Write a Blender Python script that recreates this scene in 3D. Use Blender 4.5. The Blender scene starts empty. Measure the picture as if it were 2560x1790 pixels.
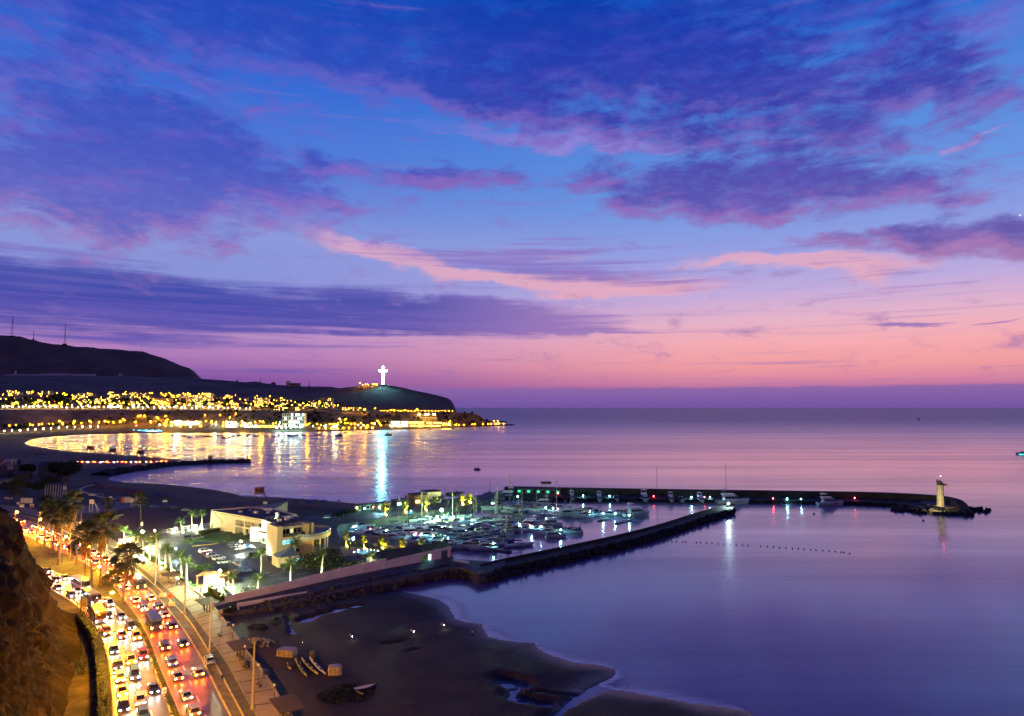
import bpy, bmesh, math, random
import numpy as np
from mathutils import Vector, Matrix, Euler
C = bpy.context.scene.collection
SC = bpy.context.scene
rnd = random.Random(7)
PI = math.pi

CAMH = 58.0
FPX = 1707.0
PITCH = math.atan((1019 - 895) / FPX)
cam_d = bpy.data.cameras.new('camera')
cam = bpy.data.objects.new('camera', cam_d)
C.objects.link(cam)
cam.location = (0, 0, CAMH)
cam.rotation_euler = (PI / 2 + PITCH, 0, 0)
cam_d.sensor_fit = 'HORIZONTAL'
cam_d.sensor_width = 36.0
cam_d.lens = 36.0 * FPX / 2560.0
cam_d.clip_start = 0.5
cam_d.clip_end = 200000.0
SC.camera = cam
CT, ST = math.cos(PITCH), math.sin(PITCH)

def ray(px, py):
 a = (px - 1280) / FPX
 b = -(py - 895) / FPX
 return Vector((a, CT - ST * b, ST + CT * b))

def G(px, py, z=3.0):
 d = ray(px, py)
 t = (z - CAMH) / d.z
 return Vector((d.x * t, d.y * t, z))

def W(px, py, dist):
 d = ray(px, py)
 t = dist / d.y
 return Vector((d.x * t, dist, CAMH + d.z * t))

def GX(pts, z=3.0):
 return [G(p[0], p[1], z) for p in pts]

SC.render.engine = 'CYCLES'
cy = SC.cycles
cy.use_denoising = True
try:
 cy.denoiser = 'OPENIMAGEDENOISE'
 cy.denoising_input_passes = 'RGB_ALBEDO_NORMAL'
except Exception:
 pass
cy.max_bounces = 5
cy.diffuse_bounces = 2
cy.glossy_bounces = 3
cy.transmission_bounces = 3
cy.transparent_max_bounces = 8
cy.sample_clamp_indirect = 4.0
cy.sample_clamp_direct = 0.0
cy.caustics_reflective = False
cy.caustics_refractive = False
cy.use_light_tree = True
cy.filter_width = 1.5
SC.view_settings.view_transform = 'Standard'
SC.view_settings.look = 'None'
SC.view_settings.exposure = 0.0
SC.view_settings.gamma = 1.0
SC.view_settings.use_curve_mapping = False

def lin(c):
 r = []
 for v in c[:3]:
  v = v / 255.0
  r.append(v / 12.92 if v <= 0.04045 else ((v + 0.055) / 1.055) ** 2.4)
 return (r[0], r[1], r[2], 1.0)

class NT:
 def __init__(s, tree):
  s.t = tree
  s.n = tree.nodes
  s.l = tree.links
 def link(s, a, b):
  s.l.new(a, b)
 def setin(s, sock, v):
  if v is None:
   return
  if hasattr(v, 'links') or hasattr(v, 'is_linked'):
   s.l.new(v, sock)
  else:
   sock.default_value = v
 def math(s, op, a, b=None, c=None, clamp=False):
  m = s.n.new('ShaderNodeMath')
  m.operation = op
  m.use_clamp = clamp
  s.setin(m.inputs[0], a)
  s.setin(m.inputs[1], b)
  s.setin(m.inputs[2], c)
  return m.outputs[0]
 def comb(s, x, y, z=0.0):
  m = s.n.new('ShaderNodeCombineXYZ')
  s.setin(m.inputs[0], x)
  s.setin(m.inputs[1], y)
  s.setin(m.inputs[2], z)
  return m.outputs[0]
 def sep(s, v):
  m = s.n.new('ShaderNodeSeparateXYZ')
  s.setin(m.inputs[0], v)
  return m.outputs
 def mapping(s, v, loc=(0, 0, 0), rot=(0, 0, 0), scale=(1, 1, 1), kind='POINT'):
  m = s.n.new('ShaderNodeMapping')
  m.vector_type = kind
  s.setin(m.inputs['Vector'], v)
  m.inputs['Location'].default_value = loc
  m.inputs['Rotation'].default_value = rot
  m.inputs['Scale'].default_value = scale
  return m.outputs[0]
 def noise(s, v, scale=1.0, detail=4.0, rough=0.55, dist=0.0, color=False):
  m = s.n.new('ShaderNodeTexNoise')
  if v is not None:
   s.setin(m.inputs['Vector'], v)
  m.inputs['Scale'].default_value = scale
  m.inputs['Detail'].default_value = detail
  m.inputs['Roughness'].default_value = rough
  m.inputs['Distortion'].default_value = dist
  return m.outputs['Color' if color else 'Fac']
 def sstep(s, v, lo, hi, a=0.0, b=1.0):
  m = s.n.new('ShaderNodeMapRange')
  m.interpolation_type = 'SMOOTHSTEP'
  s.setin(m.inputs['Value'], v)
  s.setin(m.inputs['From Min'], lo)
  s.setin(m.inputs['From Max'], hi)
  s.setin(m.inputs['To Min'], a)
  s.setin(m.inputs['To Max'], b)
  return m.outputs[0]
 def mix(s, f, a, b, mode='MIX'):
  m = s.n.new('ShaderNodeMix')
  m.data_type = 'RGBA'
  m.blend_type = mode
  s.setin(m.inputs[0], f)
  s.setin(m.inputs[6], a)
  s.setin(m.inputs[7], b)
  return m.outputs[2]
 def ramp(s, f, stops, interp='LINEAR'):
  m = s.n.new('ShaderNodeValToRGB')
  m.color_ramp.interpolation = interp
  e = m.color_ramp.elements
  while len(e) > 1:
   e.remove(e[-1])
  e[0].position = stops[0][0]
  e[0].color = stops[0][1]
  for p, c in stops[1:]:
   k = e.new(p)
   k.color = c
  s.setin(m.inputs[0], f)
  return m.outputs[0]

world = bpy.data.worlds.new("World")
SC.world = world
world.use_nodes = True
wt = NT(world.node_tree)
for n_ in list(wt.n):
 wt.n.remove(n_)
w_out = wt.n.new('ShaderNodeOutputWorld')
w_bg = wt.n.new('ShaderNodeBackground')
wt.link(w_bg.outputs[0], w_out.inputs[0])
tc = wt.n.new('ShaderNodeTexCoord')
dx, dy, dz = wt.sep(tc.outputs['Generated'])
DEG = 180 / PI
AZ = wt.math('MULTIPLY', wt.math('ARCTAN2', dx, dy), DEG)
EL = wt.math('MULTIPLY', wt.math('ARCSINE', dz), DEG)

def sky_ae(px, py):
 d = ray(px, py).normalized()
 return math.degrees(math.atan2(d.x, d.y)), math.degrees(math.asin(d.z))

def sky_stops(lst, top):
 out = []
 for py, c in lst:
  e = sky_ae(1280, py)[1]
  out.append((max(0.0, e / 60.0), lin(c)))
 for e, c in top:
  out.append((e / 60.0, lin(c)))
 return out

TOPS = [(42, (9, 54, 150)), (60, (7, 36, 112))]
r_stops = sky_stops([(1019, (126, 84, 162)), (985, (150, 92, 162)), (958, (214, 132, 162)), (920, (242, 158, 162)),
                     (870, (246, 172, 178)), (815, (232, 180, 200)), (740, (192, 172, 222)), (650, (150, 160, 226)),
                     (520, (108, 152, 226)), (350, (84, 138, 222)), (150, (46, 106, 208)), (0, (16, 80, 190))], TOPS)
l_stops = sky_stops([(1019, (100, 66, 150)), (950, (134, 86, 164)), (900, (176, 124, 184)), (850, (184, 140, 198)),
                     (800, (152, 128, 206)), (740, (138, 146, 216)), (620, (138, 154, 220)), (560, (118, 140, 216)),
                     (450, (84, 124, 216)), (250, (54, 106, 212)), (0, (12, 74, 186))], TOPS)
elf = wt.math('DIVIDE', EL, 60.0, clamp=True)
base_r = wt.ramp(elf, r_stops)
base_l = wt.ramp(elf, l_stops)
azf = wt.sstep(AZ, -26.0, 22.0)
base = wt.mix(azf, base_l, base_r)

pv = wt.comb(AZ, EL, 0.0)
wn = wt.noise(wt.mapping(pv, scale=(0.14, 0.24, 1)), 1.0, 4.0, 0.6, color=True)
vsub = wt.n.new('ShaderNodeVectorMath'); vsub.operation = 'SUBTRACT'
wt.link(wn, vsub.inputs[0]); vsub.inputs[1].default_value = (0.5, 0.5, 0.5)
vmul = wt.n.new('ShaderNodeVectorMath'); vmul.operation = 'MULTIPLY'
wt.link(vsub.outputs[0], vmul.inputs[0])
warp_amt = wt.sstep(EL, 3.0, 20.0, 0.35, 1.0)
wt.link(wt.comb(wt.math('MULTIPLY', warp_amt, 10.0), wt.math('MULTIPLY', warp_amt, 4.6), 0.0), vmul.inputs[1])
vadd = wt.n.new('ShaderNodeVectorMath'); vadd.operation = 'ADD'
wt.link(pv, vadd.inputs[0]); wt.link(vmul.outputs[0], vadd.inputs[1])
WV = vadd.outputs[0]

def blobs(vec, lst):
 prev = None
 for (px, py, rx, ry, rot, w) in lst:
  a0, e0 = sky_ae(px, py)
  ax = abs(sky_ae(px + rx * 0.5, py)[0] - sky_ae(px - rx * 0.5, py)[0])
  ey = abs(sky_ae(px, py + ry * 0.5)[1] - sky_ae(px, py - ry * 0.5)[1])
  q = wt.mapping(vec, (a0, e0, 0), (0, 0, -math.radians(rot)), (ax, ey, 1), 'TEXTURE')
  g = wt.n.new('ShaderNodeTexGradient')
  g.gradient_type = 'SPHERICAL'
  wt.link(q, g.inputs[0])
  if prev is None:
   prev = wt.math('MULTIPLY', g.outputs[1], w)
  else:
   prev = wt.math('MULTIPLY_ADD', g.outputs[1], w, prev)
 return prev

DARK = [(480, 70, 900, 150, 3, 0.95), (1180, 50, 620, 120, 4, 0.9), (1650, 60, 600, 120, 0, 0.7), (200, 300, 900, 420, 4, 1.2), (600, 450, 560, 130, 9, 1.1), (250, 500, 560, 120, 8, 1.1), (1080, 442, 420, 46, 2, 1.5),
  (820, 60, 560, 110, 0, 0.8), (1010, 205, 480, 80, 8, 1.0), (1330, 100, 420, 150, 0, 0.8), (1500, 200, 500, 90, 6, 0.8),
  (1880, 110, 700, 170, 0, 0.9), (1930, 240, 600, 150, 14, 1.5), (2380, 170, 330, 150, 20, 1.3), (1180, 250, 300, 60, 8, 1.0),
  (1480, 320, 420, 70, 6, 1.5), (2000, 390, 480, 110, 10, 1.0), (1760, 480, 480, 100, 9, 1.9), (1300, 210, 300, 90, 5, 0.8),
  (2230, 470, 470, 80, 12, 1.2), (2440, 600, 460, 60, 6, 2.1), (2080, 590, 160, 30, 3, 0.8)]
LOW = [(520, 760, 1250, 95, 1, 1.9), (150, 680, 640, 90, 7, 1.0), (1200, 782, 480, 46, 4, 1.5), (1420, 826, 300, 16, 2, 1.1),
       (2260, 812, 120, 9, 0, 2.0), (2490, 806, 120, 5, 0, 1.4), (200, 820, 800, 60, 2, 0.9), (1320, 640, 420, 58, 2, 1.0),
       (1480, 690, 420, 36, 5, 1.1), (2120, 655, 180, 34, 8, 0.8), (1050, 830, 500, 20, 0, 0.8)]
PINK = [(880, 600, 300, 34, 17, 1.0), (1080, 655, 300, 26, 15, 1.5), (1330, 704, 400, 30, 5, 1.7), (1600, 705, 330, 36, 6, 1.4),
  (1330, 635, 440, 50, 2, 0.7), (2060, 650, 430, 38, 5, 1.5), (2130, 680, 170, 40, 22, 1.2), (1830, 655, 280, 20, -2, 1.0),
  (1440, 736, 150, 16, 0, 1.5), (600, 565, 560, 40, 5, 0.6), (2470, 70, 330, 130, 8, 0.8), (2420, 360, 120, 14, -12, 1.4),
  (1000, 110, 600, 80, 5, 0.4), (750, 150, 300, 90, 0, 0.4), (1250, 330, 500, 40, 6, 0.7), (1500, 365, 420, 26, 4, 1.0)]

def cloud_dens(vec, lst, nz, amp, lo, hi):
 s_ = blobs(vec, lst)
 s_ = wt.math('MULTIPLY_ADD', wt.math('SUBTRACT', nz, 0.5), amp, s_)
 return wt.sstep(s_, lo, hi)

def offv(vec, de):
 v = wt.n.new('ShaderNodeVectorMath'); v.operation = 'ADD'
 wt.link(vec, v.inputs[0]); v.inputs[1].default_value = (0, de, 0)
 return v.outputs[0]

def puff(vec):
 return wt.noise(wt.mapping(vec, loc=(3.1, 1.7, 0), rot=(0, 0, 0.20), scale=(0.26, 0.66, 1)), 1.0, 8.0, 0.64, 0.3)

def streak(vec):
 return wt.noise(wt.mapping(vec, loc=(8.3, 2.2, 0), rot=(0, 0, 0.02), scale=(0.055, 1.5, 1)), 1.0, 7.0, 0.6, 0.15)

n_p, n_s = puff(pv), streak(pv)
pv_lo = offv(pv, -0.95)
WV_lo = offv(WV, -0.95)
n_p2 = puff(pv_lo)
d_hi = cloud_dens(WV, DARK, n_p, 3.4, 0.10, 1.3)
d_hi2 = cloud_dens(WV_lo, DARK, n_p2, 3.4, 0.10, 1.3)
d_lo = cloud_dens(WV, LOW, n_s, 3.8, 0.10, 1.3)
d_pk = cloud_dens(WV, PINK, wt.math('MULTIPLY_ADD', n_p, 0.6, wt.math('MULTIPLY', n_s, 0.4)), 2.0, 0.22, 1.2)

pk_col = wt.ramp(elf, sky_stops([(1019, (190, 105, 160)), (860, (242, 162, 174)), (720, (244, 174, 182)), (640, (240, 174, 190)), (560, (198, 158, 212)),
                                 (350, (160, 130, 215)), (60, (120, 96, 205))], [(60, (40, 40, 120))]))
col = wt.mix(wt.math('MULTIPLY', d_pk, 0.68), base, pk_col)
lo_col = wt.mix(wt.sstep(AZ, -12.0, 6.0), lin((40, 60, 162)), lin((146, 114, 184)))
lo_col = wt.mix(wt.sstep(EL, 9.0, 12.0), lo_col, lin((136, 116, 196)))
lo_col = wt.mix(wt.sstep(n_s, 0.35, 0.75, 0.0, 0.45), lo_col, lin((128, 108, 194)))
col = wt.mix(wt.math('MULTIPLY', d_lo, 0.86), col, lo_col)
dk_l = wt.ramp(elf, sky_stops([(700, (92, 98, 186)), (560, (92, 98, 194)), (450, (70, 86, 190)), (300, (52, 80, 190)), (120, (36, 74, 186)), (0, (18, 66, 178))], TOPS))
dk_r = wt.ramp(elf, sky_stops([(700, (104, 88, 168)), (560, (96, 84, 176)), (450, (80, 74, 172)), (300, (56, 62, 170)), (120, (34, 58, 172)), (0, (10, 60, 168))], TOPS))
dk = wt.mix(wt.sstep(AZ, -16.0, 4.0), dk_l, dk_r)
mot = wt.noise(wt.mapping(pv, loc=(1.3, 4.4, 0), rot=(0, 0, 0.2), scale=(0.16, 0.6, 1)), 1.0, 6.0, 0.6)
glow = wt.ramp(elf, sky_stops([(700, (164, 120, 190)), (450, (120, 96, 196)), (200, (92, 86, 196)), (0, (60, 72, 190))], TOPS))
dk = wt.mix(wt.sstep(mot, 0.47, 0.76, 0.0, 0.5), dk, glow)
fine = wt.noise(wt.mapping(pv, loc=(5.5, 0.7, 0), rot=(0, 0, 0.3), scale=(0.75, 1.7, 1)), 1.0, 5.0, 0.62, 0.4)
col = wt.mix(wt.math('MULTIPLY', d_hi, wt.sstep(fine, 0.25, 0.6, 0.76, 0.96)), col, dk)
rim = wt.math('MULTIPLY', d_hi, wt.math('SUBTRACT', 1.0, d_hi2))
rim_c = wt.ramp(elf, sky_stops([(700, (226, 150, 186)), (520, (196, 132, 202)), (330, (178, 134, 212)), (120, (96, 110, 212)), (0, (40, 90, 200))], TOPS))
col = wt.mix(wt.math('MULTIPLY', rim, 0.34), col, rim_c)
hb = wt.noise(wt.comb(wt.math('MULTIPLY', AZ, 0.35), 3.0, 0.0), 1.0, 4.0, 0.6)
hb_top = wt.math('MULTIPLY_ADD', hb, 0.5, 1.4)
hbf = wt.sstep(wt.math('SUBTRACT', hb_top, EL), -0.06, 0.12)
hz_col = wt.ramp(wt.math('DIVIDE', EL, 1.8, clamp=True), [(0.0, lin((112, 84, 162))), (1.0, lin((142, 106, 170)))])
col = wt.mix(wt.math('MULTIPLY', hbf, 0.88), col, hz_col)
back = wt.sstep(dy, 0.35, -0.6)
col = wt.mix(wt.math('MULTIPLY', back, 0.8), col, lin((70, 52, 112)))
col = wt.mix(wt.sstep(EL, 0.0, -4.0), col, lin((40, 26, 60)))
pd = ray(2550, 538).normalized()
vd = wt.n.new('ShaderNodeVectorMath'); vd.operation = 'DOT_PRODUCT'
wt.link(tc.outputs['Generated'], vd.inputs[0]); vd.inputs[1].default_value = pd
star = wt.sstep(vd.outputs['Value'], math.cos(math.radians(0.075)), math.cos(math.radians(0.02)))
col = wt.mix(star, col, (1.0, 0.95, 1.0, 1))
wt.link(col, w_bg.inputs[0])
w_bg.inputs[1].default_value = 1.0
world.cycles.sampling_method = 'MANUAL'
world.cycles.sample_map_resolution = 512

_M = {}
def mat(name, color, rough=0.7, metal=0.0, var=0.15, vscale=1.0, bump=0.0, bscale=4.0, spec=0.5, color2=None, stretch=None, coat=0.0):
 """Plain surface: base colour with noise variation and optional fine relief (object space)."""
 if name in _M:
  return _M[name]
 m = bpy.data.materials.new(name)
 m.use_nodes = True
 t = NT(m.node_tree)
 p = t.n['Principled BSDF']
 p.inputs['Roughness'].default_value = rough
 p.inputs['Metallic'].default_value = metal
 p.inputs['Specular IOR Level'].default_value = spec
 p.inputs['Coat Weight'].default_value = coat
 c = (*color, 1.0)
 tcn = t.n.new('ShaderNodeTexCoord')
 v = tcn.outputs['Object']
 if stretch:
  v = t.mapping(v, scale=stretch)
 if var > 0 or color2:
  nz = t.noise(v, vscale, 5.0, 0.6)
  c2 = (*color2, 1.0) if color2 else tuple(max(0.0, k * (1 - 2.2 * var)) for k in color) + (1.0,)
  t.link(t.mix(t.sstep(nz, 0.32, 0.68), c, c2), p.inputs['Base Color'])
 else:
  p.inputs['Base Color'].default_value = c
 if bump > 0:
  b = t.n.new('ShaderNodeBump')
  b.inputs['Strength'].default_value = min(1.0, bump)
  b.inputs['Distance'].default_value = 0.3 * bump
  t.link(t.noise(v, bscale, 6.0, 0.6), b.inputs['Height'])
  t.link(b.outputs[0], p.inputs['Normal'])
 _M[name] = m
 return m

def emi(name, color, strength):
 if name in _M:
  return _M[name]
 m = bpy.data.materials.new(name)
 m.use_nodes = True
 t = m.node_tree
 p = t.nodes['Principled BSDF']
 p.inputs['Base Color'].default_value = (0.02, 0.02, 0.02, 1)
 p.inputs['Emission Color'].default_value = (*color, 1)
 p.inputs['Emission Strength'].default_value = strength
 _M[name] = m
 return m

class MB:
 def __init__(s):
  s.v, s.f, s.m = [], [], []
  s.mi = 0
 def add(s, vs, fs, mi=None):
  o = len(s.v)
  s.v.extend([tuple(p) for p in vs])
  s.f.extend([tuple(i + o for i in f) for f in fs])
  s.m.extend([s.mi if mi is None else mi] * len(fs))
  return s
 def box(s, x0, x1, y0, y1, z0, z1, mi=None, M=None):
  vs = [Vector((x, y, z)) for z in (z0, z1) for (x, y) in ((x0, y0), (x1, y0), (x1, y1), (x0, y1))]
  if M is not None:
   vs = [M @ p for p in vs]
  return s.add(vs, [(3, 2, 1, 0), (4, 5, 6, 7), (0, 1, 5, 4), (1, 2, 6, 5), (2, 3, 7, 6), (3, 0, 4, 7)], mi)
 def bar(s, a, b, w, h=None, mi=None, up=Vector((0, 0, 1))):
  a, b = Vector(a), Vector(b)
  h = w if h is None else h
  d = (b - a)
  L = d.length
  if L < 1e-6:
   return s
  d.normalize()
  if abs(d.dot(up)) > 0.99:
   up = Vector((1, 0, 0))
  sx = d.cross(up).normalized()
  sy = sx.cross(d).normalized()
  vs = []
  for p in (a, b):
   for (i, j) in ((-1, -1), (1, -1), (1, 1), (-1, 1)):
    vs.append(p + sx * (i * w / 2) + sy * (j * h / 2))
  return s.add(vs, [(3, 2, 1, 0), (4, 5, 6, 7), (0, 1, 5, 4), (1, 2, 6, 5), (2, 3, 7, 6), (3, 0, 4, 7)], mi)
 def tube(s, pts, rads, n=7, mi=None, cap=True):
  pts = [Vector(p) for p in pts]
  if not hasattr(rads, '__len__'):
   rads = [rads] * len(pts)
  rings = []
  vs = []
  pu = Vector((1, 0, 0))
  for i, p in enumerate(pts):
   d = (pts[min(i + 1, len(pts) - 1)] - pts[max(i - 1, 0)]).normalized()
   if abs(d.dot(pu)) > 0.95:
    pu = Vector((0, 1, 0))
   u = (pu - d * pu.dot(d)).normalized()
   w = d.cross(u)
   pu = u
   for k in range(n):
    a = 2 * PI * k / n
    vs.append(p + (u * math.cos(a) + w * math.sin(a)) * rads[i])
  fs = []
  for i in range(len(pts) - 1):
   for k in range(n):
    k2 = (k + 1) % n
    fs.append((i * n + k, i * n + k2, (i + 1) * n + k2, (i + 1) * n + k))
  if cap:
   fs.append(tuple(range(n - 1, -1, -1)))
   fs.append(tuple((len(pts) - 1) * n + k for k in range(n)))
  return s.add(vs, fs, mi)
 def prism(s, poly, z0, z1, mi=None, top=None):
  """poly: list of xy (any winding); vertical sides."""
  P = [(p[0], p[1]) for p in poly]
  a = sum(P[i][0] * P[(i + 1) % len(P)][1] - P[(i + 1) % len(P)][0] * P[i][1] for i in range(len(P)))
  if a < 0:
   P = P[::-1]
  n = len(P)
  vs = [(x, y, z0) for x, y in P] + [(x, y, z1) for x, y in P]
  fs = [(i, (i + 1) % n, n + (i + 1) % n, n + i) for i in range(n)]
  s.add(vs, fs, mi)
  s.add([(x, y, z1) for x, y in P], [tuple(range(n))], mi if top is None else top)
  s.add([(x, y, z0) for x, y in P], [tuple(range(n - 1, -1, -1))], mi)
  return s
 def ball(s, c, r, n=6, m=4, mi=None, sz=1.0):
  vs = [(c[0], c[1], c[2] + r * sz)]
  for i in range(1, m):
   t = PI * i / m
   for k in range(n):
    a = 2 * PI * k / n
    vs.append((c[0] + r * math.sin(t) * math.cos(a), c[1] + r * math.sin(t) * math.sin(a), c[2] + r * math.cos(t) * sz))
  vs.append((c[0], c[1], c[2] - r * sz))
  fs = [(0, 1 + k, 1 + (k + 1) % n) for k in range(n)]
  for i in range(m - 2):
   for k in range(n):
    a0, a1 = 1 + i * n + k, 1 + i * n + (k + 1) % n
    fs.append((a0, a0 + n, a1 + n, a1))
  L = len(vs) - 1
  b = 1 + (m - 2) * n
  fs += [(L, b + (k + 1) % n, b + k) for k in range(n)]
  return s.add(vs, fs, mi)
 def mesh(s, name, mats, smooth=False):
  me = bpy.data.meshes.new(name)
  me.from_pydata(s.v, [], s.f)
  for m in (mats if isinstance(mats, (list, tuple)) else [mats]):
   me.materials.append(m)
  if len(me.materials) > 1:
   me.polygons.foreach_set('material_index', s.m)
  if smooth:
   me.polygons.foreach_set('use_smooth', [True] * len(me.polygons))
  me.update()
  return me
 def build(s, name, mats, parent=None, smooth=False, loc=None):
  o = bpy.data.objects.new(name, s.mesh(name, mats, smooth))
  C.objects.link(o)
  if parent is not None:
   o.parent = parent
  if loc is not None:
   o.location = loc
  return o

def tag(o, label=None, cat=None, group=None, kind=None):
 if label: o['label'] = label
 if cat: o['category'] = cat
 if group: o['group'] = group
 if kind: o['kind'] = kind
 return o

def empty(name, loc=(0, 0, 0), rz=0.0):
 o = bpy.data.objects.new(name, None)
 C.objects.link(o)
 o.location = loc
 o.rotation_euler = (0, 0, rz)
 o.empty_display_size = 0.5
 return o

CH = {}
def kids(o):
 return list(o.children)

def copy_tree(o, parent=None):
 c = o.copy()
 C.objects.link(c)
 if parent is not None:
  c.parent = parent
 for ch in kids(o):
  copy_tree(ch, c)
 return c

def place(proto, first, loc, rz=0.0, scale=1.0, label=None, group=None):
 o = proto if first else copy_tree(proto)
 o.location = loc
 o.rotation_euler = (0, 0, rz)
 o.scale = (scale, scale, scale) if not hasattr(scale, '__len__') else scale
 if label: o['label'] = label
 if group: o['group'] = group
 return o

def ordn(i):
 L = ['first', 'second', 'third', 'fourth', 'fifth', 'sixth', 'seventh', 'eighth', 'ninth', 'tenth', 'eleventh', 'twelfth',
         'thirteenth', 'fourteenth', 'fifteenth', 'sixteenth', 'seventeenth', 'eighteenth', 'nineteenth', 'twentieth']
 if i < 20: return L[i]
 T = {20: 'twenty', 30: 'thirty', 40: 'forty', 50: 'fifty', 60: 'sixty'}
 d = (i // 10) * 10 if (i + 1) % 10 else i + 1 - 10
 n1 = i + 1
 t, u = (n1 // 10) * 10, n1 % 10
 if u == 0: return {20: 'twentieth', 30: 'thirtieth', 40: 'fortieth', 50: 'fiftieth', 60: 'sixtieth'}[t]
 return T[t] + '-' + L[u - 1]

def _hash(ix, iy, seed):
 h = (ix.astype(np.int64) * 374761393 + iy.astype(np.int64) * 668265263 + seed * 974711) & 0x7fffffff
 h = ((h ^ (h >> 13)) * 1274126177) & 0x7fffffff
 return ((h ^ (h >> 16)) & 0xffff) / 65535.0

def vnoise(x, y, seed=0):
 ix, iy = np.floor(x), np.floor(y)
 fx, fy = x - ix, y - iy
 fx, fy = fx * fx * (3 - 2 * fx), fy * fy * (3 - 2 * fy)
 a, b = _hash(ix, iy, seed), _hash(ix + 1, iy, seed)
 c, d = _hash(ix, iy + 1, seed), _hash(ix + 1, iy + 1, seed)
 return (a * (1 - fx) + b * fx) * (1 - fy) + (c * (1 - fx) + d * fx) * fy

def fbm(x, y, oct=4, seed=0):
 r, a, s_ = 0.0, 0.5, 0.0
 for i in range(oct):
  r = r + a * vnoise(x * 2 ** i, y * 2 ** i, seed + i * 17)
  s_ += a
  a *= 0.5
 return r / s_

def poly_sd(X, Y, poly):
 """signed distance, positive inside"""
 inside = np.zeros(X.shape, bool)
 dist = np.full(X.shape, 1e9)
 n = len(poly)
 for i in range(n):
  x0, y0 = poly[i][0], poly[i][1]
  x1, y1 = poly[(i + 1) % n][0], poly[(i + 1) % n][1]
  ex, ey = x1 - x0, y1 - y0
  L2 = ex * ex + ey * ey + 1e-9
  t = np.clip(((X - x0) * ex + (Y - y0) * ey) / L2, 0, 1)
  dist = np.minimum(dist, np.hypot(X - x0 - t * ex, Y - y0 - t * ey))
  if abs(y1 - y0) > 1e-9:
   c = ((Y >= y0) != (Y >= y1)) & (X < (x1 - x0) * (Y - y0) / (y1 - y0) + x0)
   inside ^= c
 return np.where(inside, dist, -dist)

def line_d(X, Y, pts):
 dist = np.full(X.shape, 1e9)
 for i in range(len(pts) - 1):
  x0, y0 = pts[i][0], pts[i][1]
  x1, y1 = pts[i + 1][0], pts[i + 1][1]
  ex, ey = x1 - x0, y1 - y0
  t = np.clip(((X - x0) * ex + (Y - y0) * ey) / (ex * ex + ey * ey + 1e-9), 0, 1)
  dist = np.minimum(dist, np.hypot(X - x0 - t * ex, Y - y0 - t * ey))
 return dist

def grid_mesh(name, X, Y, Z, mats, smooth=True, mask=None):
 ny, nx = X.shape
 vs = np.stack([X.ravel(), Y.ravel(), Z.ravel()], 1)
 i = np.arange(ny - 1)[:, None] * nx + np.arange(nx - 1)[None, :]
 q = np.stack([i, i + 1, i + nx + 1, i + nx], -1).reshape(-1, 4)
 if mask is not None:
  keep = mask.ravel()[q].any(1)
  q = q[keep]
 me = bpy.data.meshes.new(name)
 me.vertices.add(len(vs)); me.vertices.foreach_set('co', vs.astype(np.float32).ravel())
 me.loops.add(len(q) * 4); me.loops.foreach_set('vertex_index', q.astype(np.int32).ravel())
 me.polygons.add(len(q)); me.polygons.foreach_set('loop_start', np.arange(0, len(q) * 4, 4, dtype=np.int32))
 me.update(calc_edges=True)
 if smooth:
  me.polygons.foreach_set('use_smooth', [True] * len(me.polygons))
 for m in (mats if isinstance(mats, (list, tuple)) else [mats]):
  me.materials.append(m)
 me.validate()
 o = bpy.data.objects.new(name, me)
 C.objects.link(o)
 return o

def crv(pts, n=40):
 """Catmull-Rom through the points, evenly resampled."""
 P = [Vector(p) for p in pts]
 P = [P[0] * 2 - P[1]] + P + [P[-1] * 2 - P[-2]]
 out = []
 for i in range(1, len(P) - 2):
  for k in range(12):
   t = k / 12
   out.append(0.5 * ((2 * P[i]) + (P[i + 1] - P[i - 1]) * t + (2 * P[i - 1] - 5 * P[i] + 4 * P[i + 1] - P[i + 2]) * t * t
                              + (3 * P[i] - P[i - 1] - 3 * P[i + 1] + P[i + 2]) * t ** 3))
 out.append(P[-2])
 L = [0.0]
 for i in range(1, len(out)):
  L.append(L[-1] + (out[i] - out[i - 1]).length)
 res = []
 j = 0
 for k in range(n):
  s_ = L[-1] * k / (n - 1)
  while j < len(L) - 2 and L[j + 1] < s_:
   j += 1
  t = (s_ - L[j]) / max(1e-9, L[j + 1] - L[j])
  res.append(out[j].lerp(out[j + 1], min(1, max(0, t))))
 return res

def clen(p):
 return sum((p[i + 1] - p[i]).length for i in range(len(p) - 1))

def strip(name, A, B, z, m, kind='structure', parent=None, n=60):
 """sheet between two curves (px polylines on the plane z)"""
 a, b = crv(GX(A, z), n), crv(GX(B, z), n)
 mb = MB()
 K = 4
 vs = []
 for i in range(n):
  for k in range(K + 1):
   p = a[i].lerp(b[i], k / K)
   vs.append((p.x, p.y, z))
 fs = [(i * (K + 1) + k, i * (K + 1) + k + 1, (i + 1) * (K + 1) + k + 1, (i + 1) * (K + 1) + k) for i in range(n - 1) for k in range(K)]
 mb.add(vs, fs)
 o = mb.build(name, m, parent)
 if o.data.polygons[0].normal.z < 0:
  o.data.flip_normals()
 if kind: o['kind'] = kind
 return o

def sheet(name, poly, z, m, kind='structure', parent=None):
 mb = MB()
 P = [(p[0], p[1]) for p in poly]
 a = sum(P[i][0] * P[(i + 1) % len(P)][1] - P[(i + 1) % len(P)][0] * P[i][1] for i in range(len(P)))
 if a < 0: P = P[::-1]
 mb.add([(x, y, z) for x, y in P], [tuple(range(len(P)))])
 o = mb.build(name, m, parent)
 if kind: o['kind'] = kind
 return o

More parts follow.
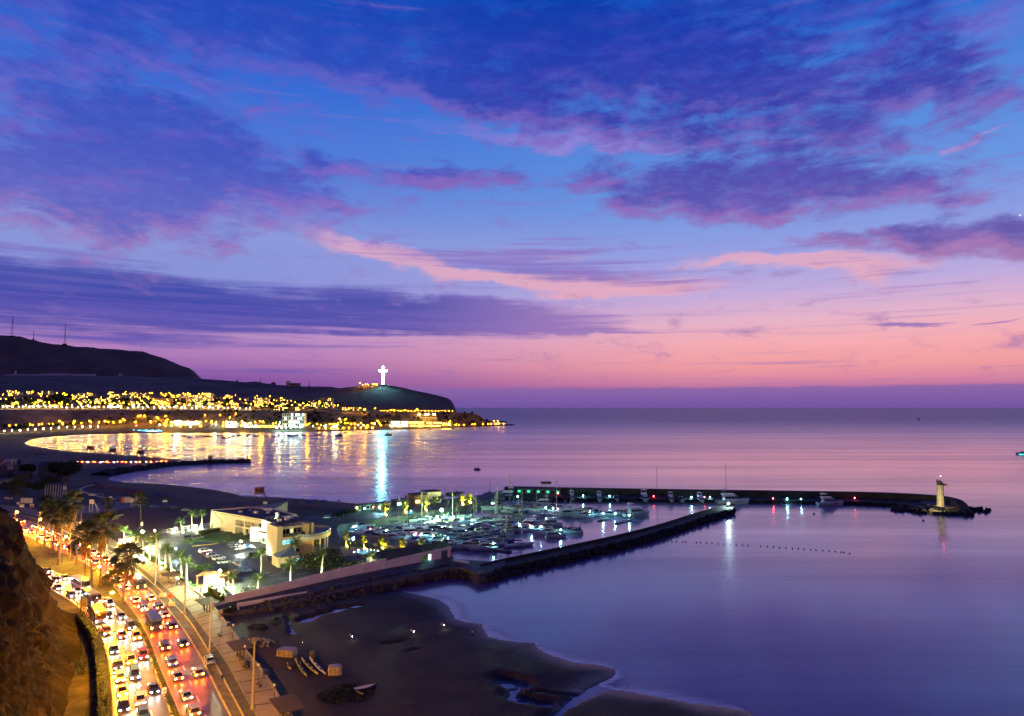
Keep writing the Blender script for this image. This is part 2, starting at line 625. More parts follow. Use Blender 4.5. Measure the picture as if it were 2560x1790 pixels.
def rail(name, pts, w, z0, z1, m, parent=None, kind=None, closed=False):
 """extruded kerb or wall of width w along a point list"""
 mb = MB()
 n = len(pts)
 vs = []
 for i in range(n):
  a = pts[max(i - 1, 0)]; b = pts[min(i + 1, n - 1)]
  d = Vector((b.x - a.x, b.y - a.y, 0)).normalized()
  nn = Vector((-d.y, d.x, 0)) * w / 2
  za = z0[i] if hasattr(z0, '__len__') else z0
  zb = z1[i] if hasattr(z1, '__len__') else z1
  p = pts[i]
  vs += [(p.x - nn.x, p.y - nn.y, za), (p.x + nn.x, p.y + nn.y, za), (p.x + nn.x, p.y + nn.y, zb), (p.x - nn.x, p.y - nn.y, zb)]
 fs = []
 for i in range(n - 1):
  o = i * 4
  for k in range(4):
   k2 = (k + 1) % 4
   fs.append((o + k, o + 4 + k, o + 4 + k2, o + k2))
 fs += [(0, 1, 2, 3), tuple((n - 1) * 4 + k for k in (3, 2, 1, 0))]
 mb.add(vs, fs)
 ob = mb.build(name, m, parent)
 bm = bmesh.new(); bm.from_mesh(ob.data); bmesh.ops.recalc_face_normals(bm, faces=bm.faces); bm.to_mesh(ob.data); bm.free()
 if kind: ob['kind'] = kind
 return ob
# ================================================================== SEA
def water_material():
 m = bpy.data.materials.new('sea_water')
 m.use_nodes = True
 t = NT(m.node_tree)
 p = t.n['Principled BSDF']
 p.inputs['Base Color'].default_value = (0.125, 0.060, 0.205, 1)
 p.inputs['IOR'].default_value = 1.55
 p.inputs['Specular IOR Level'].default_value = 0.5
 p.inputs['Coat IOR'].default_value = 1.40
 t_c = p.inputs['Coat Roughness']
 geo = t.n.new('ShaderNodeNewGeometry')
 pos = geo.outputs['Position']
 s1 = t.noise(t.mapping(pos, rot=(0, 0, 0.03), scale=(0.0016, 0.03, 1)), 1.0, 6.0, 0.62)
 s2 = t.noise(t.mapping(pos, rot=(0, 0, -0.05), scale=(0.010, 0.16, 1)), 1.0, 5.0, 0.6)
 s3 = t.noise(t.mapping(pos, rot=(0, 0, 0.5), scale=(0.010, 0.03, 1)), 1.0, 4.0, 0.55)
 _, py_, _ = t.sep(pos)
 far = t.sstep(py_, 500.0, 3500.0, 0.0, 0.12)
 r = t.math('ADD', far, t.math('MULTIPLY_ADD', s1, 0.14, t.math('MULTIPLY_ADD', s3, 0.10, 0.15)))
 t.link(t.sstep(py_, 900.0, 6000.0, 0.5, 0.30), p.inputs['Specular IOR Level'])
 t.link(t.math('MULTIPLY_ADD', s1, 0.08, t.sstep(py_, 350.0, 3000.0, 0.07, 0.50)), t_c)
 band = t.noise(t.mapping(pos, loc=(40, 11, 0), rot=(0, 0, -0.02), scale=(0.0008, 0.012, 1)), 1.0, 6.0, 0.68)
 t.link(t.math('MULTIPLY', t.sstep(band, 0.38, 0.62, 0.45, 1.0), t.sstep(py_, 500.0, 5000.0, 1.0, 0.45)), p.inputs['Coat Weight'])
 t.link(r, p.inputs['Roughness'])
 b = t.n.new('ShaderNodeBump')
 b.inputs['Strength'].default_value = 0.2
 b.inputs['Distance'].default_value = 1.0
 t.link(t.math('MULTIPLY_ADD', t.math('MULTIPLY', s1, t.sstep(py_, 150.0, 700.0, 0.25, 1.0)), 2.0, t.math('MULTIPLY', s2, t.sstep(py_, 200.0, 900.0, 0.0, 0.2))), b.inputs['Height'])
 t.link(b.outputs[0], p.inputs['Normal'])
 return m
M_WATER = water_material()
def build_sea():
 ys = [20, 100, 200, 300, 450, 700, 1100, 1800, 3000, 6000, 12000, 25000, 60000, 160000]
 xs = [-160000, -40000, -10000, -4000, -1500, -600, -200, 0, 200, 600, 1500, 4000, 10000, 40000, 160000]
 X, Y = np.meshgrid(np.array(xs, float), np.array(ys, float))
 o = grid_mesh('sea', X, Y, np.zeros_like(X), M_WATER)
 o['kind'] = 'structure'
build_sea()

# ================================================================== materials of the place
def sand_material():
 m = bpy.data.materials.new('wet_dark_sand'); m.use_nodes = True
 t = NT(m.node_tree); p = t.n['Principled BSDF']
 geo = t.n.new('ShaderNodeNewGeometry'); pos = geo.outputs['Position']
 _, _, z = t.sep(pos)
 n1 = t.noise(pos, 0.09, 6.0, 0.62); n2 = t.noise(pos, 1.1, 5.0, 0.65); n3 = t.noise(t.mapping(pos, rot=(0, 0, 0.6), scale=(0.25, 1.6, 1)), 1.0, 4.0, 0.6)
 c = t.mix(t.sstep(n1, 0.35, 0.68), (0.060, 0.034, 0.024, 1), (0.026, 0.016, 0.012, 1))
 c = t.mix(t.sstep(n2, 0.50, 0.72, 0.0, 0.65), c, (0.012, 0.008, 0.006, 1))
 wet = t.sstep(t.math('MULTIPLY_ADD', n1, 0.7, z), 1.25, 0.45)
 c = t.mix(t.math('MULTIPLY', wet, 0.6), c, (0.018, 0.012, 0.012, 1))
 t.link(c, p.inputs['Base Color'])
 t.link(t.math('MULTIPLY_ADD', wet, -0.50, 0.85), p.inputs['Roughness'])
 b = t.n.new('ShaderNodeBump'); b.inputs['Strength'].default_value = 0.7; b.inputs['Distance'].default_value = 0.22
 t.link(t.math('MULTIPLY_ADD', n3, t.math('SUBTRACT', 1.0, wet), n2), b.inputs['Height']); t.link(b.outputs[0], p.inputs['Normal'])
 return m
M_SAND = sand_material()
M_SANDB = mat('grey_beach_sand', (0.105, 0.062, 0.045), 0.85, var=0.2, vscale=0.03, bump=0.4, bscale=0.4)
M_ASPH = mat('asphalt', (0.16, 0.145, 0.12), 0.42, var=0.16, vscale=0.25, bump=0.12, bscale=6.0)
M_ASPHD = mat('dark_asphalt', (0.055, 0.055, 0.05), 0.5, var=0.25, vscale=0.2, bump=0.1, bscale=5.0)
M_PAVE = mat('promenade_concrete', (0.40, 0.31, 0.19), 0.8, var=0.12, vscale=0.5, bump=0.1, bscale=3)
M_PAVE2 = mat('worn_paving', (0.19, 0.16, 0.11), 0.85, var=0.2, vscale=0.6, bump=0.1, bscale=3)
M_CYC = mat('cycle_path_surface', (0.13, 0.105, 0.075), 0.9, var=0.15, vscale=0.4)
M_KERB = mat('kerb_paint', (0.62, 0.50, 0.16), 0.7, var=0.15, vscale=0.8)
M_KERBG = mat('kerb_concrete', (0.36, 0.33, 0.27), 0.8, var=0.15, vscale=0.8)
M_LINE = mat('road_paint', (0.72, 0.70, 0.60), 0.6, var=0.12, vscale=1.5)
M_GRASS = mat('dry_grass', (0.10, 0.095, 0.03), 0.95, var=0.3, vscale=0.35, bump=0.8, bscale=3.0, color2=(0.05, 0.062, 0.018))
M_LAWN = mat('green_lawn', (0.05, 0.11, 0.02), 0.95, var=0.3, vscale=0.5, bump=0.8, bscale=4.0, color2=(0.03, 0.07, 0.015))
M_DIRT = mat('dirt', (0.085, 0.058, 0.032), 0.95, var=0.35, vscale=0.25, bump=0.9, bscale=1.6)
M_QUAY = mat('quay_concrete', (0.12, 0.11, 0.105), 0.8, var=0.25, vscale=0.2, bump=0.2, bscale=2)
M_ROCK = mat('boulder', (0.095, 0.078, 0.055), 0.9, var=0.35, vscale=0.5, bump=0.8, bscale=2.0)
M_ROCKD = mat('dark_boulder', (0.028, 0.024, 0.022), 0.85, var=0.3, vscale=0.3, bump=0.8, bscale=1.5)
M_WHITE = mat('white_render', (0.72, 0.70, 0.66), 0.75, var=0.05, vscale=0.3)
M_BEIGE = mat('beige_render', (0.50, 0.37, 0.22), 0.8, var=0.07, vscale=0.3)

# ================================================================== GROUND
SHORE_NEAR = [(1990, 1850), (1860, 1776), (1790, 1766), (1718, 1757), (1640, 1742), (1552, 1727), (1490, 1728), (1462, 1728), (1490, 1712), (1535, 1692), (1541, 1675),
              (1500, 1664), (1431, 1656), (1380, 1640), (1343, 1622), (1337, 1608), (1300, 1605), (1250, 1600), (1219, 1592), (1209, 1575), (1206, 1561), (1170, 1556), (1138, 1548),
              (1128, 1530), (1120, 1515), (1093, 1498), (1045, 1487), (992, 1478), (940, 1474), (890, 1470)]
SHORE_FAR = [(1262, 1228), (1177, 1244), (1100, 1252), (1010, 1258), (950, 1264), (880, 1258), (799, 1250), (740, 1246), (690, 1243), (640, 1242), (603, 1240), (580, 1233), (545, 1226),
             (500, 1220), (450, 1214), (400, 1210), (349, 1208), (300, 1205), (270, 1200), (274, 1190), (300, 1184), (330, 1179), (360, 1172), (400, 1164), (440, 1156), (452, 1150), (400, 1144), (330, 1139), (270, 1134),
             (213, 1131), (170, 1128), (146, 1125), (100, 1118), (72, 1113), (62, 1108), (72, 1101), (100, 1094), (195, 1086), (300, 1083)]
PUDDLES = [([(756, 1572), (775, 1558), (810, 1548), (850, 1538)], 2.3, 1.30), ([(835, 1534), (880, 1530), (895, 1524)], 2.3, 1.05), ([(718, 1560), (728, 1590), (735, 1605)], 0.9, 1.75),
           ([(960, 1625), (1003, 1618)], 0.8, 0.85), ([(1018, 1647), (1044, 1638)], 0.8, 0.80), ([(1025, 1613), (1042, 1611)], 0.8, 0.75)]
def z_near(X, Y):
 poly = [G(a, b, 0) for a, b in SHORE_NEAR] + [Vector((-40, 260, 0)), Vector((-300, 260, 0)), Vector((-300, 60, 0)), Vector((90, 60, 0))]
 sd = poly_sd(X, Y, poly)
 z = np.where(sd > 0, np.minimum(2.9, 0.10 + 2.9 * (1 - np.exp(-sd / 30.0))), np.maximum(-2.5, sd * 0.12))
 z = z + (fbm(X * 0.10, Y * 0.10, 4, 3) - 0.5) * 0.55 * np.clip(sd / 10, 0, 1) * np.clip((60 - sd) / 30, 0.15, 1)
 def carve(z, pts, w, depth):
  d = line_d(X, Y, GX(pts, 0))
  wn_ = w * (0.55 + 0.9 * vnoise(X * 0.35, Y * 0.35, 9))
  k = np.clip((wn_ - d) / (w * 0.5), 0, 1)
  k = k * k * (3 - 2 * k)
  return z * (1 - k) + depth * k
 z = carve(z, [(1500, 1722), (1462, 1742), (1430, 1762), (1390, 1790), (1360, 1820)], 1.7, -0.12)
 z = carve(z, [(1460, 1744), (1400, 1742), (1340, 1738), (1290, 1722)], 0.7, -0.1)
 z = carve(z, [(1262, 1716), (1290, 1726)], 4.0, -0.05 + (vnoise(X * 0.7, Y * 0.7, 4) > 0.70) * 0.3)
 z = carve(z, [(1275, 1752), (1330, 1760), (1370, 1766)], 3.2, -0.04 + (vnoise(X * 0.8, Y * 0.8, 5) > 0.62) * 0.3)
 for pts, w, lv in PUDDLES:
  z = carve(z, pts, w, lv - 0.16)
 return z, sd
def build_beach_near():
 xs = np.arange(-75, 105, 0.9)
 ys = np.arange(104, 245, 0.9)
 X, Y = np.meshgrid(xs, ys)
 Z, sd = z_near(X, Y)
 o = grid_mesh('beach', X, Y, Z, M_SAND, mask=(Z > -1.2))
 o['kind'] = 'structure'
build_beach_near()
for pts, w, lv in PUDDLES:
 c = GX(pts, lv); x0 = min(p.x for p in c) - w * 1.6; x1 = max(p.x for p in c) + w * 1.6; y0 = min(p.y for p in c) - w * 1.6; y1 = max(p.y for p in c) + w * 1.6
 mb = MB(); mb.add([(x0, y0, lv), (x1, y0, lv), (x1, y1, lv), (x0, y1, lv)], [(0, 1, 2, 3)])
 X_, Y_ = np.meshgrid(np.arange(x0, x1, 0.45), np.arange(y0, y1, 0.45))
 o = grid_mesh('puddle', X_, Y_, np.full_like(X_, lv), M_WATER, mask=(line_d(X_, Y_, c) < w * 1.5)); o['kind'] = 'structure'

FAR_POLY = [G(a, b, 0) for a, b in SHORE_FAR] + [Vector((-900, 1600, 0)), Vector((-1600, 1300, 0)), Vector((-1400, 60, 0)), Vector((-60, 60, 0)), Vector((-60, 240, 0)),
   G(860, 1400, 0), G(835, 1340, 0), G(840, 1310, 0), G(1009, 1287, 0), G(1177, 1262, 0), G(1262, 1242, 0)]
def build_beach_far():
 xs = np.concatenate([np.arange(-1500, -400, 12.0), np.arange(-400, 40, 4.0)])
 ys = np.concatenate([np.arange(60, 700, 4.0), np.arange(700, 1640, 9.0)])
 X, Y = np.meshgrid(xs, ys)
 sd = poly_sd(X, Y, FAR_POLY)
 Z = np.where(sd > 0, np.minimum(2.9, 0.1 + sd * 0.07), np.maximum(-2.5, sd * 0.12))
 Z = Z + (fbm(X * 0.03, Y * 0.03, 4, 5) - 0.5) * 0.8 * np.clip(sd / 25, 0, 1) * (Z < 2.8)
 near = (X > -73) & (Y < 240) & (Y > 106)
 Z = np.where(near, -2.4, Z)
 o = grid_mesh('beach_far_side', X, Y, Z, M_SANDB, mask=(Z > -1.2))
 o['kind'] = 'structure'
 return o
build_beach_far()

def foam_material():
 m = bpy.data.materials.new('foam_film')
 m.use_nodes = True
 t = NT(m.node_tree)
 p = t.n['Principled BSDF']
 p.inputs['Base Color'].default_value = (0.80, 0.82, 0.86, 1)
 p.inputs['Roughness'].default_value = 0.25
 uv = t.n.new('ShaderNodeUVMap')
 u, v, _ = t.sep(uv.outputs[0])
 geo = t.n.new('ShaderNodeNewGeometry')
 nz = t.noise(t.mapping(geo.outputs['Position'], rot=(0, 0, 0.9), scale=(0.07, 0.5, 1)), 1.0, 6.0, 0.65)
 edge = t.math('MULTIPLY', t.sstep(v, 0.0, 0.06), t.sstep(v, 1.0, 0.15))
 a = t.math('MULTIPLY', edge, t.sstep(nz, 0.05, 0.60))
 p.inputs['Alpha'].default_value = 1.0
 t.link(t.math('MULTIPLY', a, 0.95), p.inputs['Alpha'])
 return m
def build_foam():
 m = foam_material()
 def sheet_along(pts, width, name):
  c = crv(GX(pts, 0.03), 90)
  mb = MB()
  K = 6
  vs, uv = [], []
  for i, p in enumerate(c):
   a = c[max(i - 1, 0)]; b = c[min(i + 1, len(c) - 1)]
   d = (b - a).normalized()
   nn = Vector((-d.y, d.x, 0))
   w = width(i / 89.0)
   for k in range(K + 1):
    s_ = k / K
    q = p + nn * (-0.5 + w * s_)
    vs.append((q.x, q.y, 0.035))
    uv.append((i / 89.0, s_))
  fs = [(i * (K + 1) + k, i * (K + 1) + k + 1, (i + 1) * (K + 1) + k + 1, (i + 1) * (K + 1) + k) for i in range(89) for k in range(K)]
  mb.add(vs, fs)
  o = mb.build(name, m)
  ul = o.data.uv_layers.new(name='UVMap')
  for lp in o.data.loops:
   ul.data[lp.index].uv = uv[lp.vertex_index]
  o['kind'] = 'stuff'
  o['label'] = 'thin foam washing up along the edge of the dark beach'
  return o
 sheet_along([(1004, 1480), (1045, 1487), (1093, 1498), (1120, 1515), (1130, 1532), (1140, 1548), (1170, 1556), (1206, 1561)], lambda u: 2.5 + 4.5 * math.sin(PI * u), 'swash_foam')
 sheet_along([(1206, 1560), (1216, 1588), (1250, 1600), (1300, 1605), (1337, 1607)], lambda u: 1.0 + 7.5 * math.sin(PI * min(1, u * 1.1)) ** 0.7, 'swash_foam')
 sheet_along([(1340, 1606), (1346, 1622), (1380, 1640), (1431, 1656), (1500, 1664), (1541, 1674)], lambda u: 1.5 + 6.0 * math.sin(PI * u) ** 0.7, 'swash_foam')
 sheet_along([(1541, 1674), (1536, 1692), (1500, 1712), (1552, 1727), (1640, 1742), (1718, 1757), (1790, 1766), (1860, 1776)], lambda u: 1.5 + 6.5 * math.sin(PI * u) ** 0.7, 'swash_foam')
build_foam()

# ================================================================== CLIFF in the foreground, left
def rock_material():
 m = bpy.data.materials.new('conglomerate_cliff')
 m.use_nodes = True
 t = NT(m.node_tree)
 p = t.n['Principled BSDF']
 p.inputs['Roughness'].default_value = 1.0
 p.inputs['Specular IOR Level'].default_value = 0.1
 geo = t.n.new('ShaderNodeNewGeometry')
 pos = geo.outputs['Position']
 n1 = t.noise(t.mapping(pos, scale=(0.10, 0.10, 0.04)), 1.0, 7.0, 0.65)
 n2 = t.noise(pos, 1.3, 6.0, 0.7)
 n3 = t.noise(t.mapping(pos, scale=(0.8, 0.8, 0.12)), 1.0, 6.0, 0.6)
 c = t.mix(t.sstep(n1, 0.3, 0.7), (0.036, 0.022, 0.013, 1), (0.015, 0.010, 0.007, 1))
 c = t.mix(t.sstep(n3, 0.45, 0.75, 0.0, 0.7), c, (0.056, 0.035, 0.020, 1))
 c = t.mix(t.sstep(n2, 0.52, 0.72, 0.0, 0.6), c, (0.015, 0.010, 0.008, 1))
 t.link(c, p.inputs['Base Color'])
 b = t.n.new('ShaderNodeBump')
 b.inputs['Strength'].default_value = 1.0
 b.inputs['Distance'].default_value = 0.5
 t.link(t.math('ADD', t.math('MULTIPLY', n2, 0.7), t.math('MULTIPLY', n3, 1.2)), b.inputs['Height'])
 t.link(b.outputs[0], p.inputs['Normal'])
 return m
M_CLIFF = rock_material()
def build_cliff():
 base = [(-58, 70), (-68, 98), (-77, 116), (-84, 127), (-90, 136), (-95, 146), (-99, 155), (-102, 160), (-106, 168), (-109, 175), (-113, 181), (-121, 186), (-134, 190), (-152, 196), (-172, 208), (-200, 225)]
 N_ = 560
 c = crv([Vector((x, y, 0)) for x, y in base], N_)
 nh = 230
 S, T = np.meshgrid(np.arange(N_), np.linspace(0, 1, nh))
 bx = np.array([p.x for p in c]); by = np.array([p.y for p in c])
 tx = np.gradient(bx); ty = np.gradient(by)
 L = np.hypot(tx, ty); nx, ny = -ty / L, tx / L          # pointing away from the road
 sl = np.cumsum(L)
 H = 56.0
 h = T * H
 s_ = sl[S]
 rib = (fbm(s_ * 0.085, h * 0.012, 4, 21) - 0.5) * 6.5
 rib2 = (np.abs(fbm(s_ * 0.22, h * 0.03, 4, 31) - 0.5)) * -5.0
 grain = (fbm(s_ * 0.45, h * 0.40, 6, 41) - 0.5) * 3.2 - np.abs(fbm(s_ * 0.8 + h * 0.2, h * 0.5, 4, 47) - 0.5) * 1.8 + np.clip(fbm(h * 0.35, s_ * 0.03, 3, 49) - 0.52, 0, 1) * 4.0
 bench = (fbm(h * 0.07, s_ * 0.012, 3, 51) - 0.5) * 4.0
 lean = np.interp(by[S], [60, 126, 140, 152, 200], [0.08, 0.12, 0.20, 0.26, 0.30])
 back = lean * h + 0.0068 * h * h
 toe = 4.0 * np.exp(-h / 2.2) * (0.5 + fbm(s_ * 0.1, h * 0, 3, 61))
 fade = np.clip(h / 6.0, 0.0, 1)
 sc = 92.0
 cleft = np.exp(-((s_ - sc - (h - 20) * 0.10) / 0.9) ** 2) * 3.2 * np.clip(h / 5, 0.2, 1)
 step = np.where(s_ > sc + (h - 20) * 0.10, 2.8, 0.0) * np.clip(h / 4, 0, 1)
 off = back + (rib + rib2 + grain + bench) * fade - toe + cleft + step
 X = bx[S] + nx[S] * off
 Y = by[S] + ny[S] * off
 Z = 2.4 + h
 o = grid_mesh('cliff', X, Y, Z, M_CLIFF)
 bm = bmesh.new(); bm.from_mesh(o.data); bmesh.ops.recalc_face_normals(bm, faces=bm.faces); bm.to_mesh(o.data); bm.free()
 o['kind'] = 'structure'
 top = [(X[-1, i], Y[-1, i]) for i in range(0, N_, 8)] + [(-420, 240), (-420, 40), (-150, 20)]
 mb = MB(); mb.add([(x, y, 2.4 + H) for x, y in top], [tuple(range(len(top)))])
 q = mb.build('clifftop', M_CLIFF); q['kind'] = 'structure'
build_cliff()

# ================================================================== FAR COAST (bay, cliff, town plateau, hills)
COLX = [-340, 0, 100, 200, 366, 500, 640, 740, 830, 880, 940, 1000, 1060, 1110, 1141, 1152, 1180, 1205, 1222, 1236]
def colv(vals):
 xs = [v[0] for v in vals]; ys = [v[1] for v in vals]
 return lambda x: np.interp(x, xs, ys)
F_SHORE = colv([(-340, 1200), (0, 1250), (100, 1320), (200, 1478), (366, 1572), (700, 1585), (900, 1737), (1000, 1810), (1100, 1930), (1200, 2090), (1240, 2160)])
F_ROAD_D = colv([(-340, 1260), (0, 1312), (100, 1420), (200, 1560), (366, 1635), (700, 1660), (900, 1800), (1000, 1860), (1100, 1965), (1200, 2120), (1240, 2170)])
F_ROAD_Z = colv([(-340, 7), (0, 8), (200, 10), (700, 8), (1000, 5), (1141, 4), (1205, 3), (1236, -1)])
F_CB_D = colv([(-340, 1450), (0, 1480), (200, 1640), (640, 1720), (900, 1860), (1000, 1920), (1141, 2060), (1205, 2140), (1240, 2180)])
F_CB_Z = colv([(-340, 15), (200, 16), (700, 13), (1000, 9), (1141, 6), (1205, 4), (1236, -1)])
F_CT_D = colv([(-340, 1540), (0, 1570), (200, 1712), (640, 1790), (900, 1935), (1000, 1990), (1141, 2110), (1205, 2160), (1240, 2190)])
F_CT_PY = colv([(-340, 1025), (0, 1025), (500, 1026.5), (700, 1029), (900, 1029.5), (1140, 1030.5), (1165, 1032), (1180, 1033), (1195, 1037), (1205, 1044), (1220, 1055), (1232, 1062), (1240, 1064)])
F_TB_D = colv([(-340, 2100), (0, 2120), (400, 2200), (640, 2220), (830, 2200), (880, 2080), (940, 2060), (1000, 2090), (1141, 2150), (1160, 2170), (1205, 2180), (1240, 2200)])
F_TB_PY = colv([(-340, 984), (0, 984), (300, 985), (500, 988), (640, 994), (760, 1003), (830, 1010), (880, 1024), (940, 1027), (1000, 1028), (1141, 1030.5), (1165, 1032), (1180, 1033.5), (1195, 1038), (1205, 1045), (1220, 1056), (1232, 1063), (1240, 1065)])
F_RG_D = colv([(-340, 2900), (0, 2900), (490, 2850), (700, 2620), (850, 2500), (950, 2340), (1141, 2340), (1165, 2260), (1240, 2260)])
F_RG_PY = colv([(-340, 936), (0, 938), (300, 940), (490, 946), (560, 951), (640, 958), (690, 962), (760, 966), (850, 970), (880, 967), (905, 963), (935, 961), (955, 961), (985, 965), (1010, 970), (1040, 977),
    (1075, 984), (1100, 990), (1118, 995), (1128, 1001), (1134, 1010), (1139, 1022), (1141, 1031), (1165, 1034), (1205, 1050), (1232, 1066), (1240, 1068)])
def zof(py, d):
 r0 = CT + ST * (py - 895) / FPX
 return CAMH + (ST - CT * (py - 895) / FPX) * d / r0
def far_rings(px):
 r = [(F_SHORE(px) - 8, -1.5 + 0 * px), (F_SHORE(px) + 6, 1.2 + 0 * px), (F_ROAD_D(px), F_ROAD_Z(px)), (F_CB_D(px), F_CB_Z(px)),
         (F_CT_D(px), zof(F_CT_PY(px), F_CT_D(px))), (F_TB_D(px), zof(F_TB_PY(px), F_TB_D(px))), (F_RG_D(px), zof(F_RG_PY(px), F_RG_D(px))),
         (F_RG_D(px) + 320, -12.0 + 0 * px)]
 return r
def far_z(px, d):
 rs = [(float(a), float(b)) for a, b in far_rings(np.float64(px))]
 return float(np.interp(d, [a for a, _ in rs], [b for _, b in rs]))
def FX(px, d):
 return (px - 1280) / FPX * d / (CT + ST * (1019 - 895) / FPX)
def far_p(px, d, dz=0.0):
 return Vector((FX(px, d), d, far_z(px, d) + dz))
M_FCLIFF = mat('ochre_sea_cliff', (0.30, 0.20, 0.12), 0.95, var=0.3, vscale=0.02, color2=(0.09, 0.075, 0.06), stretch=(1, 1, 2.0))
M_FHILL = mat('bare_desert_hill', (0.21, 0.115, 0.080), 0.95, var=0.25, vscale=0.006, color2=(0.13, 0.075, 0.055))
M_FSHORE = mat('beach_strip', (0.085, 0.065, 0.05), 0.9, var=0.25, vscale=0.02)
M_FTOWN = mat('town_ground', (0.16, 0.12, 0.07), 0.9, var=0.35, vscale=0.02)
def build_far():
 px = np.unique(np.concatenate([np.linspace(-340, 1240, 300), np.linspace(860, 1240, 160)]))
 R = far_rings(px)
 sub = [2, 4, 5, 14, 12, 18, 6]
 rows_d, rows_z, seg = [], [], []
 for i in range(len(R) - 1):
  for k in range(sub[i]):
   t = k / sub[i]
   tt = t
   if i == 5:
    tt = t ** 0.85
   rows_d.append(R[i][0] * (1 - t) + R[i + 1][0] * t)
   rows_z.append(R[i][1] * (1 - tt) + R[i + 1][1] * tt)
   seg.append(i)
 rows_d.append(R[-1][0]); rows_z.append(R[-1][1]); seg.append(6)
 Dm, Zm = np.array(rows_d), np.array(rows_z)
 PX = np.repeat(px[None, :], len(Dm), 0)
 X = (PX - 1280) / FPX * Dm / (CT + ST * 124 / FPX)
 sg = np.array(seg)[:, None]
 cl = (sg == 3)
 fr = np.clip(1 - np.abs((PX - 1200) * 0) , 0, 1)
 gul = (fbm(X * 0.02, Zm * 0.03, 4, 71) - 0.5) * 60
 Dm2 = Dm + np.where(cl, gul * 0.5, 0)
 Zm2 = Zm + np.where(sg == 5, (fbm(X * 0.008, Dm * 0.008, 5, 81) - 0.5) * 26, 0) * np.clip((1141 - PX) / 60, 0, 1) * np.clip((Zm - 60) / 60, 0, 1)
 Zm2 = Zm2 + np.where(cl, (fbm(X * 0.03, Dm * 0.05, 3, 91) - 0.5) * 5, 0)
 ny, nx = X.shape
 o = grid_mesh('coast_terrain', X, Dm2, Zm2, [M_FSHORE, M_FCLIFF, M_FTOWN, M_FHILL])
 if len(o.data.polygons) == (ny - 1) * (nx - 1):
  mi = np.repeat(np.array([{0: 0, 1: 0, 2: 0, 3: 1, 4: 2, 5: 3, 6: 3}[k] for k in seg[:-1]]), nx - 1)
  o.data.polygons.foreach_set('material_index', mi.astype(np.int32))
 o['kind'] = 'structure'
 sx = [-420, -200, 0, 40, 60, 90, 130, 200, 300, 350, 400, 440, 470, 482, 492, 505, 560]
 sy = [800, 818, 839, 841, 846, 854, 861, 867, 875, 879, 893, 910, 921, 928, 938, 950, 985]
 px = np.linspace(-420, 560, 220)
 top = np.interp(px, sx, sy) + (fbm(px * 0.05, px * 0, 3, 14) - 0.5) * 3
 rows = 24
 PX = np.repeat(px[None, :], rows, 0)
 T = np.linspace(0, 1, rows)[:, None]
 D = 3050 + 650 * T + 0 * PX
 zt = zof(top, 3700)[None, :]
 Z = 40 + (zt - 40) * (T ** 0.8)
 X = (PX - 1280) / FPX * D / (CT + ST * 124 / FPX)
 Z = Z + (fbm(X * 0.006, D * 0.006, 5, 15) - 0.5) * 50 * np.sin(PI * T)
 bk_d = np.array([4300.0])[:, None] + 0 * px[None, :]
 X = np.vstack([X, (px[None, :] - 1280) / FPX * bk_d]); Z = np.vstack([Z, 0 * bk_d]); D = np.vstack([D, bk_d])
 o = grid_mesh('hill', X, D, Z, M_FHILL)
 o['kind'] = 'structure'
build_far()
# ================================================================== ROADS, VERGES, PROMENADE
A_L = [(60, 1440), (120, 1470), (166, 1496), (192, 1514), (219, 1538), (243, 1577), (262, 1619), (275, 1667), (281, 1720), (284, 1760), (286, 1840), (287, 1900)]
A_R = [(90, 1414), (151, 1436), (185, 1452), (219, 1470), (279, 1507), (316, 1541), (347, 1575), (364, 1611), (384, 1667), (406, 1728), (430, 1789), (452, 1845), (475, 1900)]
B_L = [(-60, 1318), (48, 1336), (86, 1350), (122, 1368), (160, 1384), (196, 1400), (227, 1418), (262, 1442), (288, 1470), (303, 1490), (322, 1514), (350, 1552), (372, 1594), (391, 1643), (410, 1690), (436, 1750), (452, 1789), (476, 1845), (500, 1900)]
B_R = [(-60, 1288), (48, 1297), (105, 1316), (160, 1341), (220, 1367), (268, 1392), (323, 1430), (371, 1470), (396, 1495), (430, 1536), (467, 1585), (501, 1640), (535, 1709), (576, 1790), (606, 1850), (632, 1900)]
C_R = [(-60, 1279), (48, 1287), (109, 1305), (170, 1331), (228, 1356), (284, 1384), (340, 1424), (386, 1463), (415, 1490), (442, 1519), (472, 1551), (501, 1594), (530, 1643), (569, 1716), (608, 1789), (640, 1850), (668, 1900)]
D_R = [(-60, 1274), (48, 1281), (112, 1297), (180, 1322), (240, 1348), (300, 1380), (360, 1424), (405, 1462), (442, 1496), (470, 1522), (501, 1562), (535, 1609), (569, 1660), (605, 1723), (642, 1789), (675, 1850), (702, 1900)]
E_R = [(-60, 1262), (48, 1268), (125, 1285), (210, 1312), (262, 1338), (301, 1362), (358, 1394), (420, 1432), (455, 1456), (480, 1473), (520, 1503), (545, 1533), (559, 1551), (591, 1592), (612, 1624), (649, 1670), (673, 1704), (705, 1757), (730, 1795), (765, 1850), (795, 1900)]
Z0 = 2.95
strip('road', A_L, A_R, Z0, M_ASPH)
strip('road', B_L, B_R, Z0, M_ASPH)
strip('shoulder', B_R, C_R, Z0 + 0.004, M_PAVE2)
strip('cycle_path', C_R, D_R, Z0 + 0.012, M_CYC)
strip('promenade', D_R, E_R, Z0 + 0.10, M_PAVE)
strip('median', A_R, B_L, Z0 + 0.10, M_GRASS)
sheet('dirt_verge', [G(*p, Z0 - 0.02) for p in [(60, 1440), (166, 1496), (192, 1514), (219, 1538), (243, 1577), (262, 1619), (275, 1667), (281, 1720), (284, 1760), (287, 1900), (40, 1900), (60, 1700), (90, 1560)]], Z0 - 0.02, M_DIRT)
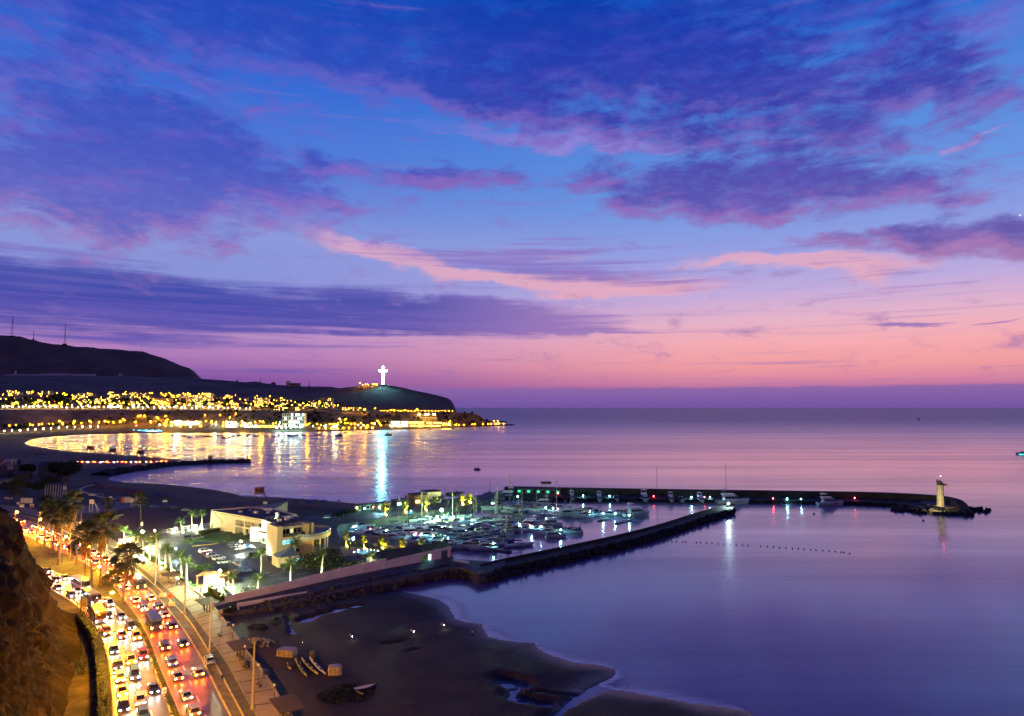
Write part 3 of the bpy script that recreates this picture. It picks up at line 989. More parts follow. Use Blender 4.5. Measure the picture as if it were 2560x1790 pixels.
for c, m, w in ((A_L, M_KERB, 0.35), (A_R, M_KERB, 0.35), (B_R, M_KERB, 0.35), (B_L, M_KERBG, 0.3), (C_R, M_KERB, 0.3), (D_R, M_KERBG, 0.25), (E_R, M_KERBG, 0.35)):
 rail('kerb', crv(GX(c, Z0), 90), w, 2.8, Z0 + (0.16 if c is not E_R else 0.35), m, kind='structure')
def dashes(L, R, fr, z, n, duty=0.4, w=0.14, m=M_LINE, t0=0.0, t1=1.0):
 a, b = crv(GX(L, z), 400), crv(GX(R, z), 400)
 mid = [a[i].lerp(b[i], fr) for i in range(400)]
 for k in range(n):
  i0 = int(399 * (t0 + (t1 - t0) * k / n))
  i1 = int(i0 + 399 * (t1 - t0) / n * duty)
  if i1 <= i0 or i1 > 399: continue
  mb = MB()
  seg = mid[i0:i1 + 1]
  vs = []
  for j, p in enumerate(seg):
   d = (seg[min(j + 1, len(seg) - 1)] - seg[max(j - 1, 0)]).normalized()
   nn = Vector((-d.y, d.x, 0)) * w
   vs += [p - nn, p + nn]
  fs = [(2 * j + 1, 2 * j, 2 * j + 2, 2 * j + 3) for j in range(len(seg) - 1)]
  mb.add(vs, fs)
  o = mb.build('lane_dash', m)
  if o.data.polygons[0].normal.z < 0: o.data.flip_normals()
  o['kind'] = 'structure'
dashes(B_L, B_R, 0.50, Z0 + 0.008, 34)
dashes(A_L, A_R, 0.34, Z0 + 0.008, 16)
dashes(A_L, A_R, 0.66, Z0 + 0.008, 16)
strip('edge_line', [(p[0] + 2, p[1]) for p in A_L], [(p[0] + 4, p[1]) for p in A_L], Z0 + 0.008, M_LINE)
pe = crv(GX(D_R, Z0 + 0.106), 240); pf = crv(GX(E_R, Z0 + 0.106), 240)
M_BAND = mat('paving_band', (0.15, 0.125, 0.085), 0.85, var=0.15, vscale=1.0)
for k in range(112, 236, 4):
 mb = MB()
 a0, a1 = pe[k], pe[k].lerp(pe[k + 1], 0.35)
 b0, b1 = pf[k], pf[k].lerp(pf[k + 1], 0.35)
 mb.add([a0, b0, b1, a1], [(0, 1, 2, 3)])
 o = mb.build('paving_band', M_BAND)
 if o.data.polygons[0].normal.z < 0: o.data.flip_normals()
 o['kind'] = 'structure'

# ================================================================== CLUB PLATFORM AND MARINA EDGES
PLAT = [(420, 1434), (455, 1457), (480, 1474), (520, 1504), (546, 1534), (562, 1536), (640, 1524), (768, 1497), (850, 1477), (930, 1459), (1010, 1442), (1080, 1428), (1125, 1420), (1150, 1419),
  (1172, 1424), (1196, 1436), (1224, 1430), (1262, 1414), (1262, 1401), (1240, 1405), (1137, 1397), (1129, 1386), (1100, 1383), (1042, 1372), (942, 1360), (872, 1352), (848, 1344), (842, 1322), (848, 1312),
  (1009, 1289), (1090, 1275), (1177, 1262), (1212, 1254), (1262, 1243),
  (1262, 1224), (1221, 1234), (1177, 1241), (1112, 1248), (1035, 1254), (942, 1268), (850, 1282), (700, 1298), (560, 1305), (470, 1318), (430, 1340), (380, 1362), (330, 1376), (358, 1394)]
mb = MB(); mb.prism(GX(PLAT, 3.0), -2.0, 3.0)
o = mb.build('quay_platform', M_QUAY); o['kind'] = 'structure'
CARP = [(455, 1440), (440, 1425), (424, 1400), (408, 1378), (440, 1358), (476, 1352), (560, 1352), (620, 1356), (690, 1366), (692, 1420), (760, 1424), (860, 1416), (950, 1414), (900, 1430), (800, 1452), (700, 1476), (640, 1490), (590, 1494), (560, 1478), (520, 1462), (497, 1470), (480, 1462)]
sheet('car_park', GX(CARP, 3.02), 3.02, M_ASPHD)
sheet('driveway', GX([(462, 1462), (480, 1473), (500, 1487), (560, 1462), (600, 1448), (560, 1440), (510, 1452)], 3.03), 3.03, M_PAVE2)
M_LAWNLBL = 'lawn'
def lawn(pts, z=3.10, m=M_LAWN):
 o = MB().prism(GX(pts, z), 2.95, z).build('lawn', m)
 o['kind'] = 'structure'
 return o
lawn([(322, 1378), (345, 1372), (408, 1400), (445, 1428), (486, 1456), (497, 1468), (478, 1469), (420, 1428), (358, 1391)])
lawn([(505, 1490), (528, 1470), (560, 1474), (588, 1490), (562, 1500), (545, 1518), (520, 1502)])
lawn([(452, 1354), (500, 1338), (560, 1334), (628, 1338), (630, 1350), (570, 1356), (500, 1352), (480, 1360)])
lawn([(671, 1380), (690, 1368), (693, 1392), (691, 1410), (668, 1398)])
lawn([(850, 1352), (942, 1364), (1040, 1378), (1000, 1384), (900, 1368), (846, 1366)], z=3.06, m=M_GRASS)
for seg in ([(480, 1366), (500, 1364), (545, 1359)], [(582, 1406), (592, 1412), (606, 1418)]):
 rail('kerb', crv(GX(seg, 3.02), 6), 0.5, 3.0, 3.22, mat('yellow_kerb', (0.75, 0.55, 0.05), 0.6, var=0.1), kind='structure')
for k in range(9):
 a = G(488 + 12 * k, 1378 + 4.2 * k, 3.028); b = a + Vector((4.6, -2.0, 0))
 mb = MB(); n_ = Vector((0.05, 0.11, 0)); mb.add([a - n_, b - n_, b + n_, a + n_], [(0, 1, 2, 3)])
 o = mb.build('bay_line', M_LINE); o['kind'] = 'structure'
for (x, y) in [(600, 1404), (618, 1398), (640, 1392), (660, 1400), (640, 1434), (664, 1440), (690, 1448), (588, 1446), (560, 1428), (700, 1432), (740, 1436)]:
 a = G(x, y, 3.028); b = a + Vector((3.6, 2.2, 0))
 mb = MB(); n_ = Vector((-0.06, 0.1, 0)); mb.add([a - n_, b - n_, b + n_, a + n_], [(0, 1, 2, 3)])
 o = mb.build('bay_line', M_LINE); o['kind'] = 'structure'

M_PINKW = mat('white_painted_wall', (0.80, 0.70, 0.66), 0.8, var=0.07, vscale=0.3)
WB = crv([G(562, 1508, 3), G(700, 1478, 3), G(850, 1444, 3), G(965, 1421, 3)], 13)
root = empty('boundary_wall', WB[0])
tag(root, 'long white wall between car park and ramp', 'wall')
for i in range(12):
 a, b = WB[i], WB[i + 1]
 h0 = 1.9 + 1.5 * i / 12; h1 = 1.9 + 1.5 * (i + 1) / 12
 mb = MB()
 d = (b - a).normalized(); nn = Vector((-d.y, d.x, 0)) * 0.15
 g = d * 0.012
 P = [a - nn + g, b - nn - g, b + nn - g, a + nn + g]
 vs = [p - WB[0] - Vector((0, 0, 0.2)) for p in P] + [P[0] - WB[0] + Vector((0, 0, h0)), P[1] - WB[0] + Vector((0, 0, h1)), P[2] - WB[0] + Vector((0, 0, h1)), P[3] - WB[0] + Vector((0, 0, h0))]
 mb.add(vs, [(0, 1, 2, 3)[::-1], (4, 5, 6, 7), (0, 1, 5, 4), (1, 2, 6, 5), (2, 3, 7, 6), (3, 0, 4, 7)])
 mb.build('panel', M_PINKW, root)
sheet('ramp', GX([(545, 1530), (562, 1511), (700, 1481), (850, 1447), (1010, 1417), (1120, 1402), (1118, 1416), (1010, 1436), (900, 1462), (768, 1492), (640, 1520), (590, 1530)], 3.03), 3.03, mat('ramp_asphalt', (0.075, 0.072, 0.075), 0.7, var=0.2, vscale=0.3))
pb = crv(GX([(592, 1519), (640, 1509), (700, 1495), (768, 1481)], 3.0), 10)
root = empty('parapet', pb[0]); tag(root, 'low pale parapet on the seaward edge of the ramp', 'wall')
for i in range(9):
 a, b = pb[i], pb[i + 1]
 d = (b - a).normalized(); nn = Vector((-d.y, d.x, 0)) * 0.2; g = d * 0.012
 h0 = 1.25 - 0.95 * i / 9; h1 = 1.25 - 0.95 * (i + 1) / 9
 P = [a - nn + g, b - nn - g, b + nn - g, a + nn + g]
 mb = MB()
 mb.add([p - pb[0] - Vector((0, 0, 0.6)) for p in P] + [P[0] - pb[0] + Vector((0, 0, h0)), P[1] - pb[0] + Vector((0, 0, h1)), P[2] - pb[0] + Vector((0, 0, h1)), P[3] - pb[0] + Vector((0, 0, h0))],
           [(3, 2, 1, 0), (4, 5, 6, 7), (0, 1, 5, 4), (1, 2, 6, 5), (2, 3, 7, 6), (3, 0, 4, 7)])
 mb.build('panel', M_PINKW, root)
for nm, p0, p1, h, lb in (('low_wall', (532, 1518), (562, 1509), 0.8, 'short pale wall joining the long white wall to the shelter'), ('low_wall', (546, 1535), (597, 1524), 0.9, 'short pale wall in front of the clipped hedge by the beach')):
 a, b = G(*p0, 3.0), G(*p1, 3.0)
 o = rail(nm, [a, b], 0.3, 2.6, 3.0 + h, M_PINKW); tag(o, lb, 'wall')

def rock_mesh(seed, mtl, name='rock'):
 r = random.Random(seed)
 bm = bmesh.new()
 bmesh.ops.create_icosphere(bm, subdivisions=1, radius=1.0)
 for v in bm.verts:
  n_ = v.co.normalized()
  k = 0.72 + 0.5 * r.random()
  v.co = Vector((n_.x * k * 1.15, n_.y * k, n_.z * k * 0.8))
 me = bpy.data.meshes.new(name)
 bm.to_mesh(me); bm.free()
 me.materials.append(mtl)
 return me
ROCKS = [rock_mesh(i, M_ROCK) for i in range(7)]
ROCKSD = [rock_mesh(20 + i, M_ROCKD) for i in range(6)]
RV_T = crv(GX([(600, 1524), (640, 1518), (700, 1503), (768, 1490), (850, 1470), (930, 1452), (1010, 1436), (1080, 1424), (1120, 1416), (1150, 1418)], 2.6), 60)
RV_B = crv(GX([(600, 1562), (660, 1566), (730, 1558), (800, 1536), (870, 1510), (930, 1490), (1000, 1468), (1070, 1452), (1130, 1445), (1180, 1447)], 0.2), 60)
root = empty('revetment', RV_T[0]); tag(root, 'sloping boulder revetment between the ramp and the dark beach', 'sea wall')
r_ = random.Random(3)
cnt = 0
rows = 7
stuff = MB()
for i in range(59):
 for j in range(rows):
  for k in range(2):
   u = (i + r_.random()) / 59; v = (j + 0.5 + 0.5 * (r_.random() - 0.5)) / rows
   ii = min(58, int(u * 59)); p = RV_T[ii].lerp(RV_B[ii], v)
   p = p + Vector((r_.uniform(-0.6, 0.6), r_.uniform(-0.4, 0.4), 0.15 + r_.uniform(-0.15, 0.35)))
   s_ = r_.uniform(0.7, 1.25)
   if cnt < 290 and k == 0 and i < 50:
    o = bpy.data.objects.new('rock', ROCKS[r_.randrange(7)]); C.objects.link(o); o.parent = root
    o.location = p - root.location; o.rotation_euler = (r_.random() * 6, r_.random() * 6, r_.random() * 6); o.scale = (s_, s_, s_)
    cnt += 1
   else:
    me = ROCKS[r_.randrange(7)]
    R = Euler((r_.random() * 6, r_.random() * 6, r_.random() * 6)).to_matrix()
    stuff.add([(R @ v_.co) * s_ * 0.8 + p - root.location for v_ in me.vertices], [tuple(f.vertices) for f in me.polygons])
core = MB()
vs = []
for i in range(60):
 vs += [RV_T[i] - root.location + Vector((0, 0, 0.0)), RV_B[i] - root.location + Vector((0, 0, -0.6))]
core.add(vs, [(2 * i, 2 * i + 1, 2 * i + 3, 2 * i + 2) for i in range(59)])
co = core.build('bank', M_ROCKD, root)
so = stuff.build('rubble', M_ROCK, root); so['kind'] = 'stuff'

def mole(name, label, top_l, top_r, zt, rockside, m_top, n=60, z_base=-1.5, rockw=4.0, cat='breakwater', lip=None, nr=150):
 """concrete top between two px curves, boulders on one side"""
 a, b = crv(GX(top_l, zt), n), crv(GX(top_r, zt), n)
 root = empty(name, a[0]); tag(root, label, cat)
 mb = MB(); vs = []
 for i in range(n):
  for p, z in ((a[i], zt), (b[i], zt), (b[i], z_base), (a[i], z_base)):
   vs.append(Vector((p.x, p.y, z)) - a[0])
 fs = []
 for i in range(n - 1):
  for k in range(4):
   k2 = (k + 1) % 4
   fs.append((4 * i + k, 4 * i + 4 + k, 4 * i + 4 + k2, 4 * i + k2))
 fs += [(0, 1, 2, 3), tuple(4 * (n - 1) + k for k in (3, 2, 1, 0))]
 mb.add(vs, fs)
 o = mb.build('deck', m_top, root)
 bm = bmesh.new(); bm.from_mesh(o.data); bmesh.ops.recalc_face_normals(bm, faces=bm.faces); bm.to_mesh(o.data); bm.free()
 c = b if rockside == 'b' else a
 other = a if rockside == 'b' else b
 r = random.Random(len(name) + n)
 st = MB(); cnt = 0
 for i in range(n - 1):
  d = (c[i + 1] - c[i]); nn = (c[i] - other[i]); nn.z = 0; nn.normalize()
  per = max(2, int(d.length / 1.5)) * 3
  for k in range(per):
   f = r.random(); v = r.random()
   p = c[i] + d * f + nn * (v * rockw + 0.3)
   p.z = zt * (1 - v) + 0.0 * v + r.uniform(-0.3, 0.25)
   s_ = r.uniform(0.6, 1.15)
   if cnt < nr and r.random() < 0.5:
    q = bpy.data.objects.new('rock', ROCKSD[r.randrange(6)]); C.objects.link(q); q.parent = root
    q.location = p - a[0]; q.rotation_euler = (r.random() * 6, r.random() * 6, r.random() * 6); q.scale = (s_,) * 3
    cnt += 1
   else:
    me = ROCKSD[r.randrange(6)]
    R = Euler((r.random() * 6, r.random() * 6, r.random() * 6)).to_matrix()
    st.add([(R @ v_.co) * s_ + p - a[0] for v_ in me.vertices], [tuple(f_.vertices) for f_ in me.polygons])
 so = st.build('rubble', M_ROCKD, root); so['kind'] = 'stuff'
 return root, a, b
M_MOLE = mat('mole_concrete', (0.060, 0.048, 0.040), 0.85, var=0.3, vscale=0.15, bump=0.3, bscale=1.0)
M_MOLED = mat('dark_mole_concrete', (0.030, 0.026, 0.024), 0.85, var=0.3, vscale=0.1, bump=0.3, bscale=0.8)
r1, ia, ib = mole('inner_breakwater', 'long dark diagonal breakwater closing the marina basin, small white lamp at its tip',
     [(1200, 1418), (1260, 1403), (1350, 1384), (1450, 1363), (1550, 1341), (1650, 1315), (1748, 1284), (1800, 1270), (1834, 1263)],
     [(1210, 1432), (1268, 1417), (1355, 1398), (1455, 1376), (1556, 1353), (1656, 1326), (1754, 1294), (1806, 1279), (1837, 1271)], 2.6, 'b', M_MOLE, nr=150)
rail('wave_wall', [p + Vector((0, 0, 0)) for p in ia], 0.7, 2.0, 3.5, M_MOLED, kind=None)
tag(bpy.data.objects['wave_wall'], 'low dark wave wall along the basin side of the diagonal breakwater', 'wall')
OB_F = [(1258, 1240), (1330, 1243), (1420, 1245), (1550, 1247), (1700, 1249), (1850, 1250), (2000, 1252), (2150, 1255), (2290, 1260), (2360, 1266)]
OB_B = [(1255, 1228), (1330, 1232), (1420, 1234), (1550, 1236), (1700, 1238), (1850, 1239), (2000, 1241), (2150, 1244), (2290, 1250), (2375, 1260)]
r2, oa, ob = mole('outer_breakwater', 'long black outer breakwater running right to the lighthouse', OB_F, OB_B, 1.8, 'a', M_MOLED, rockw=1.0, nr=40)
wl = crv([G(1262, 1231, 1.8), G(1420, 1234, 1.8), G(1700, 1238, 1.8), G(2000, 1242, 1.8), G(2200, 1246, 1.8), G(2342, 1254, 1.8), G(2390, 1265, 1.8), G(2420, 1278, 1.8)], 80)
tops = []
for i in range(80):
 px_ = 1262 + (2420 - 1262) * i / 79
 tops.append(float(np.interp(px_, [1262, 1290, 1400, 2000, 2300, 2342, 2372, 2395, 2410, 2420], [5.4, 5.7, 5.6, 5.3, 5.4, 5.6, 4.6, 3.0, 1.8, 0.6])))
w_ = rail('sea_wall', wl, 5.0, -1.0, tops, M_MOLED)
tag(w_, 'tall black sea wall along the outer breakwater behind the moored yachts', 'sea wall')
root = empty('rock_spit', G(2420, 1276, 0)); tag(root, 'dark boulders trailing off the lighthouse head into the sea', 'rocks')
r_ = random.Random(8)
st = MB()
sp = []
for k in range(190):
 u = r_.random()
 px_ = 2230 + 200 * u;
 sp.append((px_, np.interp(px_, [2230, 2300, 2380, 2430], [1270, 1277, 1282, 1284]) + r_.uniform(-4, 5), r_.uniform(0.7, 1.6)))
for k in range(60):
 u = r_.random(); px_ = 2380 + 95 * u
 sp.append((px_, np.interp(px_, [2380, 2430, 2475], [1266, 1272, 1273]) + r_.uniform(-2.5, 2.5) + (r_.random() < 0.4) * 6, r_.uniform(0.4, 1.1)))
for k in range(40):
 u = r_.random(); px_ = 2340 + 92 * u
 sp.append((px_, np.interp(px_, [2340, 2432], [1277, 1286]) + r_.uniform(-1.5, 1.5), r_.uniform(0.5, 1.2)))
for (a_, b_, s_) in sp:
 p = G(a_, b_, 0.3) - root.location
 q = bpy.data.objects.new('rock', ROCKSD[r_.randrange(6)]); C.objects.link(q); q.parent = root
 q.location = p; q.rotation_euler = (r_.random() * 6, r_.random() * 6, r_.random() * 6); q.scale = (s_ * 1.3, s_ * 1.3, s_)
def disc(c, rx, ry, z0, z1, n=28):
 return [(c.x + rx * math.cos(2 * PI * k / n), c.y + ry * math.sin(2 * PI * k / n)) for k in range(n)]
M_PLAT = mat('pale_landing', (0.16, 0.13, 0.12), 0.8, var=0.15)
c = G(2300, 1262, 1.5); o = MB().prism(disc(c, 6.2, 12, 0, 0), -1, 1.5).build('landing_stage', M_PLAT); tag(o, 'low oval concrete landing left of the lighthouse', 'landing')
c = G(2352, 1259, 2.4); o = MB().prism(disc(c, 9, 13, 0, 0), -1, 2.4).build('round_platform', M_PLAT); tag(o, 'round concrete platform under the lighthouse', 'platform')

def groyne(name, label, pts, w, h, seed, n=140):
 c = crv(GX(pts, 0), 60)
 root = empty(name, c[0]); tag(root, label, 'groyne')
 r = random.Random(seed)
 mb = MB(); vs = []
 for i, p in enumerate(c):
  d = (c[min(i + 1, 59)] - c[max(i - 1, 0)]).normalized(); nn = Vector((-d.y, d.x, 0))
  ww = w * (1 - 0.35 * i / 59)
  for s_, z in ((-1, -1), (-0.45, h), (0.45, h), (1, -1)):
   vs.append(p + nn * ww * s_ + Vector((0, 0, z + r.uniform(-0.3, 0.3) * (z > 0))) - c[0])
 fs = [(4 * i + k, 4 * i + k + 1, 4 * i + k + 5, 4 * i + k + 4) for i in range(59) for k in range(3)]
 fs.append(tuple(59 * 4 + k for k in range(4)))
 mb.add(vs, fs)
 mb.build('bank', M_ROCKD, root)
 st = MB()
 for k in range(n * 4):
  i = r.randrange(59); p = c[i].lerp(c[i + 1], r.random())
  d = (c[i + 1] - c[i]).normalized(); nn = Vector((-d.y, d.x, 0))
  v = r.uniform(-1, 1)
  p = p + nn * w * 0.9 * v * (1 - 0.35 * i / 59); p.z = h * (1 - abs(v) ** 1.5) + r.uniform(-0.3, 0.5)
  me = ROCKSD[r.randrange(6)]; s_ = r.uniform(0.7, 1.6)
  R = Euler((r.random() * 6, r.random() * 6, r.random() * 6)).to_matrix()
  st.add([(R @ v_.co) * s_ + p - c[0] for v_ in me.vertices], [tuple(f_.vertices) for f_ in me.polygons])
 so = st.build('boulders', M_ROCKD, root); so['kind'] = 'stuff'
groyne('groyne', 'low dark rock groyne reaching from the beach into the bay', [(250, 1190), (300, 1180), (360, 1172), (430, 1163), (520, 1158), (626, 1155)], 12, 2.6, 5)
groyne('far_groyne', 'thin outer breakwater at the tip of the far headland, row of lamps on top', [(1000, 1071), (1100, 1069), (1200, 1066), (1282, 1063)], 16, 3.0, 6)
groyne('far_groyne', 'inner breakwater below the headland with the upper row of lamps', [(1120, 1061), (1180, 1058), (1240, 1055), (1262, 1056)], 20, 4.0, 7)

# ================================================================== CLUB BUILDING
M_GLASSD = mat('dark_window_glass', (0.015, 0.02, 0.025), 0.12, var=0.0, spec=0.8)
M_ROOFD = mat('flat_roof_felt', (0.085, 0.075, 0.085), 0.85, var=0.15, vscale=0.2)
M_RAILM = mat('steel_rail', (0.35, 0.34, 0.34), 0.4, metal=0.6, var=0)
M_PATIO = mat('terrace_tiles', (0.16, 0.15, 0.17), 0.6, var=0.1, vscale=0.5)
M_WOOD = mat('weathered_wood', (0.16, 0.10, 0.055), 0.8, var=0.3, vscale=2.0, stretch=(1, 8, 1))
E_WARM = emi('warm_interior_light', (1.0, 0.62, 0.18), 5.0)
E_CYAN = emi('cyan_window_light', (0.25, 0.9, 1.0), 1.6)
E_COOL = emi('cool_flood_light', (0.80, 1.0, 0.72), 1500.0)

club = empty('club_building', G(526, 1320, 3.0))
tag(club, 'sprawling pale clubhouse with stepped terraces and floodlit white entrance', 'building')
O0 = club.location
def L(p):   # to club-local xy
 return (p[0] - O0.x, p[1] - O0.y)
def cprism(name, pts, z0, z1, m, parent=club, top=None):
 mats = [m] if top is None else [m, top]
 return MB().prism([L(p) for p in pts], z0 - 3, z1 - 3, 0, None if top is None else 1).build(name, mats, parent)
hA, hB, hC = G(526, 1321, 3), G(590, 1333, 3), G(655, 1347, 3)
hD = hC + Vector((13, 22, 0)); hE = hA + Vector((24, 34, 0))
H1 = 8.0
dirn = (hC - hA).normalized(); nin = Vector((-dirn.y, dirn.x, 0))
hB = hA + dirn * (hB - hA).length
hC = hA + dirn * (hC - hA).length
cprism('wall', [hA, hB, hB + nin * 16, hE, hA + nin * 4], 3, 3 + H1 - 0.6, M_BEIGE)
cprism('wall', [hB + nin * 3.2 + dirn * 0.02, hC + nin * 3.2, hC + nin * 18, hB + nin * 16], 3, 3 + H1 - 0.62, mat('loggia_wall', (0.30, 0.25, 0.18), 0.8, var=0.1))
for z0, z1 in ((3.0 + 2.8, 3.0 + 3.6), (3.0 + 6.0, 3.0 + H1 - 0.6)):
 cprism('floor_slab', [hB + dirn * 0.02, hC, hC + nin * 3.18, hB + dirn * 0.02 + nin * 3.18], z0, z1, M_BEIGE)
LB = (hC - hB).length
for k in range(4):
 a = hB + dirn * (LB * k / 4 + (LB * 0.08 if k else 0.3))
 for z0, z1 in ((3.0, 5.8), (6.6, 9.0)):
  if k:
   cprism('pier', [a, a + dirn * 0.8, a + dirn * 0.8 + nin * 0.8, a + nin * 0.8], z0, z1 - 0.02, M_BEIGE)
for k in range(4):
 a = hB + dirn * (LB * (k / 4 + 0.10)) + nin * 3.05; b = hB + dirn * (LB * ((k + 1) / 4) - 0.3) + nin * 3.05
 for z0, z1 in ((3.3, 5.6), (6.7, 8.8)):
  w = cprism('window', [a, b, b + nin * 0.12, a + nin * 0.12], z0, z1, emi('dim_hall_window', (1.0, 0.6, 0.2), 0.35) if (k == 2) == (z0 < 4) else M_GLASSD)
  for q in (0.0, 0.33, 0.66):
   c0 = a.lerp(b, q) - nin * 0.06
   f = MB().box(-0.06, 0.06, -0.04, 0.04, z0 - 3, z1 - 3).build('mullion', M_RAILM, w)
   f.location = (c0.x - O0.x, c0.y - O0.y, 0)
roofp = [hA, hC + dirn * 2.5, G(742, 1290, 10.7), G(690, 1276, 10.7), G(624, 1270, 10.7), G(570, 1275, 10.7)]
cprism('roof', roofp, 3 + H1 - 0.6, 3 + H1 - 0.3, M_ROOFD)
rp = [Vector((p.x - O0.x, p.y - O0.y, 0)) for p in roofp]
rp.append(rp[0])
for i in range(len(rp) - 1):
 a, b = rp[i], rp[i + 1]
 mid_ = (b - a).normalized() * 0.13
 rail('parapet', [a + mid_, b - mid_], 0.25, H1 - 0.298, H1 + (0.45 if i != 0 else 0.12), M_BEIGE if i == 0 else M_WHITE, parent=club)
c0 = hA + dirn * 17 + nin * 16
cprism('roof_unit', [c0, c0 + dirn * 4.2, c0 + dirn * 4.2 + nin * 1.8, c0 + nin * 1.8], 3 + H1 - 0.3, 3 + H1 + 0.9, M_WHITE)
c0 = hA + dirn * 9 + nin * 9
cprism('roof_unit', [c0, c0 + dirn * 3.2, c0 + dirn * 3.2 + nin * 1.5, c0 + nin * 1.5], 3 + H1 - 0.3, 3 + H1 + 0.3, M_ROOFD)
for (u, v, w_, d2, h2) in ((14, 5, 1.4, 1.2, 0.9), (21, 8, 2.2, 1.3, 1.1), (25, 12, 1.2, 1.2, 0.8), (11, 12, 1.0, 1.0, 0.7)):
 c0 = hA + dirn * u + nin * v
 cprism('air_unit', [c0, c0 + dirn * w_, c0 + dirn * w_ + nin * d2, c0 + nin * d2], 3 + H1 - 0.3, 3 + H1 - 0.3 + h2, M_WHITE)
M_JOINT = mat('dark_joint', (0.05, 0.04, 0.03), 0.9, var=0)
def joint(u0, v0, u1, v1):
 a = hA + dirn * u0 - nin * 0.02; b = hA + dirn * u1 - nin * 0.02
 mb = MB(); mb.bar((a.x - O0.x, a.y - O0.y, v0), (b.x - O0.x, b.y - O0.y, v1), 0.16, 0.16)
 mb.build('facade_joint', M_JOINT, club)
for seg in ((3.6, 7.4, 5.4, 5.6), (5.4, 5.6, 8.2, 5.5), (8.2, 5.5, 9.9, 3.2), (0.1, 4.6, 3.4, 4.7), (4.4, 2.6, 5.1, 3.5)):
 joint(*seg)
w = cprism('door', [hA + dirn * 0.6 - nin * 0.06, hA + dirn * 2.2 - nin * 0.06, hA + dirn * 2.2 + nin * 0.05, hA + dirn * 0.6 + nin * 0.05], 3.0, 5.4, M_WOOD)

e0, e1 = G(625, 1353, 3), G(652, 1354, 3)
cprism('entrance_wall', [e0, e1, e1 + Vector((0, 1.0, 0)), e0 + Vector((0, 1.0, 0))], 3, 8.8, M_WHITE)
e2 = G(653, 1357, 3); e3 = G(690, 1366, 3)
cprism('entrance_wall', [e2, e3, e3 + Vector((2, 11, 0)), e2 + Vector((0.2, 11, 0))], 3, 12.4, M_WHITE, top=M_ROOFD)
dn = (e3 - e2).normalized(); nf = Vector((dn.y, -dn.x, 0))
cprism('canopy', [e2 - dn * 1.6 + nf * 0.02, e3 - dn * 0.1 + nf * 0.02, e3 - dn * 0.1 + nf * 1.1, e2 - dn * 1.6 + nf * 1.1], 7.2, 7.6, mat('bronze_trim', (0.20, 0.14, 0.09), 0.6, var=0))
for k in range(3):
 a = e2 + dn * (1.6 + 1.5 * k) + nf * 0.03
 cprism('glass_door', [a, a + dn * 1.2, a + dn * 1.2 + nf * 0.06, a + nf * 0.06], 3.05, 5.6, mat('entrance_glass', (0.35, 0.45, 0.42), 0.1, var=0, spec=0.8))
mb = MB()
nf2 = Vector((0, -1, 0))
for (u, z0, z1, w_) in ((0.9, 5.6, 8.0, 0.12), (1.6, 6.0, 8.2, 0.22)):
 p = e0 + Vector((u, -0.05, 0)); mb.box(p.x - O0.x - w_ / 2, p.x - O0.x + w_ / 2, p.y - O0.y - 0.03, p.y - O0.y + 0.03, z0 - 3, z1 - 3)
mb.bar((e0.x - O0.x + 0.3, e0.y - O0.y - 0.05, 5.8), (e0.x - O0.x + 1.0, e0.y - O0.y - 0.05, 4.8), 0.12)
mb.bar((e0.x - O0.x + 2.6, e0.y - O0.y - 0.05, 5.0), (e0.x - O0.x + 4.2, e0.y - O0.y - 0.05, 3.3), 0.12)
mb.build('emblem', M_JOINT, club)
mb = MB()
c = e3 + Vector((-0.8, 1, 0))
pts = []
for k in range(9):
 t = k / 8
 pts.append(Vector((c.x - O0.x + 0.9 * math.sin(t * 2.4), c.y - O0.y, 10.2 + 2.9 * t)))
vs = []
for p in pts:
 vs += [p + Vector((-0.9 + 0.07 * 0, -0.15, 0)), p + Vector((0, -0.15, 0)), p + Vector((0, 1.6, 0)), p + Vector((-0.9, 1.6, 0))]
fs = []
for i in range(8):
 for k in range(4):
  fs.append((4 * i + k, 4 * i + (k + 1) % 4, 4 * i + 4 + (k + 1) % 4, 4 * i + 4 + k))
fs.append((32, 33, 34, 35)); fs.append((3, 2, 1, 0))
mb.add(vs, fs); mb.build('sail_fin', M_WHITE, club)

tA = G(692, 1394, 3); tB = G(782, 1380, 3)
td = (tB - tA).normalized(); tn = Vector((-td.y, td.x, 0)); TW = (tB - tA).length
def T(u, v):
 return tA + td * u + tn * v
cprism('tower_pier', [T(-0.2, -0.4), T(1.9, -0.4), T(1.9, 9.0), T(-0.2, 9.0)], 3, 14.2, M_BEIGE)
cprism('wall', [T(1.92, 0), T(TW, 0), T(TW, 13), T(1.92, 13)], 3, 10.0, M_BEIGE, top=M_PATIO)
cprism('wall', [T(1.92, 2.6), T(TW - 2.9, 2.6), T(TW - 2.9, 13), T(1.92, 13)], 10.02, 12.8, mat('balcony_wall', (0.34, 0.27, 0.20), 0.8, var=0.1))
cprism('wall', [T(TW - 2.88, -0.05), T(TW - 1.6, -0.05), T(TW - 1.6, 13), T(TW - 2.88, 13)], 10.02, 14.0, M_BEIGE)
cprism('wall', [T(TW - 0.8, -0.05), T(TW + 0.25, -0.05), T(TW + 0.25, 13), T(TW - 0.8, 13)], 3.0, 14.0, M_BEIGE)
cprism('window_strip', [T(TW - 1.58, 0.9), T(TW - 0.82, 0.9), T(TW - 0.82, 1.0), T(TW - 1.58, 1.0)], 10.02, 13.6, M_GLASSD)
cprism('terrace_slab', [T(1.92, 1.6), T(TW - 2.9, 1.6), T(TW - 2.9, 13), T(1.92, 13)], 12.82, 13.5, M_BEIGE, top=M_PATIO)
cprism('roof_deck', [T(2.4, 5.5), T(TW + 0.2, 5.5), T(TW + 0.2, 16), T(2.4, 16)], 14.02, 14.5, M_ROOFD)
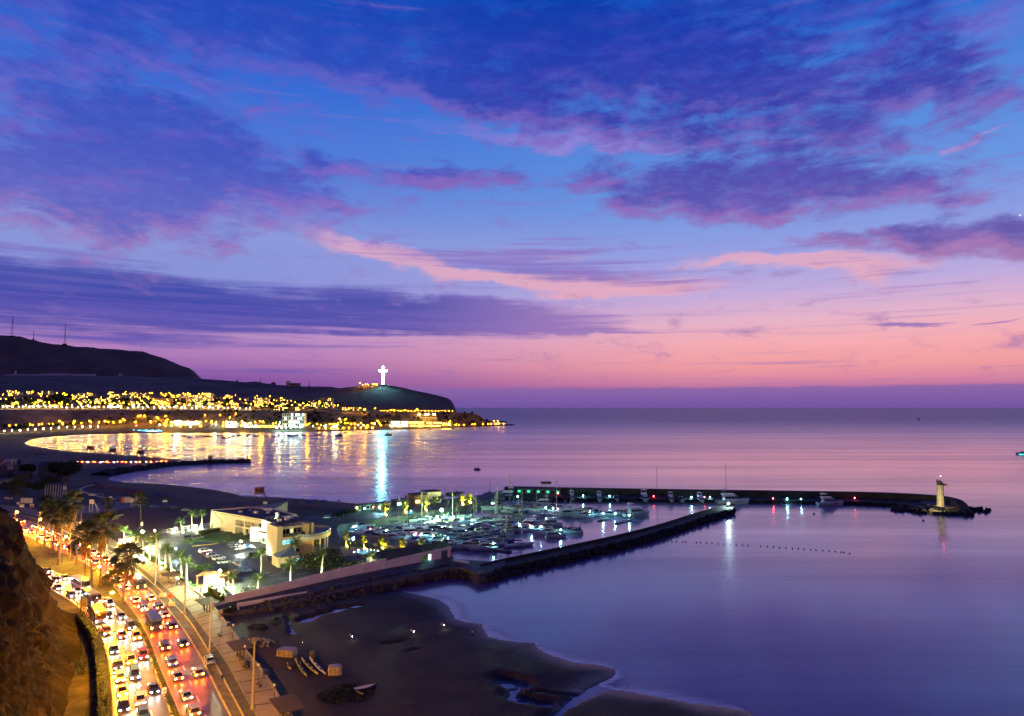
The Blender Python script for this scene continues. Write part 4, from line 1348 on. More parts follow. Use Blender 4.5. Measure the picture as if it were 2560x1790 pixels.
for k in range(5):
 a = T(3.2 + k * 1.5, 2.5)
 cprism('window', [a, T(4.3 + k * 1.5, 2.5), T(4.3 + k * 1.5, 2.58), T(3.2 + k * 1.5, 2.58)], 10.3, 12.4, M_GLASSD if k not in (2,) else emi('dim_room_light', (0.8, 0.75, 0.35), 1.2))
for k in range(3):
 a, b = T(2.3 + k * 2.6, -0.06), T(3.6 + k * 2.6, -0.06)
 cprism('window', [a, b, b + tn * 0.05, a + tn * 0.05], 4.0, 5.6, M_GLASSD if k != 1 else emi('dim_hall_window', (1.0, 0.6, 0.2), 0.35))
for (u, v) in ((4.0, 8.5), (7.5, 9.5), (10.5, 12)):
 cprism('air_unit', [T(u, v), T(u + 1.5, v), T(u + 1.5, v + 1.2), T(u, v + 1.2)], 14.5, 15.4, M_WHITE)
def crail(pts, z, h=1.0, n=6):
 r = empty('railing', (0, 0, 0)); r.parent = club
 mb = MB()
 for hh in (1.0, 0.66, 0.33):
  for i in range(len(pts) - 1):
   a, b = L(pts[i]), L(pts[i + 1])
   mb.bar((*a, z - 3 + h * hh), (*b, z - 3 + h * hh), 0.05 if hh < 1 else 0.08)
 mb.build('handrail', M_RAILM, r)
 for i in range(len(pts) - 1):
  k = max(1, int((Vector(pts[i + 1]) - Vector(pts[i])).length / 2.0))
  for q in range(k):
   p = Vector(pts[i]).lerp(Vector(pts[i + 1]), q / k); a = L(p)
   MB().bar((*a, z - 3), (*a, z - 3 + h), 0.08).build('post', M_RAILM, r)
crail([T(2.0, 0.2), T(TW - 3.0, 0.2)], 10.0)
crail([T(3.5, 1.8), T(TW - 1.0, 1.8)], 13.5)
crail([T(2.5, 16), T(TW, 16)], 14.5)
cprism('planter', [T(2.3, 0.6), T(TW - 3.2, 0.6), T(TW - 3.2, 1.3), T(2.3, 1.3)], 10.02, 11.0, mat('dark_planting', (0.03, 0.04, 0.02), 0.9, var=0.4, bump=0.8))
for k in range(3):
 a, b = T(2.1 + k * 1.7, -0.06), T(3.5 + k * 1.7, -0.06)
 w = cprism('window', [a, b, b + tn * 0.05, a + tn * 0.05], 7.4, 8.9, E_CYAN)
xA = G(694, 1419, 3); xB = G(747, 1412, 3)
xd = (xB - xA).normalized(); xn = Vector((-xd.y, xd.x, 0)); XW = (xB - xA).length
mb = MB()
P = [xA, xB, xB + xn * 7, xA + xn * 7]
lp = [L(p) for p in P]
mb.add([(*lp[0], 0), (*lp[1], 0), (*lp[2], 0), (*lp[3], 0), (*lp[0], 3.2), (*lp[1], 3.2), (*lp[2], 5.2), (*lp[3], 3.2)],
       [(0, 1, 5, 4), (1, 2, 6, 5), (2, 3, 7, 6), (3, 0, 4, 7)])
mb.build('annex_wall', M_BEIGE, club)
mb = MB(); mb.add([(*lp[0], 3.25), (*lp[1], 3.25), (*lp[2], 5.25), (*lp[3], 3.25)], [(0, 1, 2), (0, 2, 3)])
mb.build('annex_roof', mat('slate_roof', (0.16, 0.20, 0.24), 0.4, var=0.1), club)
a = xA + xd * 0.0 - xn * 0.3
cprism('annex_pier', [a, a + xd * 0.8, a + xd * 0.8 + xn * 0.28, a + xn * 0.28], 3, 6.6, M_BEIGE)
a = xB - xd * 0.9 - xn * 0.08
cprism('lit_panel', [a, a + xd * 0.9, a + xd * 0.9 + xn * 0.05, a + xn * 0.05], 3.1, 5.6, E_CYAN)
c = G(790, 1386, 3) + Vector((1, 6, 0))
rx, ry = 12.8, 14.5
cc = T(TW, 9)
arc = []
for k in range(17):
 a_ = -PI / 2 + PI * k / 16
 arc.append(cc + Vector((abs(math.cos(a_)) ** 0.6 * 10.6, math.sin(a_) * 10.5, 0)))
poly = [cc + Vector((-0.2, -10.5, 0))] + arc + [cc + Vector((-0.2, 10.5, 0))]
poly = [p for i, p in enumerate(poly) if i == 0 or (p - poly[i - 1]).length > 0.05]
cprism('terrace_deck', poly, 8.0, 9.3, mat('terrace_fascia', (0.62, 0.54, 0.42), 0.7, var=0.05), top=M_PATIO)
inner = [cc + (p - cc) * 0.82 for p in poly]
cprism('restaurant_core', [cc + (p - cc) * 0.45 for p in poly], 3, 7.98, mat('brown_panelling', (0.12, 0.07, 0.035), 0.7, var=0.2))
for i in range(3, len(arc) - 4, 2):
 p = cc + (arc[i] - cc) * 0.9
 cprism('column', [p + Vector((-.2, -.2, 0)), p + Vector((.2, -.2, 0)), p + Vector((.2, .2, 0)), p + Vector((-.2, .2, 0))], 3, 7.98, M_WHITE)
for (dx_, dy_) in ((1.5, -8.5), (4.2, -8.0), (7.0, -6.5), (2.8, -6.5)):
 p = cc + Vector((dx_, dy_, 0))
 cprism('ceiling_lamp', [p + Vector((-.35, -.35, 0)), p + Vector((.35, -.35, 0)), p + Vector((.35, .35, 0)), p + Vector((-.35, .35, 0))], 7.75, 7.97, emi('restaurant_lamp', (1.0, 0.66, 0.15), 90.0))
M_PANE = mat('balustrade_glass', (0.30, 0.36, 0.34), 0.15, var=0)
for i in range(len(arc) - 1):
 a, b = arc[i], arc[i + 1]
 g = (b - a) * 0.04
 mb = MB(); mb.bar((*L(a + g), 6.85), (*L(b - g), 6.85), 0.05, 1.0)
 mb.build('balustrade_pane', M_PANE, club)
mb = MB()
for (u, z0, z1, s_) in ((6.0, 6.45, 6.6, 0.9), (6.6, 6.5, 7.1, 0.14), (7.0, 6.5, 7.1, 0.14), (7.3, 6.5, 7.1, 0.14), (7.7, 6.9, 7.1, 1.0)):
 mb.box(cc.x - O0.x + u, cc.x - O0.x + u + s_, cc.y - O0.y - 8.6, cc.y - O0.y - 8.55, z0, z1)
mb.build('emblem', M_WHITE, club)
wr = empty('wedge_building', G(965, 1421, 3)); tag(wr, 'long low wedge building with dark planted roof and white end wall', 'building')
O1 = wr.location
q = [G(966, 1421, 3), G(1050, 1405, 3), G(1128, 1392, 3)]
b3 = [G(905, 1404, 3), G(1000, 1390, 3), G(1118, 1378, 3)]
def wp(pts, z0, z1, name, m):
 return MB().prism([(p.x - O1.x, p.y - O1.y) for p in pts], z0 - 3, z1 - 3).build(name, m, wr)
mb = MB(); vs = []
hs = [5.6, 6.2, 6.8]
for i in range(3):
 vs += [Vector((q[i].x - O1.x, q[i].y - O1.y, hs[i] - 3)), Vector((b3[i].x - O1.x, b3[i].y - O1.y, hs[i] - 3.1))]
lo = [v - Vector((0, 0, 0.55)) for v in vs]
mb.add(vs + lo, [(0, 2, 3, 1), (2, 4, 5, 3), (6, 7, 9, 8), (8, 9, 11, 10), (1, 3, 9, 7), (3, 5, 11, 9), (4, 10, 11, 5), (0, 1, 7, 6)])
mb.build('planted_roof', mat('dark_planted_roof', (0.03, 0.032, 0.02), 0.95, var=0.4, vscale=0.6, bump=0.8), wr)
for i in range(2):
 a, b = q[i], q[i + 1]
 n = 3
 for k in range(n):
  p0, p1 = a.lerp(b, k / n), a.lerp(b, (k + 1) / n)
  h0 = hs[i] + (hs[i + 1] - hs[i]) * k / n; h1 = hs[i] + (hs[i + 1] - hs[i]) * (k + 1) / n
  d = (p1 - p0).normalized(); nn = Vector((d.y, -d.x, 0)) * 0.2; g = d * 0.012
  def wallpiece(nm, z00, z01, z10, z11, m, off=0.0):
   P = [p0 + nn * (1 + off) + g, p1 + nn * (1 + off) - g, p1 + nn * off - g, p0 + nn * off + g]
   mb = MB(); mb.add([(P[0].x - O1.x, P[0].y - O1.y, z00 - 3), (P[1].x - O1.x, P[1].y - O1.y, z10 - 3), (P[2].x - O1.x, P[2].y - O1.y, z10 - 3), (P[3].x - O1.x, P[3].y - O1.y, z00 - 3),
                              (P[0].x - O1.x, P[0].y - O1.y, z01 - 3), (P[1].x - O1.x, P[1].y - O1.y, z11 - 3), (P[2].x - O1.x, P[2].y - O1.y, z11 - 3), (P[3].x - O1.x, P[3].y - O1.y, z01 - 3)],
                             [(3, 2, 1, 0), (4, 5, 6, 7), (0, 1, 5, 4), (1, 2, 6, 5), (2, 3, 7, 6), (3, 0, 4, 7)])
   mb.build(nm, m, wr)
  wallpiece('fascia', h0 - 0.9, h0 + 0.05, h1 - 0.9, h1 + 0.05, M_PINKW)
  if not (i == 1 and k == 0):
   wallpiece('wall_panel', 2.8, h0 - 1.02, 2.8, h1 - 1.02, M_PINKW if i == 0 or k == 1 else mat('grey_glass', (0.10, 0.12, 0.15), 0.2, var=0), 0.02)
wp([G(1118, 1394, 3), G(1126, 1393, 3), G(1126, 1393, 3) + Vector((0, 0.8, 0)), G(1118, 1394, 3) + Vector((0, 0.8, 0))], 2.8, 5.9, 'end_pier', M_PINKW)
wp([G(1070, 1403, 3) + Vector((0, 1.2, 0)), G(1078, 1401.5, 3) + Vector((0, 1.2, 0)), G(1078, 1401.5, 3) + Vector((0, 1.4, 0)), G(1070, 1403, 3) + Vector((0, 1.4, 0))], 3.2, 5.0, 'lit_doorway', emi('cool_doorway', (0.35, 0.85, 1.0), 10.0))
a = [G(916, 1409, 3), G(946, 1413, 3), G(946, 1413, 3) + Vector((0, 0.25, 0)), G(916, 1409, 3) + Vector((0, 0.25, 0))]
wp(a, 3.0, 5.2, 'lit_wall', M_WHITE)

M_POOL = mat('pool_water', (0.10, 0.45, 0.55), 0.08, var=0, spec=0.8)
pool = empty('swimming_pool', G(935, 1386, 3)); tag(pool, 'long turquoise lit swimming pool on the club deck', 'pool')
pl = [(884, 1380), (896, 1375), (918, 1373), (960, 1379), (990, 1385), (982, 1393), (960, 1394), (935, 1392), (905, 1386)]
O2 = pool.location
MB().prism([(p.x - O2.x, p.y - O2.y) for p in GX(pl, 3.2)], -0.1, 0.16).build('pool_rim', M_WHITE, pool)
pcx = sum(p.x for p in GX(pl, 3.2)) / 9; pcy = sum(p.y for p in GX(pl, 3.2)) / 9
m_pl = emi('underwater_lit_pool', (0.05, 0.50, 0.85), 0.8)
m_pl.node_tree.nodes['Principled BSDF'].inputs['Roughness'].default_value = 0.06
MB().add([(pcx + (p.x - pcx) * 0.95 - O2.x, pcy + (p.y - pcy) * 0.93 - O2.y, 0.165) for p in GX(pl, 3.2)][::-1], [tuple(range(9))]).build('pool_water', m_pl, pool)
po = bpy.data.objects['pool_water']
if po.data.polygons[0].normal.z < 0: po.data.flip_normals()
sheet('pool_deck', GX([(846, 1352), (900, 1362), (1040, 1380), (1010, 1390), (960, 1404), (900, 1404), (862, 1396), (850, 1372)], 3.05), 3.05, mat('deck_tiles', (0.30, 0.27, 0.20), 0.7, var=0.15, vscale=0.8))
gh = empty('gatehouse', G(508, 1462, 3)); tag(gh, 'small gatehouse with glowing white sign board under a wooden canopy', 'gatehouse')
O3 = gh.location
def gp(pts, z0, z1, name, m, **k):
 return MB().prism([(p[0], p[1]) for p in pts], z0, z1).build(name, m, gh)
gp([(0, 0), (6.2, 0.6), (6.0, 3.4), (-0.2, 2.8)], 0, 2.6, 'wall', M_BEIGE)
gp([(0.6, -0.16), (4.6, 0.24), (4.6, 0.36), (0.6, -0.04)], 1.1, 2.5, 'sign_board', emi('sign_board_light', (0.85, 1.0, 0.75), 7.0))
gp([(0.1, -0.12), (0.5, -0.08), (0.5, 0.02), (0.1, -0.02)], 0.3, 2.5, 'window_light', E_CYAN)
mb = MB()
for k, (u, w_) in enumerate(((1.0, 0.45), (1.62, 0.12), (1.95, 0.12), (2.3, 0.4), (2.9, 0.12), (3.2, 0.3), (3.7, 0.4))):
 if w_ > 0.2:
  mb.ball((u + w_ / 2, -0.17 + u * 0.1 - 0.02, 1.85), w_ / 2, 8, 4)
 else:
  mb.box(u, u + w_, -0.22 + u * 0.1, -0.2 + u * 0.1, 1.5, 2.25)
mb.build('sign_letters', mat('grey_green_letters', (0.30, 0.42, 0.34), 0.6, var=0), gh)
M_TIMB = mat('orange_timber', (0.34, 0.15, 0.05), 0.7, var=0.2, vscale=1.5)
for k in range(8):
 gp([(-1.8, -1.6 + k * 0.8), (8.2, -0.8 + k * 0.8), (8.2, -0.1 + k * 0.8), (-1.8, -0.9 + k * 0.8)], 3.0 + 0.02 * (k % 2), 3.15, 'roof_slat', M_TIMB)
for (x, y) in ((-1.5, -1.4), (8.0, -0.6), (-1.5, 4.2), (8.0, 5.0)):
 gp([(x, y), (x + 0.25, y), (x + 0.25, y + 0.25), (x, y + 0.25)], 0, 3.0, 'post', M_TIMB)
# ================================================================== LAMPS NEAR THE ROAD
E_SOD = emi('sodium_lamp', (1.0, 0.42, 0.002), 10000.0)
E_SODW = emi('pale_sodium_lamp', (1.0, 0.62, 0.20), 1500.0)
M_POLE = mat('painted_lamp_pole', (0.30, 0.27, 0.20), 0.6, var=0.1)
M_POLED = mat('dark_pole', (0.05, 0.045, 0.04), 0.6, var=0.1)
M_CPOLE = mat('concrete_pole', (0.42, 0.36, 0.22), 0.8, var=0.1)
def street_lamp(head, base, label, em=E_SOD, r=0.34, arm_m=M_POLED, z_arm=None):
 """head, base: world points; pole rises straight and bends over in an arc to the head"""
 t = empty('street_lamp', base); tag(t, label, 'street lamp', 'street lamps along the coast road')
 b = Vector(base); h = Vector(head) - b
 hz = h.z
 flat = Vector((h.x, h.y, 0)); L_ = flat.length
 MB().tube([(0, 0, 0), (0, 0, hz * 0.72)], [0.13, 0.09], 7).build('pole', arm_m, t)
 pts = []
 for k in range(9):
  a = k / 8
  pts.append(Vector((0, 0, hz * 0.72)) + flat * (1 - math.cos(a * PI / 2)) * 1.0 + Vector((0, 0, (hz * 0.28 + 0.15) * math.sin(a * PI / 2))))
 MB().tube(pts, [0.08] * 9, 6).build('arm', arm_m, t)
 hd = MB(); hd.ball((h.x, h.y, hz + 0.16), 0.30, 8, 4, sz=0.4)
 ho = hd.build('lamp_head', arm_m, t)
 MB().ball((h.x, h.y, hz - 0.02), r, 8, 5, sz=0.75).build('bulb', em, ho)
 return t
def Hd(px, py, z=12.5): return G(px, py, z)
LAMPS = [((43, 1280), None, 'street lamp glowing brightest just above the cliff edge'),
         ((104, 1276), None, 'small street lamp left of the dark palm group, beyond the road'),
         ((101, 1298), None, 'street lamp standing low at the bend left of the palm group'),
         ((165, 1341), None, 'street lamp between the tall palm trunks on the far side of the bend'),
         ((223, 1366), None, 'street lamp in the median beside the two leaning palms'),
         ((248, 1416), (201, 1541), 'street lamp on a long arched arm above the grass median'),
         ((281, 1481), (229, 1594), 'street lamp on a long arm beside the small bushy palm'),
         ((302, 1575), (243, 1713), 'street lamp hanging over the lanes with headlights, by the hedge'),
         ((345, 1713), (268, 1800), 'nearest street lamp, over the headlight lanes at the bottom'),
         ((300, 1357), None, 'street lamp on the promenade before the first lit palm')]
for hp, bp, lb in LAMPS:
 head = Hd(*hp)
 if bp is None:
  base = Vector((head.x - 1.2, head.y + 0.3, 3.0))
 else:
  base = G(bp[0], bp[1], 3.0)
 street_lamp(head, base, lb)
street_lamp(G(380, 1860, 12.5), G(300, 1930, 3.0), 'street lamp of the same row just below the picture')
street_lamp(G(-60, 1300, 12.5), G(-75, 1420, 3.0), 'street lamp of the same row hidden behind the cliff')
TP = [((388, 1466), 12.5, 'concrete pole at the promenade edge by the first shelter'), ((461, 1536), 12.0, 'concrete pole beside the club driveway crossing'),
      ((524, 1632), 12.0, 'concrete pole rising just behind the parked silver car'), ((632, 1773), 12.5, 'nearest concrete pole, right of the cycle path at the bottom'),
      ((266, 1376), 7.0, 'short pole with slanting arm beside the lawn corner')]
for (p, h, lb) in TP:
 t = empty('utility_pole', G(*p, 3.0)); tag(t, lb, 'pole', 'pale poles along the cycle path')
 MB().tube([(0, 0, 0), (0, 0, h)], [0.24, 0.15], 8).build('shaft', M_CPOLE, t)
 MB().box(-0.35, 0.35, -0.35, 0.35, 0, 0.5).build('footing', M_KERBG, t)
 if h < 10: MB().bar((0, 0, h * 0.9), (3.4, 0.5, h + 2.4), 0.12).build('arm', M_CPOLE, t)
for (p, h, lb) in [((264, 1464), 9.5, 'rusty slim pole in front of the small bushy palm'), ((74, 1332), 5.5, 'slim dark pole on the verge right of the brightest lamp')]:
 t = empty('sign_pole', G(*p, 3.0)); tag(t, lb, 'pole')
 MB().tube([(0, 0, 0), (0, 0, h)], [0.11, 0.08], 6).build('shaft', M_POLED, t)
 MB().ball((0, 0, h), 0.13, 6, 4).build('cap', M_POLED, t)
M_GLOBE = mat('milk_glass_globe', (0.75, 0.68, 0.55), 0.4, var=0)
GLB = [(501, 1494), (527, 1546), (554, 1582), (582, 1601), (611, 1658), (645, 1708), (685, 1762)]
gn = ['at the corner of the far shelter roof', 'right of the far shelter', 'above the first blue bin', 'behind the near shelter roof', 'between near shelter and black bin', 'beside the promenade bench', 'next to the nearest shelter roof']
pt = empty('globe_lamp'); tag(pt, 'x', 'lamp post', 'white globe lamp posts along the promenade')
MB().tube([(0, 0, 0), (0, 0, 3.3)], [0.09, 0.06], 7).build('post', M_POLED, pt)
MB().ball((0, 0, 3.55), 0.27, 10, 7).build('globe', M_GLOBE, pt, smooth=True)
MB().box(-0.25, 0.25, -0.25, 0.25, 0, 0.35).build('base', M_KERBG, pt)
for i, p in enumerate(GLB):
 q = G(p[0], p[1], 3.05)
 place(pt, i == 0, q, 0, 1.0, 'white globe lamp post ' + gn[i])

# ================================================================== PALMS
M_TRUNKW = mat('pale_palm_trunk', (0.45, 0.40, 0.32), 0.9, var=0.3, vscale=3.0, bump=0.6, bscale=5.0, stretch=(1, 1, 4))
M_TRUNK = mat('palm_trunk', (0.22, 0.17, 0.11), 0.95, var=0.35, vscale=3.0, bump=0.7, bscale=5.0, stretch=(1, 1, 4))
M_FROND = mat('palm_frond', (0.13, 0.20, 0.05), 0.6, var=0.25, vscale=0.8)
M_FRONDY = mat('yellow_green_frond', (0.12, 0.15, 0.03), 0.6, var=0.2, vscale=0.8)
M_FROND2 = mat('fan_palm_leaf', (0.055, 0.065, 0.02), 0.7, var=0.3, vscale=0.8)
M_SKIRT = mat('dead_palm_skirt', (0.16, 0.10, 0.05), 0.95, var=0.3, vscale=2)
def frond_mesh(L_=3.6, droop=1.6, w=0.75, n=11, m=M_FROND, name='frond', lift=0.9, seed=0):
 r = random.Random(seed)
 mb = MB()
 pts = []
 for i in range(n + 1):
  t = i / n
  pts.append(Vector((L_ * (t * (1 - 0.18 * t)), 0, lift * L_ * 0.5 * t - droop * t * t * 1.15)))
 for i in range(n):
  a, b = pts[i], pts[i + 1]
  ww = 0.045 * (1 - i / n) + 0.012
  mb.add([a + Vector((0, -ww, 0)), a + Vector((0, ww, 0)), b + Vector((0, ww, 0)), b + Vector((0, -ww, 0))], [(0, 1, 2, 3)])
  if i > 0:
   f = math.sin(PI * min(1, (i + 0.3) / n) ** 0.8)
   for s_ in (-1, 1):
    for q in (0.0, 0.5):
     p = a.lerp(b, q)
     ll = w * (0.35 + f) * r.uniform(0.85, 1.1)
     tip = p + Vector((0.45 * ll, s_ * ll, -0.35 * ll + r.uniform(-0.05, 0.05)))
     e = (b - a) * 0.36
     mb.add([p, p + e, tip], [(0, 1, 2)])
 return mb.mesh(name, m)
def fan_mesh(R=1.1, pet=1.1, m=M_FROND2, seed=0, name='leaf'):
 r = random.Random(seed)
 mb = MB()
 mb.bar((0, 0, 0), (pet, 0, 0.12), 0.05)
 c = Vector((pet, 0, 0.12))
 K = 9
 for k in range(K):
  a0 = -1.75 + 3.5 * k / K
  am = a0 + 1.75 / K * 1.0
  a1 = a0 + 3.2 / K
  Rr = R * (0.75 + 0.25 * math.cos(am)) * r.uniform(0.9, 1.08)
  p0 = c + Vector((math.cos(a0), math.sin(a0), 0)) * Rr * 0.55 + Vector((0, 0, 0.03))
  p1 = c + Vector((math.cos(a1), math.sin(a1), 0)) * Rr * 0.55 + Vector((0, 0, -0.03))
  tp = c + Vector((math.cos(am), math.sin(am), 0)) * Rr * 1.1 + Vector((0, 0, -0.28 * R))
  mb.add([c, p0, tp, p1], [(0, 1, 2, 3)])
 return mb.mesh(name, m)
def trunk_mesh(h, bend, r0, r1, name='trunk', n=10, m=M_TRUNK, seed=0):
 pts, rr = [], []
 for i in range(n + 1):
  t = i / n
  pts.append(Vector((bend[0] * t ** 1.6, bend[1] * t ** 1.6, h * t)))
  rr.append(r0 + (r1 - r0) * t ** 0.6 + (0.04 if i % 2 else 0) + (0.12 if i == 0 else 0))
 return MB().tube(pts, rr, 8).mesh(name, m, smooth=False)
def add_mesh(me, name, parent, loc=(0, 0, 0), rot=(0, 0, 0), s_=1.0):
 o = bpy.data.objects.new(name, me); C.objects.link(o); o.parent = parent
 o.location = loc; o.rotation_euler = rot; o.scale = (s_, s_, s_)
 return o
FR_D = [frond_mesh(seed=i, m=M_FROND) for i in range(3)]
FR_P = [frond_mesh(L_=1.9, droop=0.9, w=0.5, n=7, m=M_FRONDY, seed=9 + i) for i in range(2)]
FAN = [fan_mesh(seed=i) for i in range(3)]
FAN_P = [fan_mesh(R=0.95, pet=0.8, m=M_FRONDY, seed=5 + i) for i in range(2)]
def date_palm(base, top, label, group, nf=22, seed=0, size=1.0, meshes=None, trunk_r=0.30, name='date_palm'):
 r = random.Random(seed)
 b = Vector(base); h = Vector(top) - b
 t = empty(name, b); tag(t, label, 'palm', group)
 add_mesh(trunk_mesh(h.z, (h.x, h.y), trunk_r, trunk_r * 0.75, m=M_TRUNKW), 'trunk', t)
 c = Vector((h.x, h.y, h.z))
 ms = meshes or FR_D
 for k in range(nf):
  a = k * 2.399 + r.uniform(-0.2, 0.2)
  lay = k / nf
  tilt = -1.05 + 1.45 * lay + r.uniform(-0.1, 0.1)     # young fronds upright, old ones hanging
  o = add_mesh(ms[r.randrange(len(ms))], 'frond', t, c, (0, 0, 0), size * r.uniform(0.85, 1.1))
  o.rotation_euler = Euler((0, tilt, a), 'XYZ')
 return t
def fan_palm(base, top, label, group, nf=34, seed=0, size=1.0, skirt=True, meshes=None, name='fan_palm', tr=0.30):
 r = random.Random(seed)
 b = Vector(base); h = Vector(top) - b
 t = empty(name, b); tag(t, label, 'palm', group)
 add_mesh(trunk_mesh(h.z, (h.x, h.y), tr, tr * 0.62), 'trunk', t)
 c = Vector((h.x, h.y, h.z))
 ms = meshes or FAN
 for k in range(nf):
  a = k * 2.399 + r.uniform(-0.3, 0.3)
  lay = k / nf
  tilt = -1.35 + 2.3 * lay + r.uniform(-0.15, 0.15)
  o = add_mesh(ms[r.randrange(len(ms))], 'leaf', t, c, (0, 0, 0), size * r.uniform(0.85, 1.15))
  o.rotation_euler = Euler((r.uniform(-0.4, 0.4), tilt, a), 'XYZ')
 if skirt:
  mb = MB()
  for k in range(60):
   a = r.uniform(0, 2 * PI); z = r.uniform(-2.4, -0.2)
   rr = 0.25 + 0.55 * r.random() * (1 + z / 3)
   p = Vector((math.cos(a) * rr, math.sin(a) * rr, z)); q = p + Vector((math.cos(a) * 0.25, math.sin(a) * 0.25, -0.9))
   w = Vector((-math.sin(a), math.cos(a), 0)) * 0.14
   mb.add([p - w, p + w, q], [(0, 1, 2)])
  o = mb.build('dead_leaves', M_SKIRT, t); o.location = c; o.scale = (size,) * 3
  o['kind'] = 'stuff'
 return t
def topof(base_px, crown_px):
 """crown point above the base, at the base's own distance"""
 b = G(base_px[0], base_px[1], 3.0)
 t_ = W(crown_px[0], crown_px[1], b.y)
 return b, Vector((t_.x, b.y, t_.z))
FP = [((111, 1366), (116, 1262), 1.9, 'tall dark fan palm, leftmost of the group above the bend'),
      ((127, 1385), (124, 1272), 2.0, 'dark fan palm with its trunk right behind the leftmost palm'),
      ((133, 1383), (140, 1268), 1.8, 'dark fan palm whose trunk forks away from its neighbour at the group centre'),
      ((145, 1413), (149, 1288), 2.1, 'dark fan palm standing nearest in the left palm group'),
      ((150, 1400), (158, 1276), 1.7, 'dark leaning fan palm with pale lit trunk in the left group'),
      ((176, 1401), (172, 1290), 1.7, 'dark fan palm with slim trunk in the middle of the grass'),
      ((191, 1411), (184, 1256), 2.2, 'tallest dark fan palm, rising over the left group'),
      ((229, 1461), (216, 1338), 2.5, 'fan palm with shaggy crown leaning left over the median'),
      ((250, 1466), (258, 1318), 2.7, 'big dark fan palm right of the shaggy leaning one'),
      ((307, 1509), (324, 1393), 2.4, 'fan palm leaning right with brown dead skirt beside the red lights'),
      ((270, 1288), (269, 1261), 1.9, 'lone short palm behind the basketball goal'),
      ((352, 1300), (351, 1250), 2.1, 'dark palm standing alone on the sand behind the bright floodlight'),
      ((43, 1262), (42, 1222), 3.0, 'broad dark palm over the white sign boards at the left edge'),
      ((292, 1470), (289, 1446), 1.5, 'short bushy palm in the median beside the rusty pole'),
      ((270, 1462), (268, 1452), 1.0, 'low palm bush left of the short bushy palm')]
for i, (b, c, s_, lb) in enumerate(FP):
 bb, tt = topof(b, c)
 fan_palm(bb, tt, lb, 'dark fan palms around the coast road', nf=30, seed=i, size=s_, skirt=i < 10)
DP = [((311, 1372), (309, 1328), 'uplit date palm, first of the row beside the colourful sign'),
      ((334, 1379), (337, 1340), 'uplit date palm left of the brightest floodlight'),
      ((356, 1388), (357, 1345), 'uplit date palm right under the brightest floodlight'),
      ((375, 1400), (377, 1357), 'uplit date palm right of the brightest floodlight'),
      ((398, 1410), (390, 1345), 'tallest uplit date palm in the lawn row'),
      ((414, 1421), (413, 1376), 'uplit date palm in the middle of the lawn row, white glare at its foot'),
      ((428, 1430), (423, 1384), 'uplit date palm leaning left near the far shelter'),
      ((455, 1446), (450, 1392), 'uplit date palm, second last of the lawn row'),
      ((467, 1462), (466, 1408), 'uplit date palm at the near end of the lawn row'),
      ((563, 1479), (560, 1436), 'uplit date palm in front of the glowing gatehouse'),
      ((584, 1490), (581, 1446), 'uplit date palm at the end of the white wall'),
      ((645, 1477), (646, 1450), 'bushy bright date palm beside the white wall with a black car left of it'),
      ((653, 1440), (653, 1385), 'tall dark date palm rising behind the bushy bright palm'),
      ((726, 1459), (728, 1412), 'uplit date palm before the annex with the cyan panel'),
      ((803, 1442), (808, 1388), 'uplit date palm at the middle of the white wall'),
      ((739, 1407), (737, 1362), 'large date palm in front of the cyan-lit windows'),
      ((455, 1332), (452, 1308), 'lit date palm on the left of the car park fence'),
      ((480, 1326), (479, 1288), 'green-lit date palm behind the fence lamp'),
      ((504, 1322), (505, 1286), 'green-lit date palm against the left end of the hall'),
      ((926, 1421), (930, 1390), 'dark date palm by the lit white wall of the pool court')]
M_UPL = emi('white_uplight', (0.85, 1.0, 0.55), 12000.0)
M_UPLY = emi('yellow_uplight', (1.0, 0.80, 0.05), 7000.0)
up = None
def uplight(loc, m=M_UPL, label='x', r=0.16, group='ground spotlights under the palms', h=0.25):
 t = empty('spotlight', loc); tag(t, label, 'spotlight', group)
 MB().tube([(0, 0, 0), (0, 0, h)], [r * 1.1, r * 1.2], 8).build('housing', M_POLED, t)
 mb = MB(); n = 8
 mb.add([(r * math.cos(2 * PI * k / n), r * math.sin(2 * PI * k / n), h + 0.02) for k in range(n)], [tuple(range(n))])
 mb.build('lens', m, t)
 return t
LIT = [0, 1, 2, 3, 4, 5, 6, 7, 8, 9, 10, 11, 13, 14, 15, 16, 17, 18, 19]
for i, (b, c, lb) in enumerate(DP):
 bb, tt = topof(b, c)
 date_palm(bb, tt, lb, 'date palms of the club grounds', nf=22, seed=40 + i, size=1.12 if i not in (11, 15) else 1.35)
 if i in LIT:
  uplight(bb + Vector((-0.9 if i % 2 else 0.8, -1.0, 0.1)), label='white spotlight under the %s uplit date palm from the left' % ordn([0, 1, 2, 3, 4, 5, 6, 7, 8, 10, 11, 13, 0, 16, 18, 15, 9, 11, 12][LIT.index(i)] if False else LIT.index(i)), r=0.15 if i != 5 else 0.2)
YP = [((865, 1366), (865, 1341), 'yellow-lit palm at the left end of the pool lawn'), ((909, 1371), (908, 1349), 'yellow-lit palm above the left corner of the pool'),
      ((954, 1372), (954, 1355), 'yellow-lit palm at the first sun loungers'), ((1003, 1377), (1003, 1357), 'yellow-lit palm among the last sun loungers'),
      ((1051, 1379), (1051, 1362), 'yellow-lit palm at the right end of the pool terrace'),
      ((963, 1288), (962, 1267), 'yellow-lit palm, leftmost on the far quay'), ((1012, 1281), (1012, 1264), 'yellow-lit palm on the far quay left of the lit restaurant'),
      ((1063, 1275), (1064, 1258), 'yellow-lit palm in front of the lit restaurant'), ((1155, 1261), (1155, 1246), 'yellow-lit palm right of the green floodlight, left of a pair'),
      ((1173, 1257), (1173, 1243), 'yellow-lit palm, right one of the pair on the quay end'), ((1085, 1266), (1085, 1253), 'unlit small palm right of the lit restaurant')]
